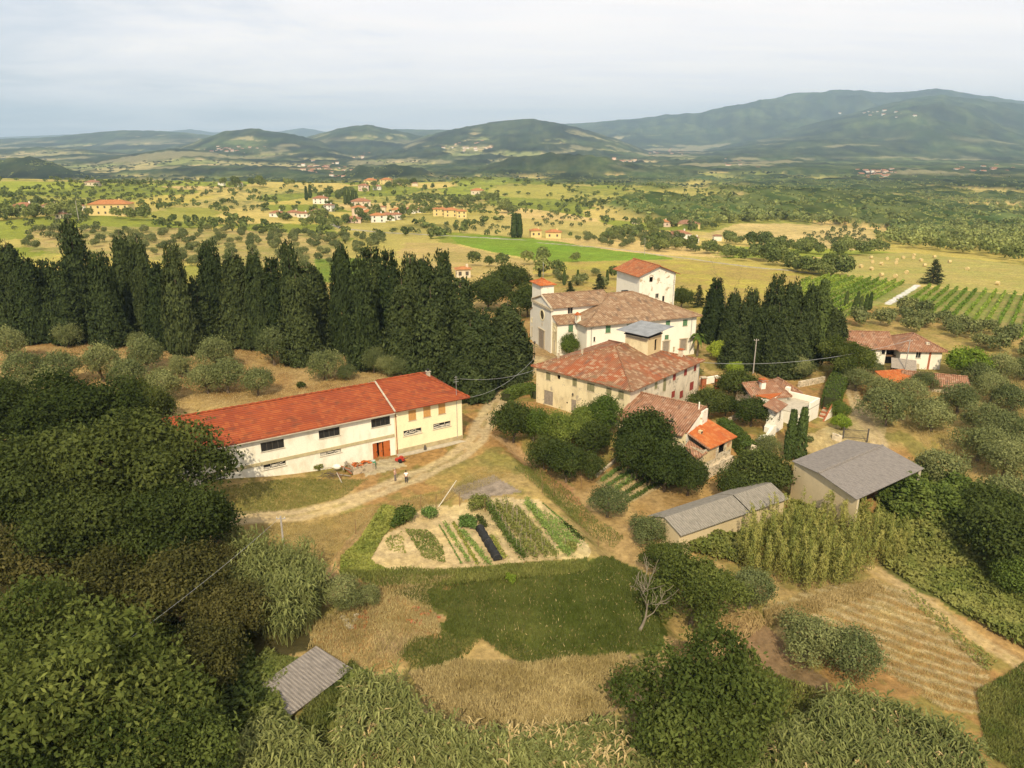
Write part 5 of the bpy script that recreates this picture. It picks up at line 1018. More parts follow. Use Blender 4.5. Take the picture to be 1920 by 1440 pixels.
# the shrubbery before the farmhouse
for k, u, v, s, lb in (('dark', 962, 785, .95, 'dark rounded evergreen at the corner of the drive'), ('laurel', 1000, 792, .92, 'clipped laurel second from the drive in front of the farmhouse'), ('laurel', 1042, 800, .95, 'clipped laurel under the farmhouse door'), ('laurel', 1085, 795, .95, 'clipped laurel between two others under the farmhouse windows'), ('laurel', 1132, 775, 1.05, 'tallest clipped laurel, at the corner of the farmhouse'),
                         ('dark', 1020, 845, .72, 'dark shrub over the red earth bank'), ('dark', 1062, 862, .85, 'dark spreading shrub above the kitchen garden path'), ('dark', 1112, 820, .85, 'dull dark evergreen below the tallest laurel'), ('dark', 1105, 868, .62, 'low dark shrub at the top corner of the kitchen garden'), ('olive', 1122, 800, .75, 'thin greyish shrub in front of the tallest laurel'),
                         ('dark', 1212, 812, 1.25, 'big dark evergreen growing against the low annex'), ('dark', 1195, 850, 1.0, 'dark evergreen above the lettuce beds'), ('dark', 1248, 868, 1.05, 'broad dark evergreen covering the wall below the annex'), ('dark', 1292, 888, .8, 'dark shrub at the foot of the stone outhouse'),
                         ('dark', 1425, 880, 1.25, 'large dark tree between the stone outhouse and the open shed'), ('dark', 1385, 910, .85, 'dark shrub at the back of the long low shed'), ('walnut', 1455, 893, .5, 'mid green shrub against the open shed end wall'),
                         ('dark', 1385, 718, 1.1, 'dark garden tree behind the farmhouse annex'), ('dark', 1328, 752, 1.0, 'dark garden shrub under the oxblood shutters'), ('dark', 1362, 758, .7, 'small dark shrub between two garden trees'), ('dark', 1412, 768, .95, 'low dark dome of a shrub before the gate chapel'),
                         ('bright', 1380, 690, .55, 'yellow-green shrub at the back of the walled garden'), ('bright', 1346, 655, .8, 'bright leafy fig tree before the tall conifers'), ('walnut', 1590, 672, .95, 'white-flecked green tree beside the conifer clump'), ('bright', 1813, 678, 1.25, 'glowing yellow-green tree beside the ruined byre'), ('laurel', 1572, 765, .62, 'light green bush at the end of the long hedge'), ('bright', 1580, 790, .5, 'small yellow-green bush by the court gate'),
                         ('olive', 1435, 835, .78, 'thin grey olive tree by the garden wall'), ('dark', 1900, 1010, 1.5, 'heavy dark tree at the picture edge below the olive grove'), ('dark', 1880, 960, 1.25, 'dark tree at the picture edge above the creeper bank'), ('laurel', 1915, 1075, 1.0, 'glossy green shrub at the picture edge'),
                         ('dark', 955, 520, 1.9, 'dark broad tree behind the cypress row beside the church'), ('dark', 990, 560, 1.6, 'dark tree close behind the church front'), ('dark', 915, 545, 1.8, 'tall dark tree hemmed in by cypresses'), ('dark', 1410, 670, .8, 'dark undergrowth tree at the foot of the conifers'), ('olive', 1500, 690, .9, 'grey shrub below the conifer clump'), ('olive', 1470, 680, .7, 'pale shrub by the cottage wall'),
                         ('dark', 1278, 555, 1.1, 'green tree leaning on the corner of the white tower house'), ('fir', 1068, 560, .75, 'layered fir tree behind the bell tower'), ('fir', 1123, 550, .85, 'layered fir tree between the bell tower and the tower house'), ('fir', 1345, 575, .85, 'ragged fir tree at the corner of the villa'), ('fir', 1310, 560, .6, 'small fir behind the villa roof')):
    hh = {'dark': 3., 'laurel': 2.8, 'olive': 2.5, 'walnut': 4.6, 'bright': 2.8, 'fir': 4.}[k] * s; q = 1.35 if (k in ('laurel', 'dark') and 950 < u < 1300 and v > 700) else 1.; tree_at(k, u, v, s, hh * q, lb, sz=s * q)
# the domed yew by the church
tree_at('laurel', 1068, 648, .78, 2.2, 'clipped domed yew in front of the church aisle', None, 0, 1.0)
# the cypress row: (top u, top v, base v, width factor)
row = [(-25, 425, 620), (12, 418, 618), (45, 428, 625), (76, 455, 640), (108, 466, 632), (163, 388, 612), (135, 470, 640), (212, 448, 648), (252, 412, 622), (284, 418, 632), (312, 470, 652), (347, 432, 662), (382, 500, 650), (411, 428, 640), (455, 448, 648), (492, 444, 652), (522, 462, 648), (556, 428, 650), (588, 476, 655), (568, 498, 680), (602, 480, 650), (652, 430, 660), (684, 458, 690), (706, 440, 655), (738, 446, 662), (776, 452, 668), (800, 458, 662), (760, 506, 690), (834, 446, 668), (812, 520, 705), (866, 500, 690), (908, 560, 725), (952, 548, 705), (884, 585, 742), (930, 600, 720)]
notes = ['first from the picture edge', 'with a blunt crown', 'shorter than its neighbours', 'wide at the foot', 'half hidden by its neighbours', 'standing tallest of the row', 'low one in front', 'rising clear of the row', 'narrow-topped', 'broad-shouldered', 'small one in the gap', 'bulging in the middle', 'low one filling a gap', 'pointed one', 'with a ragged tip', 'twin-tipped', 'thin one between two others', 'tall blunt one', 'leaning slightly', 'low front one', 'beside the green gap', 'tall one right of the green gap', 'front one, over the olive trees', 'spindly one', 'one of the close middle', 'feathery one', 'close companion', 'front one by the wood pile', 'broad blunt-topped', 'front one behind the barn ridge', 'behind the yellow house', 'by the bend of the drive', 'last before the church', 'closest one, above the yellow house roof', 'one overhanging the drive']
for i, (u, vt, vb) in enumerate(row):
    x, y, z = at(u, vb); d = ray(u, vt); t = math.hypot(x, y) / math.hypot(d[0], d[1]); top = CAMH + t * d[2]; hgt = max(6, top - z); pr = P['cyp'][(i * 7 + i // 3) % 4]
    wd = RG.uniform(.85, 1.25) * (1.0 if hgt > 12 else .95); put(pr, x, y, z - .3, wd, RG.uniform(0, 6.28), 'tall dark cypress of the row, ' + notes[i], 'cypress row above the barn', None, hgt / 20)
grove = [(1335, 506, 640), (1368, 528, 660), (1398, 524, 668), (1442, 494, 676), (1416, 560, 690), (1472, 502, 680), (1448, 556, 700), (1506, 514, 684), (1488, 570, 700), (1556, 560, 672), (1380, 598, 690), (1536, 545, 662), (1462, 580, 705)]
gn = ['beside the villa', 'with brown dead wood', 'over the palm', 'tallest and blunt', 'in front, over the cottage', 'second tallest', 'front and centre', 'rounded', 'broad front one', 'by the old farm', 'low one by the drive', 'narrow rear one', 'dense front one']
for i, (u, vt, vb) in enumerate(grove):
    x, y, z = at(u, vb); d = ray(u, vt); t = math.hypot(x, y) / math.hypot(d[0], d[1]); hgt = max(6, CAMH + t * d[2] - z); put(P['cyp'][(i * 5 + 1) % 4], x, y, z - .3, RG.uniform(.72, .92), RG.uniform(0, 6.28), 'dark cypress of the clump right of the villa, ' + gn[i], 'cypress clump by the villa', None, hgt / 20)
tree_at('tallslim', 1530, 672, 1., 0, 'smooth columnar cypress at the edge of the clump by the villa', None, 0)
tree_at('slim', 1478, 862, 1.0, 0, 'slim cypress of the pair by the gate chapel, the shorter', None, 0, .98); tree_at('slim', 1497, 864, 1.08, 0, 'slim cypress of the pair by the gate chapel, the fuller', None, 1, 1.03)

# olives ------------------------------------------------------------
olive_spots = [(125, 632, .78, 'behind the white track, alone'), (18, 655, .9, 'at the picture edge above the oaks'), (48, 700, .9, 'above the oaks at the picture edge'), (275, 672, .95, 'pale one above the black tarpaulin'), (258, 640, .55, 'small one at the cypress feet'), (405, 668, .95, 'largest one above the barn, its top'), (425, 712, .85, 'lower half of the double one above the barn'), (388, 715, .8, 'left of the double one above the barn'), (482, 722, .7, 'beside the double one above the barn'), (513, 660, .95, 'round one at the cypress feet'), (608, 688, .85, 'alone above the barn roof'), (700, 680, .72, 'beside the wood pile'), (728, 690, .6, 'pale one by the wood pile'), (752, 690, .55, 'pale one above the yellow house'), (648, 700, .45, 'small one over the barn roof'), (235, 710, .9, 'at the edge of the dark oaks'), (310, 725, .85, 'just behind the barn end'), (190, 690, .9, 'at the back of the oaks'), (110, 700, .9, 'over the oaks, second'), (340, 690, .6, 'behind the black tarpaulin'), (300, 770, .6, 'touching the barn end'), (90, 735, .9, 'merging with the dark oaks'), (20, 745, .9, 'cut by the picture edge over the oaks')]
for i, (u, v, s, n_) in enumerate(olive_spots): tree_at('olive', u, v, s * 1.32, 2.9 * s, 'grey-green olive tree on the dry slope, ' + n_, 'olive trees on the slope above the barn', None, s * 1.6)
ro = [(1665, 762, 1.25, 'large, beside the farm track'), (1752, 776, 1.15, 'large and round below the byre'), (1652, 728, .9, 'behind the large one by the track'), (1705, 735, .95, 'below the orange roofed byre'), (1800, 748, 1.05, 'below the stone byre'), (1862, 730, 1.0, 'above the dark gap in the grove'), (1607, 712, .85, 'alone beside the hedge'), (1770, 880, 1.15, 'round, right behind the open shed'), (1838, 830, 1.15, 'tall, on the lower edge of the grove'), (1890, 868, 1.1, 'on the lower edge by the picture side'), (1842, 785, 1.05, 'in the thick of the grove'), (1895, 800, 1.05, 'by the picture side, upper'), (1730, 715, .8, 'half behind the byre trees'), (1902, 745, 1., 'by the picture side below the vines'), (1885, 930, 1.1, 'dark, over the straw patch'), (1640, 690, .5, 'small, by the farm path'), (1840, 700, 1., 'behind the yellow-green tree'), (1880, 690, 1., 'up the slope behind the yellow-green tree'), (1925, 690, 1., 'at the picture side up the slope'), (1930, 840, 1., 'cut by the picture side')]
for u, v, s, n_ in ro: tree_at('olive', u, v, s * 1.12, 2.6 * s, 'silvery olive tree in the right-hand grove, ' + n_, 'olive grove on the right')

def fill(poly, step, seed, jit=.35, skip=.0, rot=.3):
    """orchard grid of points within an outline given in survey pixels"""
    Q = plan(poly); px, py = zip(*Q); rng = random.Random(seed); ca, sa = math.cos(rot), math.sin(rot); cx_, cy_ = sum(px) / len(px), sum(py) / len(py); L_ = max(max(px) - min(px), max(py) - min(py)) * .8; n = int(L_ / step) + 1; res = []
    for i in range(-n, n + 1):
        for j in range(-n, n + 1):
            a, b = i * step + rng.uniform(-jit, jit) * step, j * step + rng.uniform(-jit, jit) * step; x, y = cx_ + a * ca - b * sa, cy_ + a * sa + b * ca
            if rng.random() < skip: continue
            res.append((x, y))
    res = np.array(res); k = inside(Q, res[:, 0], res[:, 1]); return res[k]
def small_olive(seed, n=900):
    rng = np.random.default_rng(seed); blobs = [(np.array([rng.uniform(-1, 1) * 1.4, rng.uniform(-1, 1) * 1.4, rng.uniform(-.5, .9)]), rng.uniform(.9, 1.5)) for _ in range(7)]
    P_, N_, I = blob_points(blobs, n, rng); return card_mesh('olive_small', cards(P_ + np.array([0, 0, 2.2]), N_, .6, .34, rng, .7), LM['olive'], rng.random(len(P_)), .35 + .5 * rng.random(len(P_)))
OLS = [small_olive(200 + i) for i in range(4)]
spots = [(p, 'silvery olive tree of the close orchard behind the old farm', 'orchard behind the old farm', .95) for p in fill([(1582, 618), (1690, 578), (1800, 602), (1925, 640), (1930, 720), (1860, 680), (1790, 645), (1700, 622)], 6.6, 3)]
spots += [(p, 'grey olive tree in the orchard beyond the cypress row', 'orchard beyond the cypresses', .85) for p in fill([(190, 500), (220, 432), (420, 432), (640, 440), (760, 448), (700, 475), (620, 505)], 9.5, 4, .3, .25)]
spots += [(p, 'grey olive tree in the orchard by the yellow house', 'orchard by the yellow house', .85) for p in fill([(40, 470), (60, 430), (200, 432), (190, 470)], 10, 5, .4, .3)]
spots += [(p, 'grey olive tree of the roadside orchard near the two yellow villas', 'roadside orchard', .9) for p in fill([(1060, 452), (1180, 430), (1290, 440), (1300, 470), (1230, 474)], 11, 6, .3, .2)]
spots += [(p, 'grey-green bush-like olive tree in the hollow behind the tower house', 'olives behind the tower house', .8) for p in fill([(1040, 520), (1140, 515), (1150, 548), (1060, 545)], 7, 8, .4, .35)]
spots.sort(key=lambda q: math.hypot(*q[0])); nz = ground_z(np.array([p[0][0] for p in spots]), np.array([p[0][1] for p in spots]))
rest = []
for k, ((p, lb, gp, s), z) in enumerate(zip(spots, nz)):
    s *= RG.uniform(.8, 1.2)
    if k < 255:
        o = link('olive_tree', OLS[k % 4]); o.location = (p[0], p[1], z); o.scale = (s, s, s); o.rotation_euler = (0, 0, RG.uniform(0, 6.28)); tag(o, lb, 'olive tree', gp)
    else: rest.append((p[0], p[1], z, s))
def merge_far(name, items, protos, kind='stuff', label=None, cat=None):
    """many far plants welded into one mesh"""
    vs_, cs_ = [], []
    for i, (x, y, z, s, *r) in enumerate(items):
        V, C_ = protos[i % len(protos)]; a = RG.uniform(0, 6.28); ca, sa = math.cos(a), math.sin(a); sz = r[0] if r else s
        q = np.stack([(V[:, 0] * ca - V[:, 1] * sa) * s + x, (V[:, 0] * sa + V[:, 1] * ca) * s + y, V[:, 2] * sz + z], 1); vs_.append(q); c = C_.copy(); c[:, 1] = np.clip(c[:, 1] + RG.uniform(-.25, .25), 0, 1); c[:, 0] = np.clip(c[:, 0] + RG.uniform(-.35, .35), 0, 1); cs_.append(c)
    if not vs_: return None
    V, C_ = np.concatenate(vs_), np.concatenate(cs_); n = len(V) // 4; return V, C_, n
def proto_arrays(n, seed, R=2.6, Hh=4., nb=6, leaf=1.0):
    rng = np.random.default_rng(seed); blobs = [(np.array([rng.uniform(-1, 1) * R * .42, rng.uniform(-1, 1) * R * .42, Hh * rng.uniform(.42, .72)]), R * rng.uniform(.4, .6)) for _ in range(nb)] + [(np.array([0, 0, Hh * .5]), R * .72)]
    P_, N_, I = blob_points(blobs, n, rng, .25, 0.); V = cards(P_, N_, leaf, leaf * .7, rng, .6); c = np.zeros((len(V), 3)); c[:, 0] = np.repeat(rng.random(len(P_)) * .6 + .2, 4); c[:, 1] = np.repeat(.3 + .5 * rng.random(len(P_)), 4); return V, c
FO_ = [proto_arrays(70, 300 + i, 2.4, 3.6) for i in range(4)]; FT_ = [proto_arrays(110, 310 + i, 3.6, 7.5, 8, 1.5) for i in range(5)]
far_ol = [(p[0], p[1], float(ground_z(np.array([p[0]]), np.array([p[1]]))[0]), .9 * RG.uniform(.8, 1.2)) for poly, st, sd, sk in (
    ([(0, 380), (60, 362), (200, 340), (400, 345), (430, 358), (380, 372), (170, 392)], 13, 20, .2), ([(740, 372), (800, 362), (900, 372), (880, 392), (780, 385)], 11, 21, .1), ([(560, 445), (900, 415), (1000, 430), (960, 445), (840, 440)], 11, 22, .35), ([(1100, 375), (1300, 385), (1240, 408), (1060, 400)], 13, 23, .3),
    ([(400, 380), (640, 388), (620, 402), (440, 398)], 13, 24, .5), ([(1000, 405), (1120, 405), (1180, 425), (1000, 428)], 12, 25, .3), ([(0, 430), (60, 410), (170, 410), (190, 432), (60, 450)], 11, 26, .35), ([(1620, 425), (1500, 440), (1560, 462), (1640, 462)], 10, 27, .4)) for p in fill(poly, st, sd, .25, sk)]
far_ol += rest
r_ = merge_far('olive_orchards', far_ol, FO_)
if r_: tag(link('distant_olive_orchard', mesh_np('distant_olive_orchard', r_[0], np.arange(r_[2] * 4), np.full(r_[2], 4), [LM['olive']], r_[1])), 'silvery olive orchards dotting the far slopes', 'orchard', kind='stuff')
# woods on the far side, right
wood = []
for poly, st, sd, sk in (([(1650, 455), (1700, 430), (1560, 405), (1600, 395), (1750, 405), (1960, 440), (1960, 505), (1880, 490), (1790, 474), (1700, 468)], 8.5, 30, .08), ([(1270, 400), (1380, 398), (1480, 405), (1560, 412), (1560, 424), (1470, 416), (1380, 420), (1290, 432)], 10, 31, .2), ([(1230, 385), (1330, 385), (1400, 398), (1260, 400)], 12, 32, .3), ([(1560, 405), (1600, 395), (1750, 400), (1960, 425), (1960, 380), (1700, 365), (1560, 375)], 15, 33, .4)):
    q = fill(poly, st, sd, .45, sk); zq = ground_z(q[:, 0], q[:, 1]); wood += [(a, b, c, RG.uniform(.8, 1.35), RG.uniform(.8, 1.3)) for (a, b), c in zip(q, zq)]
r_ = merge_far('woodland', wood, FT_); tag(link('woodland', mesh_np('woodland', r_[0], np.arange(r_[2] * 4), np.full(r_[2], 4), [LM['far']], r_[1])), 'dense green woodland running down the far valley side', 'woodland', kind='stuff')
# hedgerow and field trees one can tell apart
def far_tree(seed, n=520, R=3.4, Hh=7.5):
    V, c = proto_arrays(n, seed, R, Hh, 10, .85); return mesh_np('field_tree', V, np.arange(len(V)), np.full(len(V) // 4, 4), [LM['far']], c)
FTM = [far_tree(400 + i) for i in range(5)]
def dot_tree(u, v, s, lb, gp=None, i=None):
    x, y, z = at(u, v); o = link('field_tree', FTM[RG.randrange(5) if i is None else i]); o.location = (x, y, z - .2); o.scale = (s, s, s * RG.uniform(.9, 1.15)); o.rotation_euler = (0, 0, RG.uniform(0, 6.28)); return tag(o, lb, 'tree', gp)
for u, v, s, n_ in ((888, 500, .95, 'first from the cypress row'), (918, 500, .8, 'second from the cypress row'), (941, 502, .95, 'third, dense'), (988, 497, 1.0, 'dark and upright'), (1018, 492, 1.05, 'split into two tufts'), (1079, 492, .75, 'small round one below the bright green field'), (1015, 520, 1.1, 'over the bell tower'), (1045, 518, .9, 'behind the bell tower'), (1152, 525, .8, 'beside the tower house')): dot_tree(u, v, s, 'dark field tree in the tan hollow, ' + n_, 'trees of the tan hollow')
def line_trees(pts, n, s, lb, gp, seed, spread=4.):
    rng = random.Random(seed); Q = plan(pts)
    for k in range(n):
        f = (k + rng.uniform(0, 1)) / n * (len(Q) - 1); i = min(int(f), len(Q) - 2); f -= i; x = Q[i][0] * (1 - f) + Q[i + 1][0] * f + rng.uniform(-spread, spread); y = Q[i][1] * (1 - f) + Q[i + 1][1] * f + rng.uniform(-spread, spread) * 2
        o = link('field_tree', FTM[rng.randrange(5)]); o.location = (x, y, gz(x, y) - .3); ss = s * rng.uniform(.65, 1.3); o.scale = (ss, ss, ss * rng.uniform(.85, 1.2)); o.rotation_euler = (0, 0, rng.uniform(0, 6.28)); tag(o, lb, 'tree', gp)
line_trees([(1418, 480), (1460, 498), (1510, 512), (1570, 516)], 34, .95, 'dark hedgerow tree below the hay field corner', 'hedgerow by the hay field', 1)
line_trees([(1360, 455), (1430, 462), (1500, 474), (1560, 478), (1660, 474)], 46, 1.0, 'rounded hedgerow tree under the golden hill field', 'hedgerow under the golden field', 2, 5)
line_trees([(1210, 470), (1280, 468), (1350, 478), (1400, 488)], 26, .85, 'mixed tree along the stream beside the yellow-green field', 'streamside trees', 3, 6)
line_trees([(600, 420), (650, 415), (760, 405), (820, 400)], 26, 1.1, 'garden tree among the red-roofed village houses', 'village trees', 4, 14)
line_trees([(590, 378), (640, 368), (700, 352), (760, 348)], 26, 1.15, 'garden tree among the villas of the hilltop', 'hilltop trees', 5, 14)
line_trees([(810, 400), (860, 385), (900, 375), (935, 385)], 16, 1.2, 'dark tree edging the green plot on the hillside', 'hillside trees', 6, 6)
line_trees([(30, 412), (100, 405), (170, 408), (280, 415)], 24, 1.2, 'garden tree round the yellow house and its neighbours', 'trees by the yellow house', 7, 10)
line_trees([(560, 425), (620, 428), (640, 420)], 8, 1.1, 'round tree by the village road bend', 'trees at the road bend', 8, 5)
line_trees([(1130, 448), (1190, 440), (1260, 448)], 16, .95, 'low tree along the lane to the yellow villas', 'trees along the lane', 9, 6)
line_trees([(1200, 425), (1260, 430), (1330, 425), (1400, 415)], 24, 1.1, 'tree around the scattered houses of the far lane', 'trees of the far lane', 10, 12)
line_trees([(400, 352), (480, 350), (560, 350)], 10, 1.5, 'tree on the crest of the olive hill', 'trees on the crest', 11, 10)
line_trees([(940, 400), (965, 402)], 5, 1.7, 'tall pale poplar standing in the far fields', 'pale poplars', 12, 4)
x, y, z = at(1748, 531); cdr = put(P['fir'][0], x, y, z - .2, .78, 1., 'lone spreading cedar in the hay field at the end of the white road', None, 'cedar_tree'); cdr.scale = (1.15, 1.15, .82)
for u, v in ((1585, 580), (1606, 580), (1012, 520), (1058, 535), (1083, 535), (1138, 535), (1600, 592), (1612, 590), (1622, 586), (1630, 582)):
    x, y, z = at(u, v); o = link('young_cypress', P['slim'][0]['crown']); o.location = (x, y, z); o.scale = (.7, .7, .62); tag(o, 'young pencil-thin cypress standing in the fields beyond the houses', 'cypress', 'young cypresses')
for u, v in ((648, 384), (655, 384), (662, 385), (669, 386), (575, 376), (582, 372), (968, 445), (974, 446), (963, 446)):
    x, y, z = at(u, v); o = link('far_cypress', P['slim'][1]['crown']); o.location = (x, y, z); o.scale = (2.2, 2.2, 1.7); tag(o, 'dark upright cypress standing by the distant houses', 'cypress', 'cypresses by the distant houses')

# hedgerows and copses between the plots of the mid-distance
def hedgerow_stuff():
    rng = np.random.default_rng(77); n = 110000; Y = np.exp(rng.uniform(math.log(430), math.log(3200), n)); X = Y * rng.uniform(-.74, .74, n); hid, ed = plots(X, Y); r = np.hypot(X, Y)
    copse = sst(.56, .62, fbm(X / 90, Y / 140, 123, 3)); keep = (((ed < 5 + r * .002) & (hid * 13 % 1 > .25)) * .8 + copse * .45 + .003) > rng.random(n)
    for nm, poly, *_q in REGIONS + FIELDS:
        if nm in ("gold_field", "hay_field", "green_field", "grass_field", "vineyard_ground", "tan_hollow"): keep &= ~inside(plan(poly), X, Y)
    X, Y = X[keep], Y[keep]; Z = ground_z(X, Y); k = rng.permutation(len(X))[:2300]; X, Y, Z = X[k], Y[k], Z[k]; it = [(a, b, c, rng.uniform(.45, 1.0) * (1 + b / 6000), rng.uniform(.5, 1.0)) for a, b, c in zip(X, Y, Z)]
    small = [proto_arrays(42, 500 + i, 3.4, 6.5, 6, 2.3) for i in range(5)]; r_ = merge_far('hedgerows', it, small); tag(link('hedgerow', mesh_np('hedgerow', r_[0], np.arange(r_[2] * 4), np.full(r_[2], 4), [LM['far']], r_[1])), 'dark hedgerows and copses between the far plots', 'hedgerow', kind='stuff')
hedgerow_stuff()

def far_woods():
    rng = np.random.default_rng(78); n = 60000; Y = np.exp(rng.uniform(math.log(1700), math.log(5200), n)); X = Y * rng.uniform(-.74, .74, n); Z = ground_z(X, Y); f = fbm(X / 70, Y / 130, 141, 4) * .6 + .4 * fbm(X / 240, Y / 330, 91, 4); keep = (sst(.47, .56, f) * .8 + .05) > rng.random(n); X, Y, Z = X[keep][:8000], Y[keep][:8000], Z[keep][:8000]
    it = [(a, b, c - .5, rng.uniform(.8, 1.7) * (.7 + b / 4000), rng.uniform(.7, 1.2)) for a, b, c in zip(X, Y, Z)]; r_ = merge_far('w', it, [proto_arrays(20, 520 + i, 3.4, 6.5, 5, 3.4) for i in range(4)]); tag(link('valley_woodland', mesh_np('valley_woodland', r_[0], np.arange(r_[2] * 4), np.full(r_[2], 4), [LM['oak']], r_[1])), 'dark woods and copses of the distant valley and foothills', 'woodland', kind='stuff')
far_woods()

def near_woods():
    rng = np.random.default_rng(79); n = 90000; Y = np.sqrt(rng.uniform(560 ** 2, 2500 ** 2, n)); X = Y * rng.uniform(-.74, .74, n); keep = wooded(X, Y) > rng.uniform(.3, .9, n)
    for nm, poly, *_q in REGIONS + FIELDS:
        if nm in ("gold_field", "hay_field", "green_field", "grass_field", "vineyard_ground", "tan_hollow"): Q = np.array(plan(poly)); qc = Q.mean(0); keep &= ~inside([tuple(q) for q in qc + (Q - qc) * 1.15], X, Y)
    X, Y = X[keep][:11000], Y[keep][:11000]; Z = ground_z(X, Y); it = [(a, b, c + 1.5, rng.uniform(.7, 1.5), rng.uniform(.7, 1.25)) for a, b, c in zip(X, Y, Z)]; r_ = merge_far('w', it, [proto_arrays(30, 540 + i, 3.6, 7., 5, 2.9) for i in range(4)]); tag(link('hillside_woodland', mesh_np('hillside_woodland', r_[0], np.arange(r_[2] * 4), np.full(r_[2], 4), [LM['far']], r_[1])), 'continuous green woods over the slopes beyond the fields', 'woodland', kind='stuff')
near_woods()
# ------------------------------------------------------------------ canes, bamboo, ground plants (nobody could count these)
def scatter(poly, n, seed):
    Q = plan(poly) if poly and max(abs(c) for c in poly[0]) > 150 or poly[0][1] > 300 else poly
    px, py = zip(*Q); rng = np.random.default_rng(seed); out_ = np.zeros((0, 2)); 
    while len(out_) < n:
        c = np.stack([rng.uniform(min(px), max(px), n), rng.uniform(min(py), max(py), n)], 1); out_ = np.concatenate([out_, c[inside(Q, c[:, 0], c[:, 1])]])
    return out_[:n], rng
def stuff(name, V, mat, mixv, brt, label): return tag(link(name, card_mesh(name, V, mat, mixv, brt)), label, kind='stuff')
def cane_bed(poly, n, Hh, seed, label, blades=11, sc=1., mat='cane'):
    p, rng = scatter(poly, n, seed); z = ground_z(p[:, 0], p[:, 1]); h = Hh * rng.uniform(.6, 1.15, n) * (.75 + .5 * fbm(p[:, 0] * .35, p[:, 1] * .35, seed, 2)); lean = rng.normal(0, .13, (n, 2))
    k = np.repeat(np.arange(n), blades); m = len(k); f = rng.uniform(.30, 1.0, m) ** .8; b0 = np.stack([p[k, 0] + lean[k, 0] * h[k] * f, p[k, 1] + lean[k, 1] * h[k] * f, z[k] + h[k] * f], 1)
    a = rng.uniform(0, 6.2832, m); o = np.stack([np.cos(a), np.sin(a), np.zeros(m)], 1); s = np.stack([-np.sin(a), np.cos(a), np.zeros(m)], 1); l = (rng.uniform(.55, 1.15, m) * sc)[:, None]; w_ = (rng.uniform(.05, .085, m) * sc)[:, None]; up = np.array([0, 0, 1.])
    b1 = b0 + (o * .42 + up * .40) * l; b2 = b0 + (o * .95 + up * rng.uniform(-.15, .35, m)[:, None]) * l
    q1 = np.stack([b0 - s * w_ * .5, b0 + s * w_ * .5, b1 + s * w_, b1 - s * w_], 1); q2 = np.stack([b1 - s * w_, b1 + s * w_, b2 + s * w_ * .1, b2 - s * w_ * .1], 1)
    st = np.stack([p[:, 0], p[:, 1], z], 1); t_ = st + np.concatenate([lean * h[:, None], h[:, None]], 1); e = np.tile([.03, .012, 0.], (n, 1)); q3 = np.stack([st - e, st + e, t_ + e * .5, t_ - e * .5], 1)
    V = np.concatenate([q1, q2, q3]).reshape(-1, 3); tone = rng.random(n); mv = np.concatenate([.3 * tone[k] + .5 * f * rng.random(m), .3 * tone[k] + .6 * f * rng.random(m) + .1, np.full(n, .6)]); br = np.concatenate([.25 + .5 * rng.random(m), .3 + .55 * rng.random(m), np.full(n, .35)])
    return stuff('cane_thicket', V, LM[mat], mv, br, label)
cane_bed([(415, 1085), (440, 1048), (510, 1072), (590, 1095), (612, 1130), (590, 1185), (540, 1215), (490, 1200), (440, 1140)], 1000, 4.2, 1, 'tall green cane thicket at the foot of the utility pole')
cane_bed([(650, 1480), (640, 1400), (665, 1330), (740, 1325), (790, 1390), (880, 1430), (1000, 1450), (1000, 1500)], 900, 3.2, 2, 'cane thicket beside the sunken shed')
cane_bed([(800, 1440), (900, 1415), (1040, 1410), (1150, 1390), (1180, 1430), (1180, 1500), (800, 1500)], 900, 2.2, 3, 'lower, drier canes along the bottom of the straw strip')
cane_bed([(1440, 1480), (1440, 1420), (1520, 1380), (1570, 1350), (1640, 1355), (1740, 1400), (1800, 1430), (1830, 1490)], 1300, 3.3, 4, 'lush cane thicket below the stubble field')
cane_bed([(440, 1480), (460, 1400), (500, 1370), (590, 1420), (640, 1480)], 350, 2.2, 5, 'sparse shaded canes below the sunken shed', 9)
cane_bed([(1160, 1480), (1200, 1430), (1440, 1420), (1440, 1480)], 260, 1.8, 6, 'low canes round the foot of the large yellow-green walnut', 9)
cane_bed([(650, 1480), (640, 1400), (665, 1330), (740, 1325), (790, 1390), (900, 1410), (1040, 1410), (1150, 1390), (1180, 1430), (1180, 1500)], 420, 2.6, 7, 'dead straw-coloured canes among the green ones below the straw strip', 6, 1., 'straw')
cane_bed([(1440, 1480), (1440, 1420), (1520, 1380), (1570, 1350), (1640, 1355), (1740, 1400), (1830, 1490)], 200, 2.8, 8, 'dead straw-coloured canes among the lush green ones', 6, 1., 'straw')
def bamboo(poly, n, Hh, seed, label):
    p, rng = scatter(poly, n, seed); z = ground_z(p[:, 0], p[:, 1]); h = Hh * rng.uniform(.55, 1.1, n); a0 = rng.uniform(0, 6.28, n); per = 130; k = np.repeat(np.arange(n), per); m = len(k); f = rng.uniform(.12, 1, m); bend = .16 * h[k] * f ** 2
    c = np.stack([p[k, 0] + np.cos(a0[k]) * bend, p[k, 1] + np.sin(a0[k]) * bend, z[k] + h[k] * f], 1); rad = .55 * (1.15 - f) ** .7 + .05; a = rng.uniform(0, 6.28, m); r = rad * rng.random(m) ** .5; o = np.stack([np.cos(a), np.sin(a), np.full(m, .6)], 1)
    P_ = c + o * r[:, None] * np.array([1, 1, .35]); tone = rng.random(n)
    return stuff('bamboo_thicket', cards(P_, o, .42, .09, rng, .5, o + np.array([0, 0, .9])), LM['bamboo'], .7 * tone[k] + .3 * rng.random(m), .2 + .5 * f + .25 * rng.random(m), label)
bamboo([(1370, 1040), (1400, 1095), (1500, 1118), (1600, 1095), (1645, 1065), (1640, 1000), (1560, 985), (1450, 1000)], 330, 5.6, 11, 'feathery yellow-green bamboo thicket before the grey sheds')
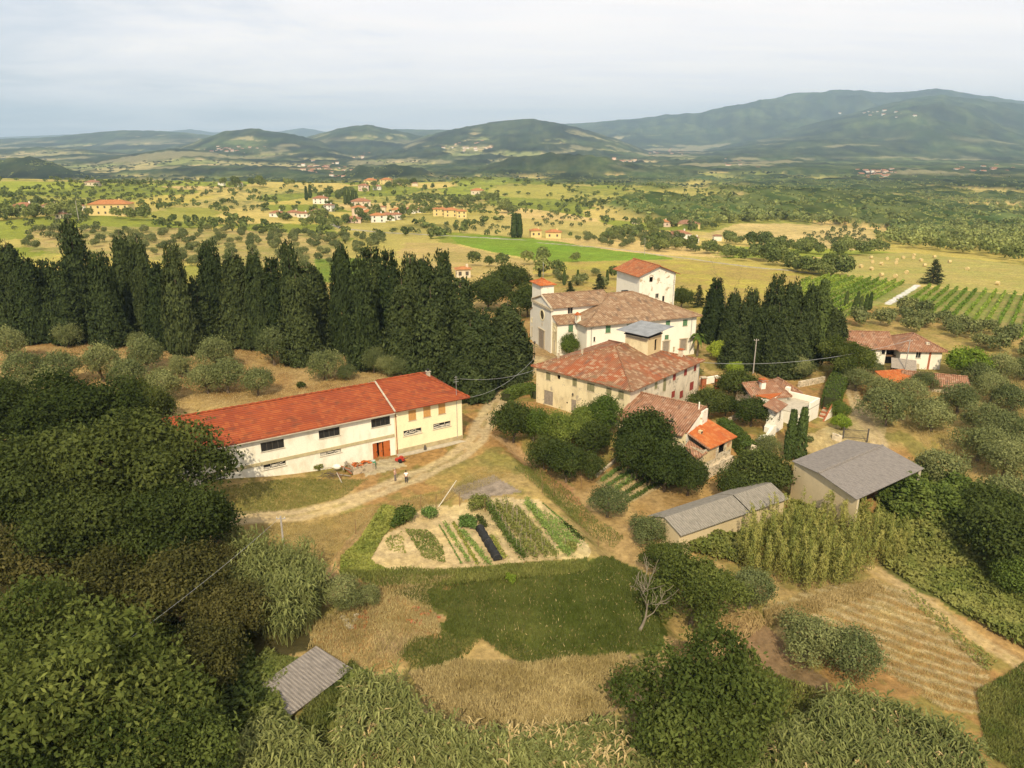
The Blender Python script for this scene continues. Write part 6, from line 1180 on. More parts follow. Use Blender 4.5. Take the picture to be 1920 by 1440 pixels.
bamboo([(1648, 1022), (1700, 1020), (1700, 1062), (1650, 1066)], 26, 4.6, 12, 'small bamboo tuft beside the track')
def cover(poly, n, size, asp, mat, seed, label, hump=1., upright=False, name='undergrowth', freq=.25):
    p, rng = scatter(poly, n, seed); hh = hump * fbm(p[:, 0] * freq, p[:, 1] * freq, seed + 3, 3) ** 1.5 * 1.6; z = ground_z(p[:, 0], p[:, 1]) + hh * rng.uniform(.3, 1.0, n)
    P_ = np.stack([p[:, 0], p[:, 1], z], 1); N_ = rng.normal(0, 1, (n, 3)) if upright else np.tile([0, -.15, 1.], (n, 1)); N_ = N_ * np.array([1, 1, .25 if upright else 1.])
    tone = fbm(p[:, 0] * .5, p[:, 1] * .5, seed + 9, 3)
    V = cards(P_, N_, size, size * asp, rng, .15 if upright else .65, np.array([0, 0, 1.]) if upright else None); V[:, 2] += size * .3 if upright else 0
    return stuff(name, V, LM[mat], np.clip((tone - .5) * 2.2 + .5, 0, 1) * .7 + .3 * rng.random(n), .3 + .5 * rng.random(n), label)
cover([(1640, 960), (1740, 905), (1830, 960), (1950, 1020), (2030, 1150), (2010, 1265), (1870, 1195), (1770, 1128), (1660, 1068)], 30000, .55, .5, 'weed', 21, 'creepers smothering the bank below the open shed', 1.5)
cover([(1640, 940), (1730, 890), (1830, 950), (1800, 1000), (1680, 985)], 13000, .5, .6, 'ivy', 22, 'dark creepers under the open side of the grey shed', 3.6)
cover([(1300, 1010), (1400, 985), (1500, 945), (1570, 960), (1450, 1010), (1380, 1060), (1290, 1040)], 9000, .5, .5, 'weed', 23, 'rank weeds along the wall of the long low shed', 1.7)
cover([(1490, 900), (1590, 945), (1640, 975), (1600, 1000), (1480, 960)], 4500, .5, .5, 'weed', 24, 'rank weeds at the end wall of the open shed', 2.4)
cover([(560, 1360), (600, 1300), (660, 1250), (695, 1275), (645, 1350), (590, 1405)], 5000, .55, .2, 'weed', 48, 'tall weeds under the eave of the sunken shed', 1.5, True)
cover([(1690, 1108), (1712, 1105), (1870, 1240), (1850, 1262)], 500, .4, .3, 'weed', 45, 'strip of green weeds between the stubble and the track', .35)
cover([(430, 1330), (500, 1225), (560, 1235), (520, 1300), (560, 1400), (470, 1440)], 5000, .5, .3, 'weed', 46, 'weeds crowding the sunken shed', 1.6)
cover([(590, 1390), (630, 1320), (665, 1270), (700, 1300), (660, 1410)], 4500, .5, .3, 'weed', 47, 'weeds at the lower wall of the sunken shed', 1.6)
cover([(1830, 1300), (1960, 1220), (1990, 1500), (1850, 1420)], 7000, .45, .2, 'weed', 25, 'coarse green grass past the end of the stubble field', .35, True)
cover([(728, 1112), (850, 1095), (860, 1072), (1000, 1056), (1110, 1056), (1150, 1048), (1195, 1072), (1240, 1110), (1235, 1215), (1150, 1232), (1000, 1252), (945, 1232), (905, 1200), (868, 1238), (790, 1262), (745, 1235), (775, 1205), (828, 1192), (840, 1152), (790, 1132)], 42000, .34, .16, 'meadow', 26, 'long green grass of the lower meadow', .35, True, 'meadow_grass')
cover([(770, 1270), (860, 1243), (1000, 1248), (1170, 1228), (1215, 1290), (1120, 1350), (950, 1385), (820, 1370)], 26000, .55, .10, 'straw', 27, 'tall dry grass between the meadow and the canes', .6, True, 'dry_grass')
cover([(590, 1180), (690, 1100), (740, 1085), (850, 1085), (800, 1110), (830, 1190), (770, 1215), (740, 1255), (640, 1270), (570, 1240)], 15000, .42, .12, 'straw', 28, 'sun-dried weeds over the spoil heap', .5, True, 'dry_weeds')
cover([(640, 1072), (700, 1078), (900, 1068), (1100, 1052), (1105, 1075), (850, 1100), (700, 1105)], 12000, .42, .2, 'weed', 29, 'weedy margin below the vegetable garden', .6, True)
cover([(965, 878), (1000, 870), (1070, 925), (1120, 975), (1170, 1010), (1150, 1030), (1100, 1000), (1020, 930)], 4500, .34, .2, 'weed', 30, 'rough green weeds along the top of the earth bank', .3, True)
cover([(410, 915), (560, 895), (690, 900), (640, 935), (540, 958), (415, 970)], 16000, .22, .14, 'weed', 31, 'short olive-green turf before the white barn', .15, True, 'short_grass')
cover([(415, 990), (600, 975), (760, 935), (840, 920), (900, 880), (960, 890), (830, 945), (690, 985), (640, 1060), (420, 1040)], 22000, .24, .12, 'straw', 32, 'short bleached grass beside the dirt track', .12, True, 'short_dry_grass')
cover([(1565, 690), (1640, 700), (1700, 800), (1800, 900), (1900, 985), (1960, 960), (1960, 700), (1820, 720)], 26000, .38, .12, 'straw', 33, 'dry straw under the right-hand olive grove', .3, True, 'dry_grass')
cover([(1240, 1220), (1340, 1160), (1420, 1150), (1440, 1175), (1340, 1240), (1290, 1260)], 6000, .4, .14, 'straw', 34, 'dry grass round the brown plot', .4, True, 'dry_grass')
cover([(1430, 1150), (1640, 1088), (1660, 1110), (1500, 1160), (1440, 1180)], 9000, .45, .12, 'straw', 35, 'orange dry weeds between the bamboo and the stubble', .6, True, 'dry_weeds')
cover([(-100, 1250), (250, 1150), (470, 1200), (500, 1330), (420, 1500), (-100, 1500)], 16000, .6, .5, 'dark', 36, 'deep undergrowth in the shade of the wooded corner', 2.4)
cover([(280, 1060), (420, 1035), (450, 1130), (480, 1200), (400, 1220)], 8000, .5, .5, 'brownish', 37, 'brown undergrowth between oaks and canes', 1.6)
cover([(0, 655), (300, 640), (640, 660), (800, 690), (640, 735), (400, 770), (0, 800)], 26000, .4, .12, 'straw', 38, 'thin dry grass on the olive slope', .15, True, 'dry_grass')
cover([(1230, 845), (1300, 880), (1310, 905), (1250, 918), (1190, 880)], 7000, .4, .7, 'ivy', 39, 'ivy running down the wall below the annex', 2.6, False, 'ivy')
cover([(1425, 1140), (1520, 1105), (1640, 1085), (1700, 1112), (1862, 1250), (1838, 1338), (1770, 1335), (1640, 1250), (1540, 1190)], 15000, .26, .14, 'straw', 41, 'stubble and dry weeds on the drilled field', .2, True, 'stubble')
cover([(500, 1480), (560, 1390), (660, 1420), (900, 1400), (1160, 1360), (1200, 1400), (1420, 1400), (1440, 1480)], 14000, .45, .18, 'weed', 42, 'rank grass between the cane clumps', .8, True)
cover([(1290, 1250), (1420, 1260), (1560, 1310), (1480, 1400), (1400, 1380)], 8000, .4, .3, 'weed', 43, 'green weeds between the big walnut and the brown plot', .9, True)
cover([(860, 1085), (1000, 1056), (1110, 1050), (1240, 1110), (1235, 1215), (1000, 1252), (905, 1200)], 700, .34, .18, 'straw', 44, 'bleached stalks scattered through the meadow', .5, True, 'dry_stalks')
# ------------------------------------------------------------------ hedges
def hedge(pts, wd, hh, n, mat, seed, label, nm='hedge'):
    rng = np.random.default_rng(seed); Q0 = plan(pts); Q = [(a[0] + (b[0] - a[0]) * f / 6, a[1] + (b[1] - a[1]) * f / 6) for a, b in zip(Q0[:-1], Q0[1:]) for f in range(6)] + [Q0[-1]]; L_ = [math.dist(a, b) for a, b in zip(Q[:-1], Q[1:])]; tot = sum(L_); P_, N_ = [], []
    x0, y0 = Q[0]; z0 = gz(x0, y0)
    for (a, b), l in zip(zip(Q[:-1], Q[1:]), L_):
        k = int(n * l / tot); f = rng.random(k); d = np.array([b[0] - a[0], b[1] - a[1]]) / l; s = np.array([-d[1], d[0]]); ct = np.stack([a[0] + d[0] * f * l, a[1] + d[1] * f * l], 1); g = ground_z(ct[:, 0], ct[:, 1])
        sd_ = rng.integers(0, 3, k); o = np.where(sd_ == 0, -1, np.where(sd_ == 1, 1, rng.uniform(-1, 1, k))); zz_ = np.where(sd_ == 2, hh, rng.uniform(0, hh, k)) + rng.normal(0, .06, k)
        P_.append(np.stack([ct[:, 0] + s[0] * o * wd / 2, ct[:, 1] + s[1] * o * wd / 2, g + zz_], 1)); N_.append(np.stack([s[0] * o * (sd_ < 2), s[1] * o * (sd_ < 2), (sd_ == 2) * 1.], 1))
    P_, N_ = np.concatenate(P_) + rng.normal(0, .07, (sum(map(len, P_)), 3)) - np.array([x0, y0, z0]), np.concatenate(N_)
    t = empty(nm, (x0, y0, z0), 0, label, 'hedge'); link('foliage', card_mesh('foliage', cards(P_, N_, .26, .15, rng, .5), LM[mat], rng.random(len(P_)), .3 + .5 * rng.random(len(P_))), t)
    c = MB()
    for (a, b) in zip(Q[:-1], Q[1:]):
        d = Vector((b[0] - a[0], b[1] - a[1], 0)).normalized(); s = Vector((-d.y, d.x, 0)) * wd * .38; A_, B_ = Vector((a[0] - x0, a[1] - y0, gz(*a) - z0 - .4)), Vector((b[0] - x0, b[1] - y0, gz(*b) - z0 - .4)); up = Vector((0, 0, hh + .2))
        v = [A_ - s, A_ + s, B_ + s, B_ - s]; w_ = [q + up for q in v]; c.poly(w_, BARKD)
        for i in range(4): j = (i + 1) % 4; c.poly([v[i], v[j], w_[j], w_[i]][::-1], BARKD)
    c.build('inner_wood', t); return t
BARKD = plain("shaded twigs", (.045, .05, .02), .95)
hedge([(1590, 682), (1578, 712), (1562, 745), (1556, 772)], 3.0, 2.6, 9000, 'laurel', 51, 'long tall clipped hedge with a sunlit flat top beside the court lane')
hedge([(948, 752), (975, 738), (1003, 735), (1008, 748)], 2.0, 1.5, 5000, 'laurel', 52, 'low curved box hedge at the bend of the drive')
hedge([(1348, 812), (1385, 838), (1405, 862)], 2.2, 2.4, 6000, 'ivy', 53, 'ivy-grown terrace hedge behind the stone outhouse')
hedge([(1398, 735), (1440, 742)], 1.2, 1.0, 1500, 'dark', 54, 'short dark hedge below the tiled cottage')
# ------------------------------------------------------------------ vineyard rows beside the white road
def vine_rows():
    a, b = at(1665, 570), at(1720, 535); d = np.array([b[0] - a[0], b[1] - a[1]]); d /= np.linalg.norm(d); s = np.array([d[1], -d[0]]); rng = np.random.default_rng(61)
    for poly, off0, n, side, lb in (([(1500, 530), (1560, 520), (1716, 534), (1655, 568), (1575, 600), (1510, 590)], -4.5, 40, -1, 'vine row of the vineyard left of the white road'), ([(1728, 539), (1920, 555), (2050, 568), (2050, 650), (1920, 640), (1800, 605), (1675, 574)], 4.5, 46, 1, 'vine row of the vineyard right of the white road')):
        Q = plan(poly)
        for k in range(n):
            o = np.array([a[0], a[1]]) + s * side * (4.5 + 2.7 * k); t = np.arange(-90, 140, .30); p = o + d * t[:, None]; p = p[inside(Q, p[:, 0], p[:, 1])]
            if len(p) < 14: continue
            p = np.repeat(p, 3, 0) + rng.normal(0, .16, (len(p) * 3, 2)); z = ground_z(p[:, 0], p[:, 1]) + rng.uniform(.3, 1.75, len(p)); P_ = np.stack([p[:, 0], p[:, 1], z], 1); c0 = P_.mean(0); c0[2] = P_[:, 2].min()
            V = cards(P_ - c0, rng.normal(0, 1, (len(p), 3)), .62, .5, rng, .3); o_ = link('vine_row', card_mesh('vine_row', V, LM['vine'], rng.random(len(p)), .3 + .5 * rng.random(len(p)))); o_.location = c0; tag(o_, lb, 'vine row', lb.replace('vine row of the ', 'rows of the '))
vine_rows()
# ------------------------------------------------------------------ the vegetable garden
def gpx(x, y): return (640 + x / 3.692, 860 + y / 3.692)
def crop_row(A_, B_, mat, hh, wd, dens, label, stakes=0, seed=0, leaf=.24, nm='crop_row', px=True):
    a, b = at(*(gpx(*A_) if px else A_)), at(*(gpx(*B_) if px else B_)); rng = np.random.default_rng(seed + 900); l = math.dist(a[:2], b[:2]); n = int(l * dens); f = rng.random(n)
    x = a[0] + (b[0] - a[0]) * f + rng.normal(0, wd / 2.4, n); y = a[1] + (b[1] - a[1]) * f + rng.normal(0, wd / 2.4, n); gap = .35 + .65 * vnoise(f * l * .9, f * 0 + seed, 3)
    z = ground_z(x, y) + hh * rng.random(n) ** .8 * gap; m = np.array([(a[0] + b[0]) / 2, (a[1] + b[1]) / 2, min(a[2], b[2])]); t = empty(nm, tuple(m), 0, label, 'crop row', 'rows of the vegetable garden' if px else 'rows of the kitchen garden')
    P_ = np.stack([x, y, z], 1) - m; link('foliage', card_mesh('foliage', cards(P_, np.tile([0, -.2, 1.], (n, 1)), leaf, leaf * .55, rng, .8), LM[mat], rng.random(n), .3 + .5 * rng.random(n)), t)
    for k in range(stakes):
        f = (k + .5) / stakes; mb = MB(); xx, yy = a[0] + (b[0] - a[0]) * f + rng.normal(0, .15), a[1] + (b[1] - a[1]) * f; zz_ = gz(xx, yy); mb.tube([(xx - m[0], yy - m[1], zz_ - m[2] - .1), (xx - m[0] + rng.normal(0, .12), yy - m[1] + rng.normal(0, .12), zz_ - m[2] + hh * 1.25)], .022, BARKP, 4); mb.build('stake', t)
    return t
for A_, B_, mt, hh, wd, de, lb, stk in (((675, 455), (830, 725), 'lettuce', .18, .12, 22, 'row of tiny seedlings nearest the bare soil', 0), ((712, 448), (885, 722), 'lettuce', .38, .35, 55, 'row of spaced young cabbages beside the seedlings', 0), ((772, 442), (945, 738), 'squash', .35, .25, 60, 'thin yellow-green row between cabbages and chard', 0), ((830, 500), (1025, 735), 'lettuce', .5, .45, 100, 'leafy chard row left of the black tunnel', 0),
        ((945, 410), (1000, 475), 'dark', .6, .5, 150, 'short dark row at the head of the black tunnel', 0), ((1040, 540), (1130, 700), 'squash', .5, .5, 90, 'ragged row right of the black tunnel', 0), ((1020, 350), (1265, 705), 'ivy', 1.5, .6, 190, 'dense dark bean row on stakes, first from the tunnel', 12), ((1075, 318), (1345, 700), 'weed', 1.6, .55, 150, 'bean row bristling with pale stakes, second from the tunnel', 16), ((1135, 320), (1425, 690), 'weed', 1.5, .55, 130, 'bean row with thinning leaves, third from the tunnel', 14),
        ((1210, 345), (1490, 682), 'weed', .8, .5, 110, 'low tomato row between bare strips', 6), ((1285, 305), (1575, 672), 'lettuce', .9, .7, 160, 'bushy tomato row beside the spreading patch', 5), ((1420, 390), (1620, 600), 'lettuce', .4, 1.3, 130, 'spreading pale green patch of ground crops', 0), ((1390, 305), (1655, 540), 'lettuce', .15, .12, 20, 'dotted seedling row along the outer edge', 0), ((1540, 450), (1660, 560), 'dark', .5, .5, 110, 'short dark row by the outer edge', 0)): crop_row(A_, B_, mt, hh, wd, de, lb, stk, int(A_[0]))
for A_, B_, lb in (((1128, 902), (1172, 872), 'lettuce row at the bank side of the kitchen garden'), ((1140, 912), (1190, 880), 'bronze salad row of the kitchen garden, second from the bank'), ((1152, 922), (1205, 890), 'staked row in the middle of the kitchen garden'), ((1164, 932), (1218, 898), 'dark green row of the kitchen garden, next to the outer one'), ((1174, 942), (1232, 908), 'outermost dark green row of the kitchen garden')): crop_row(A_, B_, 'ivy' if 'dark' in lb else 'lettuce', 1.1 if 'staked' in lb else .5, .5, 110, lb, 7 if 'staked' in lb else 0, int(A_[0]), .24, 'crop_row', False)
def bush(u, v, r, hh, mat, n, seed, label, nm='shrub', cat='shrub', grp=None):
    x, y, z = at(u, v); rng = np.random.default_rng(seed); bl = [(np.array([rng.uniform(-.5, .5) * r, rng.uniform(-.5, .5) * r, hh * rng.uniform(.3, .7)]), min(r, hh) * rng.uniform(.35, .55)) for _ in range(9)]; P_, N_, I = blob_points(bl, n, rng)
    t = link(nm, card_mesh(nm, cards(P_, N_, .26, .14, rng, .75), LM[mat], rng.random(len(P_)), .25 + .55 * rng.random(len(P_)))); t.location = (x, y, z); return tag(t, label, cat, grp)
bush(*gpx(440, 430), 1.5, 2.0, 'ivy', 1700, 1, 'dark staked tomato bush at the head of the bare soil'); bush(*gpx(400, 462), 1.0, 1.2, 'ivy', 900, 2, 'low dark bush at the edge of the squash bed'); bush(*gpx(612, 405), 1.1, 1.3, 'lettuce', 900, 3, 'pale bush by the leaning plank'); bush(*gpx(935, 345), 2.0, 1.5, 'weed', 1700, 4, 'dome of vines below the concrete slab'); bush(*gpx(880, 470), 1.7, 1.0, 'lettuce', 1800, 5, 'thick cabbage clump at the head of the chard row')
bush(958, 1092, .55, 1.1, 'bright', 500, 6, 'yellow-flowering shrub in the meadow', 'shrub'); bush(1308, 705, 1.1, 1.6, 'olive', 700, 7, 'pale oleander by the red pillars'); bush(566, 728, .9, 1.4, 'dark', 700, 8, 'small dark bush behind the barn roof'); bush(1352, 688, .8, 1.5, 'bright', 500, 9, 'small leafy shrub at the conifer feet'); bush(596, 880, 1.0, .9, 'weed', 700, 10, 'tuft of weeds against the barn wall'); bush(1515, 828, .8, 1.0, 'olive', 500, 11, 'pale shrub at the wall of the white outbuilding'); bush(1070, 1030, .9, .7, 'weed', 500, 12, 'weedy tuft at the corner of the vegetable garden')
cover([gpx(*q) for q in ((440, 490), (600, 500), (700, 600), (720, 720), (570, 690), (500, 590))], 1100, .3, .5, 'weed', 72, 'sprawling weeds on the bare garden soil', .25, False, 'weeds')
cover([gpx(*q) for q in ((300, 560), (420, 500), (450, 660), (330, 640))], 220, .28, .5, 'weed', 73, 'scattered weeds near the squash bed', .25, False, 'weeds')
cover([gpx(*q) for q in ((290, 330), (375, 345), (345, 480), (290, 540), (200, 700), (320, 780), (330, 800), (60, 810), (-10, 800), (0, 690), (130, 560))], 7000, .32, .7, 'squash', 71, 'yellowing squash bed along the garden edge', .5, False, 'squash_bed')
# black mesh tunnel
a, b = at(*gpx(958, 485)), at(*gpx(1085, 712)); t = MB(); d = Vector((b[0] - a[0], b[1] - a[1], b[2] - a[2])); L_ = d.length; n = 18
for i in range(n):
    for j in range(8):
        f = lambda q, i_: (i_ * L_ / n, .5 * math.cos(q) * (1 + .12 * math.sin(i_ * 2.1)), .62 * math.sin(q) * (1 + .10 * math.sin(i_ * 1.7)))
        q0, q1 = math.pi * j / 8, math.pi * (j + 1) / 8; t.poly([f(q0, i), f(q0, i + 1), f(q1, i + 1), f(q1, i)], 'black')
t.poly([(0, .5 * math.cos(math.pi * j / 8), .62 * math.sin(math.pi * j / 8)) for j in range(9)], 'black'); t.poly([(L_, .5 * math.cos(math.pi * j / 8), .62 * math.sin(math.pi * j / 8)) for j in range(9)][::-1], 'black')
tb = empty('net_tunnel', a, math.atan2(d.y, d.x), 'black netting tunnel lying along a bed in the vegetable garden', 'tunnel'); t.build('netting', tb)
for f in (.02, .5, .98):
    h = MB(); h.tube([(f * L_, .54 * math.cos(q), .66 * math.sin(q)) for q in np.linspace(0, math.pi, 9)], .02, 'frame', 4); h.build('hoop', tb)
def stick(u, v, hh, r, mat, label, cat, nm, tilt=(0, 0), grp=None):
    x, y, z = at(u, v); m = MB(); m.tube([(0, 0, -.2), (tilt[0] * hh, tilt[1] * hh, hh)], [r, r * .8], mat, 6); o = m.build(nm); o.location = (x, y, z); return tag(o, label, cat, grp)
for i, (u, v) in enumerate((gpx(548, 340), gpx(655, 340), gpx(820, 330), gpx(995, 370), gpx(100, 520), gpx(1470, 260), gpx(1780, 610), gpx(1390, 240), gpx(470, 380), gpx(1660, 200))): stick(u, v, 1.9, .04, 'wood', 'thin wooden fence post round the vegetable garden, ' + ('behind the pale bush', 'beside the leaning plank', 'below the concrete slab', 'by the vine dome', 'at the squash bed', 'on the bank weeds', 'at the outer corner', 'at the seedling end', 'in the tomato bush', 'under the kitchen garden')[i], 'fence post', 'fence_post', (RG.uniform(-.06, .06), 0), 'garden fence posts')
stick(*gpx(665, 335), 3.0, .06, 'wframe', 'pale plank leaning over at the head of the vegetable garden', 'plank', 'plank', (.78, .45))
# ------------------------------------------------------------------ things about the yard
def yard(lx, ly, z=None):
    c, s = math.cos(R_(32.1)), math.sin(R_(32.1)); x, y = -16.74 + c * lx - s * ly, 99.24 + s * lx + c * ly; return (x, y, gz(x, y) if z is None else z)
t = empty('masonry_bin', yard(-6.2, -2.6), R_(32.1), 'broken masonry bin by the barn door heaped with orange tiles', 'bin'); m = MB()
m.box(-1.6, 1.6, -1.0, -.75, -.2, 1.0, 'darkstone'); m.box(-1.6, -1.35, -.75, 1.0, -.2, 1.1, 'darkstone'); m.box(1.35, 1.6, -.75, 1.0, -.2, .8, 'darkstone'); m.build('masonry', t); m = MB(); m.box(-1.347, 1.347, -.747, 1.0, -.2, .62, 'darkstone'); m.build('rubble_fill', t)
rr = random.Random(5)
tm = MB(); pts = [(-.22, .0), (-.15, .08), (0, .12), (.15, .08), (.22, 0)]
for p, q in zip(pts[:-1], pts[1:]): tm.poly([(p[0], -.3, p[1]), (q[0], -.3, q[1]), (q[0] * .8, .3, q[1] * .8), (p[0] * .8, .3, p[1] * .8)], 't_org'); tm.poly([(p[0], -.3, p[1] - .02), (p[0] * .8, .3, p[1] * .8 - .02), (q[0] * .8, .3, q[1] * .8 - .02), (q[0], -.3, q[1] - .02)], 't_org')
tile0 = tm.build('roof_tile'); base = Vector(yard(-6.2, -2.6)); cA, sA = math.cos(R_(32.1)), math.sin(R_(32.1))
for i in range(22):
    o = tile0 if i == 0 else tile0.copy()
    if i: COL.objects.link(o)
    lx, ly = rr.uniform(-1.2, 1.3), rr.uniform(-.6, .9); o.location = base + Vector((cA * lx - sA * ly, sA * lx + cA * ly, .64 + rr.uniform(0, .35))); o.rotation_euler = (rr.uniform(-.3, .3), rr.uniform(-.3, .3), rr.uniform(0, 6.28)); tag(o, 'loose orange roof tile heaped on the masonry bin', 'roof tile', 'tiles heaped on the masonry bin')
t = empty('barrel', yard(-4.35, -2.3), 0, 'green plastic barrel standing beside the tile heap', 'barrel'); m = MB(); m.lathe([(.30, 0), (.34, .25), (.34, .6), (.30, .85)], plain("green plastic", (.07, .26, .13), .5), 14); m.build('body', t); m = MB(); m.lathe([(.31, .853), (.31, .9), (.12, .93)], plain("pale lid", (.5, .55, .5), .6), 14); m.build('lid', t)
t = empty('wheelbarrow', yard(-5.1, -2.5), .4, 'dark wheelbarrow tipped against the tile heap', 'wheelbarrow'); m = MB(); m.poly([(-.4, -.3, .5), (.4, -.3, .55), (.3, -.2, .25), (-.25, -.2, .25)], 'brick'); m.poly([(-.4, .3, .5), (-.25, .2, .25), (.3, .2, .25), (.4, .3, .55)], 'brick'); m.poly([(-.25, -.2, .25), (.3, -.2, .25), (.3, .2, .25), (-.25, .2, .25)], 'brick'); m.poly([(.4, -.3, .55), (.4, .3, .55), (.3, .2, .25), (.3, -.2, .25)], 'brick'); m.poly([(-.4, -.3, .5), (-.25, -.2, .25), (-.25, .2, .25), (-.4, .3, .5)], 'brick'); m.build('tray', t)
m = MB(); m.lathe([(.02, -.04), (.18, -.04), (.18, .04), (.02, .04)], 'black', 12); o = m.build('wheel', t); o.rotation_euler = (math.pi / 2, 0, 0); o.location = (.55, 0, .18)
m = MB(); m.tube([(.55, -.06, .18), (-.2, -.25, .3), (-1.0, -.28, .55)], .025, 'frame', 5); m.tube([(.55, .06, .18), (-.2, .25, .3), (-1.0, .28, .55)], .025, 'frame', 5); m.build('frame', t)
for i in range(9):
    m = MB(); l = rr.uniform(1.6, 3.2); m.box(-l / 2, l / 2, -.08, .08, -.04, .04, 'greywood' if i % 3 else 'brick'); o = m.build('timber'); p = yard(-8.6 + rr.uniform(-1.2, 1.2), -2.3 + rr.uniform(-.9, .9)); o.location = (p[0], p[1], p[2] + .08 + .09 * i); o.rotation_euler = (rr.uniform(-.1, .1), rr.uniform(-.12, .12), rr.uniform(0, 3.1)); tag(o, 'old timber in the scrap pile along the barn wall', 'timber', 'scrap timber by the barn')
for i in range(26):
    m = MB(); l = rr.uniform(.8, 1.8); m.tube([(-l / 2, 0, 0), (0, rr.uniform(-.1, .1), rr.uniform(0, .15)), (l / 2, 0, rr.uniform(-.1, .2))], [.04, .03, .015], BARK, 5); o = m.build('branch'); p = yard(-10.6 + rr.uniform(-1.3, 1.1), -2.4 + rr.uniform(-.9, .7)); o.location = (p[0], p[1], p[2] + rr.uniform(.1, .8)); o.rotation_euler = (0, rr.uniform(-.5, .5), rr.uniform(0, 6.28)); tag(o, 'dry cut branch in the brushwood heap by the barn', 'branch', 'brushwood by the barn')
m = MB(); m.lathe([(.05, 0), (.42, .1), (.5, .35), (.35, .6), (.1, .68)], 'white', 9, (0, 0, 0), 1.2, .8); o = m.build('sack'); p = yard(-9.3, -1.5); o.location = (p[0], p[1], p[2] + .5); tag(o, 'white plastic sack lying on the scrap timber', 'sack')
stick(*[642, 905], 1.6, .07, 'wframe', 'pale broken board sticking up from the brushwood', 'board', 'board', (-.35, -.2))
def tiller():
    t = empty('motor_tiller', at(753, 867), R_(150), 'red walking tractor parked at the edge of the concrete yard', 'tiller'); red = plain("red enamel", (.45, .05, .03), .5)
    m = MB(); m.box(-.45, .35, -.2, .2, .35, .75, red); m.box(-.2, .25, -.17, .17, .753, .95, red); m.build('engine', t)
    for s in (-1, 1):
        m = MB(); m.lathe([(.05, -.08), (.3, -.08), (.32, 0), (.3, .08), (.05, .08)], 'black', 12); o = m.build('wheel', t); o.rotation_euler = (math.pi / 2, 0, 0); o.location = (0, s * .33, .32)
    m = MB(); m.tube([(-.4, -.1, .6), (-1.2, -.3, 1.05), (-1.5, -.32, 1.05)], .025, 'frame', 5); m.tube([(-.4, .1, .6), (-1.2, .3, 1.05), (-1.5, .32, 1.05)], .025, 'frame', 5); m.build('handlebar', t)
    m = MB(); m.box(.4, .95, -.3, .3, .15, .5, red); m.build('tine_guard', t)
tiller()
t = empty('gas_bottle', yard(4.3, -.75), 0, 'dark gas bottle standing on the kerb before the yellow house', 'gas bottle'); m = MB(); m.lathe([(.15, 0), (.2, .1), (.2, .6), (.12, .78)], 'frame', 12); m.build('body', t); m = MB(); m.lathe([(.05, .783), (.09, .8), (.09, .9)], 'black', 8); m.build('valve', t)
# tarpaulin, wood piles, white track piece
x, y, z = at(338, 698); m = MB(); m.lathe([(1.5, 0), (1.3, .5), (.8, .8), (.2, .95)], 'black', 12, (0, 0, -.1), 1.2, .8); o = m.build('tarpaulin_heap'); o.location = (x, y, z); tag(o, 'heap under black tarpaulin on the olive slope', 'heap')
def wood_pile(u, v, l, hh, seed, label):
    x, y, z = at(u, v); r2 = random.Random(seed); t = empty('firewood_pile', (x, y, z), R_(8), label, 'wood pile'); k = 0
    for row in range(int(hh / .28)):
        for c in range(int(l / .3)):
            if k >= 95: break
            m = MB(); rad = r2.uniform(.11, .17); m.tube([(-l / 2 + c * .3 + (row % 2) * .15, -.6 + r2.uniform(-.1, .1), .13 + row * .25), (-l / 2 + c * .3 + (row % 2) * .15 + r2.uniform(-.1, .1), .6, .13 + row * .25)], rad, 'greywood' if r2.random() < .5 else 'ochre', 6); m.build('log', t); k += 1
wood_pile(738, 672, 9.0, 1.7, 1, 'long firewood pile at the foot of the cypress row'); wood_pile(338, 652, 7.0, .6, 2, 'low firewood pile under the cypress row')
# ------------------------------------------------------------------ poles and wires
def utility_pole(u, v, hh, label, r=.13):
    x, y, z = at(u, v); t = empty('utility_pole', (x, y, z), 0, label, 'utility pole'); m = MB(); m.tube([(0, 0, -.5), (0, 0, hh)], [r, r * .7], 'pole', 8); m.build('shaft', t); m = MB(); m.tube([(-.5, 0, hh - .3), (.5, 0, hh - .3)], .05, 'pole', 5); m.build('crossarm', t)
    for s in (-.4, .4): m = MB(); m.lathe([(.03, 0), (.06, .05), (.05, .16)], 'wframe', 6, (s, 0, hh - .26)); m.build('insulator', t)
    return Vector((x, y, z + hh - .1))
p1 = utility_pole(537, 1072, 6.6, 'bare grey utility pole rising from the cane thicket'); p2 = utility_pole(1412, 700, 7, 'grey utility pole behind the tiled cottage'); p3 = utility_pole(1695, 705, 7.5, 'utility pole among the olives by the byres'); p4 = utility_pole(1208, 478, 8, 'slender pale pole in the grass field behind the tower house', .1)
utility_pole(148, 415, 12, 'tall pale mast near the yellow house', .2)
def wire(a, b, sag, label, r=.022):
    a, b = Vector(a), Vector(b); m = MB(); pts = [a + (b - a) * f - Vector((0, 0, sag * 4 * f * (1 - f))) for f in np.linspace(0, 1, 15)]; m.tube(pts, r, 'metal', 4); o = m.build('overhead_wire'); tag(o, label, 'wire')
x, y, z = at(170, 1250, 9.0); wire(p1, (x, y, z + 9), .4, 'overhead wire running from the cane thicket pole into the wooded corner', .014)
fr = Vector((33.4, 125.0, 6.3)); wire(fr, p3, 1.8, 'long wire from the farmhouse corner to the pole by the byres', .03)
wire(Vector(yard(10.9, .3, 9.6)), Vector((4.6, 121.6, 6.3)), .8, 'wire from the yellow house aerial to the farmhouse'); wire(Vector(yard(10.9, .1, 6.6)), Vector((3.9, 122.2, 8.0)), 1.6, 'lower wire from the yellow house along the drive')
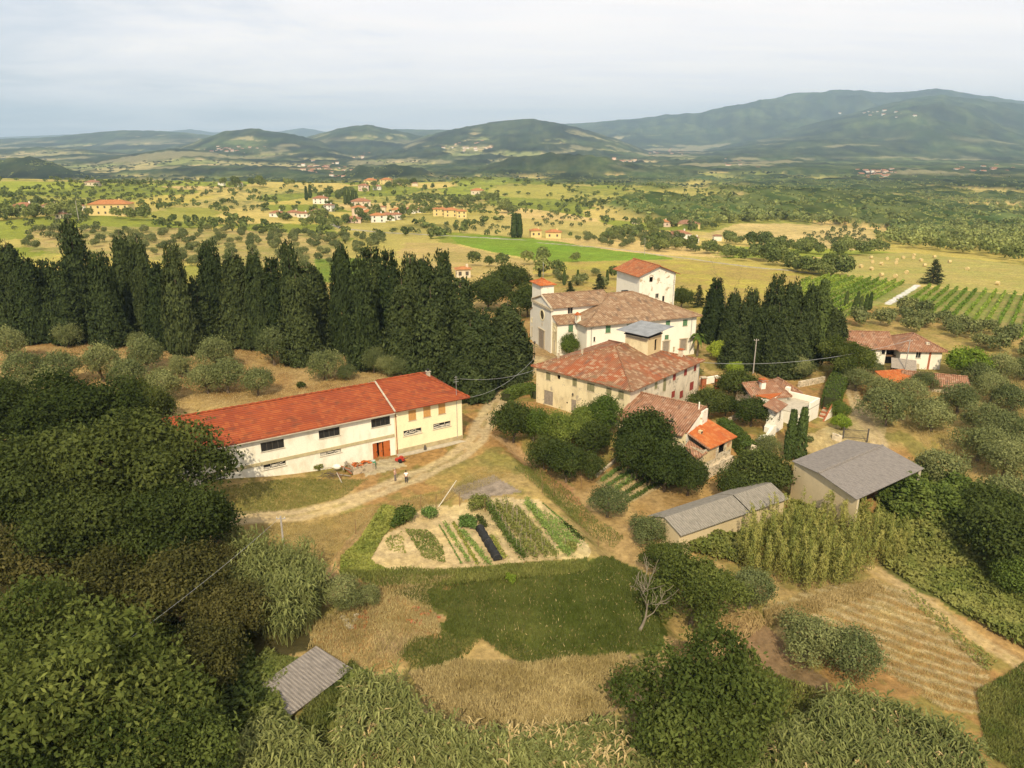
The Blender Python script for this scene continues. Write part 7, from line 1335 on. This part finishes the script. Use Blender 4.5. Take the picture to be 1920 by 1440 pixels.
# lamp post by the church, dead tree, palm
t = empty('lamp_post', at(1002, 672), 0, 'black lantern on a post at the edge of the church forecourt', 'street lamp'); m = MB(); m.lathe([(.14, 0), (.07, .25), (.04, .6), (.035, 2.9), (.06, 3.0)], 'black', 8); m.build('post', t); m = MB(); m.lathe([(.1, 3.003), (.24, 3.35), (.26, 3.42), (.05, 3.65)], 'frame', 6); m.build('lantern', t)
def dead_tree(u, v, hh, seed, label, lean, mat=BARKP, r0=.2, nm='dead_tree', n=9, thin=.008):
    x, y, z = at(u, v); r2 = random.Random(seed); m = MB()
    def br(p, d, l, r, k):
        pts, rad = [p], [r]
        for i in range(4): d = (d + Vector((r2.uniform(-.28, .28), r2.uniform(-.28, .28), r2.uniform(-.1, .22)))).normalized(); pts.append(pts[-1] + d * l / 4); rad.append(max(thin, r * (1 - .2 * (i + 1))))
        m.tube(pts, rad, mat, 6 if k == 3 else 4)
        if k:
            for _ in range(3 if k == 3 else 4): i = r2.randrange(1, 5); br(pts[i], (d + Vector((r2.uniform(-1, 1), r2.uniform(-1, 1), r2.uniform(-.2, .8)))).normalized(), l * r2.uniform(.45, .8), rad[i] * .7, k - 1)
    br(Vector((0, 0, -.1)), Vector(lean).normalized(), hh, r0, 3); o = m.build(nm); o.location = (x, y, z); tag(o, label, 'dead tree')
dead_tree(1197, 1186, 3.9, 12, 'bleached leaning dead tree at the meadow edge', (.42, .0, .85), plain('grey dead wood', (.30, .25, .18), .95, .3, 5), .17, 'dead_tree', 9, .02); dead_tree(1362, 640, 14, 4, 'bare brown dead conifer in front of the clump by the villa', (.0, .02, 1), BARK, .18)
def palm(u, v, hh, s, label):
    x, y, z = at(u, v); t = empty('palm_tree', (x, y, z), 0, label, 'palm tree'); r2 = np.random.default_rng(3); m = MB(); m.tube([(0, 0, -.3), (.05, 0, hh * .5), (0, 0, hh)], [.26, .2, .22], BARK, 8); m.build('trunk', t); V = []
    for a in np.linspace(0, 6.28, 26, endpoint=False):
        e = r2.uniform(-.3, .9); prev = None
        for i in range(7):
            f = i / 6 * s; p = np.array([math.cos(a) * f, math.sin(a) * f, hh + e * f - .42 * f * f]); sd_ = np.array([-math.sin(a), math.cos(a), 0]) * (.28 * math.sin(math.pi * (.12 + .85 * i / 6)) + .02)
            if prev is not None: V += [prev[0] - prev[1], prev[0] + prev[1] + np.array([0, 0, -.08]), p + sd_ + np.array([0, 0, -.08]), p - sd_]
            prev = (p, sd_)
    V = np.array(V); k = len(V) // 4; link('crown', card_mesh('palm_crown', V, LM['laurel'], r2.random(k), .4 + .4 * r2.random(k)), t)
palm(1307, 668, 4.6, 2.0, 'palm tree at the corner of the white villa'); palm(1412, 690, 4.2, 1.9, 'palm tree in the shade of the conifer clump')
# ------------------------------------------------------------------ garden walls, gate, pillars
def wall_thing(pts, hh, wd, mat, label, nm='garden_wall'):
    Q = [at(*p) for p in pts]; o = Vector(Q[0]); t = empty(nm, tuple(o), 0, label, 'wall'); m = MB()
    for a, b in zip(Q[:-1], Q[1:]):
        d = Vector((b[0] - a[0], b[1] - a[1], 0)); s = Vector((-d.y, d.x, 0)).normalized() * wd / 2; A_, B_ = Vector(a) - o, Vector(b) - o; dn, up = Vector((0, 0, -1.5)), Vector((0, 0, hh)); v = [A_ - s + dn, B_ - s + dn, B_ + s + dn, A_ + s + dn]; w_ = [A_ - s + up, B_ - s + up, B_ + s + up, A_ + s + up]; m.poly(w_, mat)
        for i in range(4): j = (i + 1) % 4; m.poly([v[i], v[j], w_[j], w_[i]], mat)
    m.build('masonry', t); return t
wall_thing([(1497, 726), (1545, 716)], 1.1, .4, 'stone', 'dry stone wall at the top of the court lane'); wall_thing([(1352, 800), (1400, 775), (1428, 765)], .8, .4, 'stone', 'low stone wall between the annex and the cottage garden'); wall_thing([(1312, 722), (1345, 716)], 1.3, .35, 'peel', 'pale wall joining the red pillars by the farmhouse'); wall_thing([(1160, 860), (1118, 895)], .4, .3, 'stone', 'low stone edging above the kitchen garden'); wall_thing([(1495, 955), (1560, 990)], .3, .4, 'conc', 'concrete footing along the end of the open shed'); wall_thing([(965, 672), (985, 684), (1003, 690)], .5, .35, 'stone', 'low forecourt wall by the lantern'); wall_thing([(1560, 822), (1578, 828)], .9, .5, 'stone', 'rough stone wall end beside the court gate')
for u, v, lb in ((1318, 728, 'brick red gate pillar beside the pale wall'), (1344, 728, 'brick red gate pillar by the dark garden tree')):
    x, y, z = at(u, v); t = empty('gate_pillar', (x, y, z), R_(10), lb, 'pillar'); m = MB(); m.box(-.4, .4, -.4, .4, -1, 2.0, 'brick'); m.build('shaft', t); m = MB(); m.box(-.52, .52, -.52, .52, 2.003, 2.18, 'stonetrim'); m.build('cap', t)
def gate(u, v, ang, w_, label):
    x, y, z = at(u, v); t = empty('iron_gate', (x, y, z), ang, label, 'gate')
    for s in (0, w_): m = MB(); m.box(s - .1, s + .1, -.1, .1, -.3, 1.9, 'frame'); m.build('post', t)
    m = MB(); m.box(.12, w_ - .12, -.03, .03, .2, .28, 'frame'); m.box(.12, w_ - .12, -.03, .03, 1.5, 1.58, 'frame'); k = int(w_ / .18)
    for i in range(k): m.box(.14 + i * (w_ - .28) / k, .17 + i * (w_ - .28) / k, -.015, .015, .28, 1.5, 'frame')
    m.build('grille', t)
gate(1580, 822, R_(-12), 3.6, 'dark iron gate between the court and the olive track')
# ------------------------------------------------------------------ hay bales
bm_ = MB(); bm_.lathe([(.02, -.6), (.70, -.6), (.74, -.5), (.74, .5), (.70, .6), (.02, .6)], plain("hay", (.62, .48, .22), .95, .25, 5), 18); b0 = bm_.build('hay_bale')
for i, (x_, y_) in enumerate(((860, 97), (960, 95), (1003, 95), (1067, 70), (1062, 110), (1117, 145), (1117, 82), (1200, 76), (1196, 152), (1258, 130), (1297, 47), (1360, 90), (880, 45), (1205, 58), (1300, 32), (1415, 42), (1240, 45), (1770, 193), (1150, 52), (1060, 45), (1500, 70), (1600, 110), (1340, 60), (940, 60))):
    o = b0 if i == 0 else b0.copy()
    if i: COL.objects.link(o)
    x, y, z = at(1280 + x_ / 3, 470 + y_ / 3); o.location = (x, y, z + .68); o.rotation_euler = (math.pi / 2, 0, RG.uniform(0, 3.1)); tag(o, 'round pale hay bale lying in the mown hay field', 'hay bale', 'hay bales')
# brick rubble on the spoil heap
for i in range(26):
    u, v = (RG.gauss(790, 14), RG.gauss(1160, 10)) if i < 16 else (RG.gauss(680, 7), RG.gauss(1168, 10)); x, y, z = at(u, v); m = MB(); s = RG.uniform(.08, .2); m.box(-s * 1.6, s * 1.6, -s, s, -s * .6, s * .6, 'brick' if i % 4 else 't_org', Matrix.Rotation(RG.uniform(-.5, .5), 3, 'X') @ Matrix.Rotation(RG.uniform(0, 3), 3, 'Z')); o = m.build('brick_fragment'); o.location = (x, y, z + .08); tag(o, 'broken red brick on the spoil heap beside the meadow', 'brick', 'bricks on the spoil heap')
for i in range(7):
    x, y, z = at(RG.gauss(662, 7), RG.gauss(1165, 8)); m = MB(); m.lathe([(.05, 0), (.3, .05), (.34, .2), (.1, .34)], 'conc', 7, (0, 0, -.05), RG.uniform(.7, 1.5), 1); o = m.build('rubble_stone'); o.location = (x, y, z); tag(o, 'grey lump of rubble at the end of the spoil heap', 'stone', 'rubble stones')
# ------------------------------------------------------------------ the two people in the yard
def skinned(name, verts, edges, rad, mat, parent, sub=2):
    me = bpy.data.meshes.new(name); me.from_pydata(verts, edges, []); o = link(name, me); sk = o.modifiers.new("s", 'SKIN'); ss = o.modifiers.new("u", 'SUBSURF'); ss.levels = sub; ss.render_levels = sub
    for v, r in zip(me.skin_vertices[0].data, rad): v.radius = (r, r) if not hasattr(r, '__len__') else r
    me.skin_vertices[0].data[0].use_root = True; dg = bpy.context.evaluated_depsgraph_get(); ev = o.evaluated_get(dg); m2 = bpy.data.meshes.new_from_object(ev); bpy.data.objects.remove(o); bpy.data.meshes.remove(me); m2.name = name; m2.materials.clear(); m2.materials.append(mat)
    m2.polygons.foreach_set("use_smooth", [True] * len(m2.polygons)); return link(name, m2, parent)
SKIN = plain("skin", (.52, .30, .20), .6, .08, 6)
def person(u, v, rot, label, top, legs, hair, arms, short_legs=False):
    x, y, z = at(u, v); t = empty('person', (x, y, z), rot, label, 'person')
    # one continuous body: pelvis root, spine, head, arms, legs (faces -y)
    V = [(0, 0, .92), (0, .0, 1.12), (0, .01, 1.34), (0, .0, 1.45), (0, -.01, 1.53), (0, -.02, 1.62), (0, -.01, 1.70)]; Rr = [(.15, .11), (.14, .10), (.16, .11), (.07, .06), (.055, .06), (.078, .095), (.05, .06)]; E_ = [(i, i + 1) for i in range(6)]
    for s in (-1, 1):
        a = arms[0] if s < 0 else arms[1]; b = len(V); V += [(s * .17, .01, 1.40), *[(s * p[0], p[1], p[2]) for p in a]]; Rr += [.055, .042, .034, .026, .03]; E_ += [(2, b), (b, b + 1), (b + 1, b + 2), (b + 2, b + 3), (b + 3, b + 4)]
        hx, hy, hz = V[b + 4]; d = Vector(V[b + 4]) - Vector(V[b + 3]); d.normalize()
        for q in range(5):
            sp = (q - 2) * .012; n = len(V); V += [(hx + sp, hy - (.02 if q == 0 else 0), hz), (hx + sp * 1.4 + d.x * (.07 - .006 * abs(q - 2)), hy - (.03 if q == 0 else .005) + d.y * .07, hz + d.z * .075)]; Rr += [.009, .007]; E_ += [(b + 4, n), (n, n + 1)]
    for s, fw in ((-1, .05), (1, -.05)):
        b = len(V); V += [(s * .10, 0, .84), (s * .11, -fw * .4, .48), (s * .11, fw * .3, .10), (s * .12, fw * .3 - .14, .035)]; Rr += [.085, .058, .042, .035]; E_ += [(0, b), (b, b + 1), (b + 1, b + 2), (b + 2, b + 3)]
    skinned('body', V, E_, Rr, SKIN, t, 1)
    sv = [V[0], V[1], V[2], (0, .0, 1.43)]; sr = [(.175, .135), (.165, .125), (.185, .135), (.085, .08)]; se = [(0, 1), (1, 2), (2, 3)]
    for s, k in ((-1, 7), (1, 7 + 5 + 10)): b = len(sv); sv += [V[k], tuple((Vector(V[k]) + Vector(V[k + 1])) / 2)]; sr += [.072, .062]; se += [(2, b), (b, b + 1)]
    skinned('shirt', sv, se, sr, top, t, 1)
    lv = [(0, 0, .95)]; lr = [(.17, .13)]; le = []; L0 = 7 + 2 * 15
    for k in (L0, L0 + 4): b = len(lv); low = V[k + 2] if not short_legs else V[k + 1]; lv += [V[k], V[k + 1], tuple(low)] if not short_legs else [V[k], tuple((Vector(V[k]) * .3 + Vector(V[k + 1]) * .7))]; lr += [.105, .078, .065] if not short_legs else [.105, .09]; le += [(0, b), (b, b + 1)] + ([(b + 1, b + 2)] if not short_legs else [])
    skinned('trousers', lv, le, lr, legs, t, 1)
    h = MB(); h.lathe([(.085, 1.60), (.105, 1.66), (.098, 1.73), (.05, 1.78)], hair, 12, (0, .015, 0), .92, 1.1); h.build('hair', t, True)
    f = MB(); f.box(-.012, .012, -.135, -.095, 1.60, 1.635, SKIN); f.box(-.045, -.02, -.118, -.10, 1.64, 1.655, 'dark'); f.box(.02, .045, -.118, -.10, 1.64, 1.655, 'dark'); f.box(-.025, .025, -.118, -.10, 1.565, 1.575, 'brick'); f.box(-.095, -.075, -.01, .03, 1.6, 1.66, SKIN); f.box(.075, .095, -.01, .03, 1.6, 1.66, SKIN); f.build('face', t)
    for s, fw in ((-1, .05), (1, -.05)): m = MB(); m.lathe([(.05, 0), (.055, .04), (.045, .1)], 'frame', 8, (s * .12, fw * .3 - .06, 0), 1, 2.1); m.build('shoe', t)
down = [(.25, .02, 1.15), (.28, -.04, .93), (.285, -.06, .88), (.285, -.07, .84)]; hip = [(.33, .08, 1.17), (.22, -.05, 1.02), (.19, -.06, 1.0), (.17, -.07, .98)]; fold = [(.24, -.05, 1.15), (.10, -.24, 1.14), (.05, -.25, 1.15), (.02, -.25, 1.16)]
person(762, 905, R_(190), 'person in a white shirt and dark trousers standing on the track, elbows out', plain("white cotton", (.85, .83, .78), .8, .05), plain("navy cloth", (.025, .03, .05), .8, .1), plain("dark hair", (.02, .016, .012), .6), (hip, hip))
person(741, 901, R_(75), 'person in a pale pink top and grey trousers standing beside the white-shirted one', plain("pale pink cotton", (.66, .42, .34), .8, .1), plain("grey cloth", (.22, .19, .19), .8, .1), plain("grey hair", (.42, .36, .31), .6), (fold, down))
# ------------------------------------------------------------------ houses of the far slopes
FW = dict(y=plain("far yellow wall", (.70, .55, .24), .9, .1), w=plain("far white wall", (.76, .72, .62), .9, .1), c=plain("far cream wall", (.66, .56, .40), .9, .1), p=plain("far pink wall", (.66, .50, .38), .9, .1))
def far_house(u, v, pw, ph, wc, rc, label, rot=0., dep=.75, group=None):
    x, y, z = at(u, v); D = math.hypot(x, y); k = D / FPX; w_, h = max(5., pw * k), max(3., ph * k / .95); d = w_ * dep if w_ < 16 else 12.; t = empty('house', (x, y + d * .3, z), R_(rot), label, 'house', group); wm = FW[wc]; rm = {'r': M['t_far'], 'o': M['t_far2'], 'b': M['t_brn']}[rc]
    n = max(2, int(w_ / 4)); mb = MB(); mb.box(-w_ / 2, w_ / 2, -d / 2, d / 2, -3, h, wm); mb.build('wall', t)
    rise = min(w_, d) * .22; F, e, c = hip_faces(-w_ / 2 - .6, w_ / 2 + .6, -d / 2 - .6, d / 2 + .6, h + .004, h + rise); mb = MB()
    for f in F: mb.poly(f, rm)
    mb.poly(e[::-1], rm); mb.build('roof', t)
    fl = 2 if h > 5 else 1
    if pw >= 14:
        for i in range(n):
            for j in range(fl):
                m = MB(); cx_ = -w_ / 2 + (i + .5) * w_ / n; zz_ = h * (.28 + .5 * j) if fl == 2 else h * .5; m.box(cx_ - .55, cx_ + .55, -d / 2 - .06, -d / 2 - .003, zz_ - .7, zz_ + .7, 'frame'); m.build('window', t)
        m = MB(); m.box(w_ * .2, w_ * .2 + .8, -.4, .4, h + .2, h + rise + .7, wm); m.build('chimney', t)
for a in ((206, 404, 62, 17, 'y', 'o', 'big yellow house with a shallow orange roof beyond the cypress row', 8), (42, 399, 36, 9, 'w', 'r', 'white house with a reddish roof at the picture edge', 5), (94, 397, 24, 9, 'c', 'r', 'cream house between the white one and the big yellow house', -8), (122, 402, 14, 6, 'w', 'r', 'small outbuilding beside the big yellow house', 0), (150, 394, 12, 6, 'w', 'r', 'little white house behind the mast', 10), (114, 410, 14, 5, 'c', 'b', 'low shed roof among trees below the cream house', 0),
          (694, 347, 22, 8, 'y', 'o', 'yellow villa on the crest, first of three', 5), (724, 346, 20, 8, 'y', 'o', 'yellow villa on the crest, second of three', -5), (748, 345, 10, 6, 'c', 'o', 'small villa on the crest, third of three', 0), (681, 358, 18, 9, 'p', 'r', 'pink villa just under the crest', 10), (707, 356, 14, 6, 'w', 'r', 'white cottage below the crest villas', 0), (778, 349, 10, 5, 'c', 'b', 'lone cottage where the crest falls away', 0),
          (600, 382, 26, 9, 'w', 'r', 'white house with red roof by the row of cypresses', 12), (617, 396, 16, 10, 'w', 'b', 'bright white gable house in the village trees', -20), (594, 407, 28, 9, 'c', 'r', 'wide red-roofed house above the round trees', 6), (568, 408, 18, 7, 'w', 'r', 'small house second along the village lane', 0), (549, 406, 22, 7, 'c', 'r', 'low house along the village lane', 4), (518, 407, 22, 7, 'w', 'r', 'low white house at the end of the village lane', 0),
          (676, 391, 34, 12, 'c', 'r', 'large red-roofed house above the terraces', 10), (672, 404, 24, 13, 'p', 'o', 'tallest stepped house of the village terrace', 15), (662, 418, 26, 7, 'p', 'r', 'low stepped house at the foot of the terrace', 10), (690, 411, 26, 12, 'p', 'o', 'stepped terrace house, second along', 12), (708, 417, 26, 12, 'w', 'o', 'stepped terrace house, third along', 12), (726, 414, 26, 10, 'w', 'r', 'stepped terrace house, fourth along', 12), (742, 412, 20, 9, 'w', 'r', 'last house of the stepped terrace', 8), (717, 398, 12, 9, 'c', 'r', 'narrow dark red roofed house behind the terrace', 0), (745, 402, 20, 8, 'c', 'o', 'cream house behind the terrace trees', 5), (768, 400, 22, 7, 'w', 'r', 'white house at the back of the village', 0), (790, 399, 14, 6, 'w', 'r', 'little white house before the orange apartment row', 0),
          (824, 405, 24, 12, 'y', 'o', 'orange-roofed apartment block, first of three', 8), (845, 407, 26, 12, 'y', 'o', 'orange-roofed apartment block, middle of three', 8), (865, 409, 18, 12, 'y', 'o', 'orange-roofed apartment block, last of three', 8), (895, 365, 24, 7, 'c', 'o', 'orange roofed farm among hillside trees', 5),
          (1004, 445, 20, 12, 'y', 'o', 'square yellow villa by the lane gate', 10), (1038, 447, 28, 11, 'y', 'o', 'broad yellow villa by the lane', -4), (1276, 448, 34, 9, 'w', 'r', 'white bungalow with a brown roof above the stream trees', 8), (1243, 425, 24, 8, 'p', 'o', 'orange house on the far lane', 5), (1290, 428, 40, 8, 'y', 'b', 'long yellow house on the far lane', 2), (1262, 426, 14, 6, 'y', 'o', 'small yellow house between two on the far lane', 0), (1302, 455, 14, 6, 'w', 'b', 'white shed below the bungalow', 0), (1192, 420, 14, 5, 'c', 'r', 'tiny house in the fields before the far lane', 0), (1295, 388, 14, 6, 'p', 'r', 'brick farm in front of the dark cypress stand', 0), (868, 520, 22, 8, 'c', 'o', 'small house whose orange roof shows between the cypresses', 10), (1345, 452, 6, 9, 'w', 'b', 'slim white dovecote by the golden field', 0), (1640, 372, 10, 4, 'w', 'b', 'tiny white house in the far woods', 0), (1500, 372, 10, 4, 'w', 'b', 'tiny white house at the valley edge', 0), (172, 348, 20, 5, 'c', 'b', 'old farm on the shoulder of the olive hill', 0), (415, 348, 10, 5, 'w', 'b', 'white cottage at the top of the olive hill', 0), (450, 350, 8, 6, 'w', 'b', 'white house by the dark tree on the olive hill', 0), (1213, 385, 10, 4, 'c', 'r', 'cottage beyond the plough on the far ridge', 0), (1165, 388, 12, 4, 'c', 'b', 'low barn on the far ridge', 0)):
    far_house(*a)
def far_town(name, u0, u1, v0, v1, n, seed, label, size=9.):
    rng = random.Random(seed); m = MB(); wm = [FW['w'], FW['c'], FW['p'], FW['w']]
    for i in range(n):
        f = rng.gauss(.5, .22); u = u0 + (u1 - u0) * min(1, max(0, f)); v = v0 + (v1 - v0) * min(1, max(0, rng.gauss(.5, .25))); x, y, z = at(u, v); s = size * rng.uniform(.7, 1.5); h = s * rng.uniform(.5, .9); mw = wm[rng.randrange(4)]; o = (x, y, z); rm = M['t_far']
        m.box(-s * .7, s * .7, -s * .5, s * .5, -6, h, mw, None, o); a, b, c, d = [(x + p * s * .75, y + q * s * .55, z + h + .02) for p, q in ((-1, -1), (1, -1), (1, 1), (-1, 1))]; r1, r2 = (x - s * .75, y, z + h + s * .25), (x + s * .75, y, z + h + s * .25); m.poly([a, b, r2, r1], rm); m.poly([c, d, r1, r2], rm); m.poly([b, c, r2], mw); m.poly([d, a, r1], mw)
    tag(m.build(name), label, kind='stuff')
far_town('distant_village', 375, 500, 277, 290, 60, 1, 'pale village strung along the hill on the left'); far_town('distant_village', 1205, 1290, 280, 296, 70, 2, 'white village at the foot of the mountain'); far_town('distant_village', 1600, 1685, 318, 338, 80, 3, 'cream hill village on a spur of the right valley', 8.); far_town('distant_village', 1120, 1210, 300, 310, 24, 4, 'strung-out hamlet below the central hill'); far_town('distant_village', 540, 660, 305, 335, 70, 5, 'scattered suburb in the left valley', 8.); far_town('distant_village', 1780, 1900, 312, 326, 26, 6, 'hamlet in the pale fields at the right edge'); far_town('distant_village', 820, 980, 262, 290, 26, 7, 'scattered farms on the central hill', 10.); far_town('distant_village', 1570, 1760, 203, 222, 12, 8, 'white houses on the mountain spur', 16.); far_town('distant_village', 640, 700, 282, 300, 14, 10, 'few houses on the left-centre hill', 9.); far_town('distant_village', 1330, 1480, 296, 325, 16, 11, 'farms dotted over the right valley', 9.)
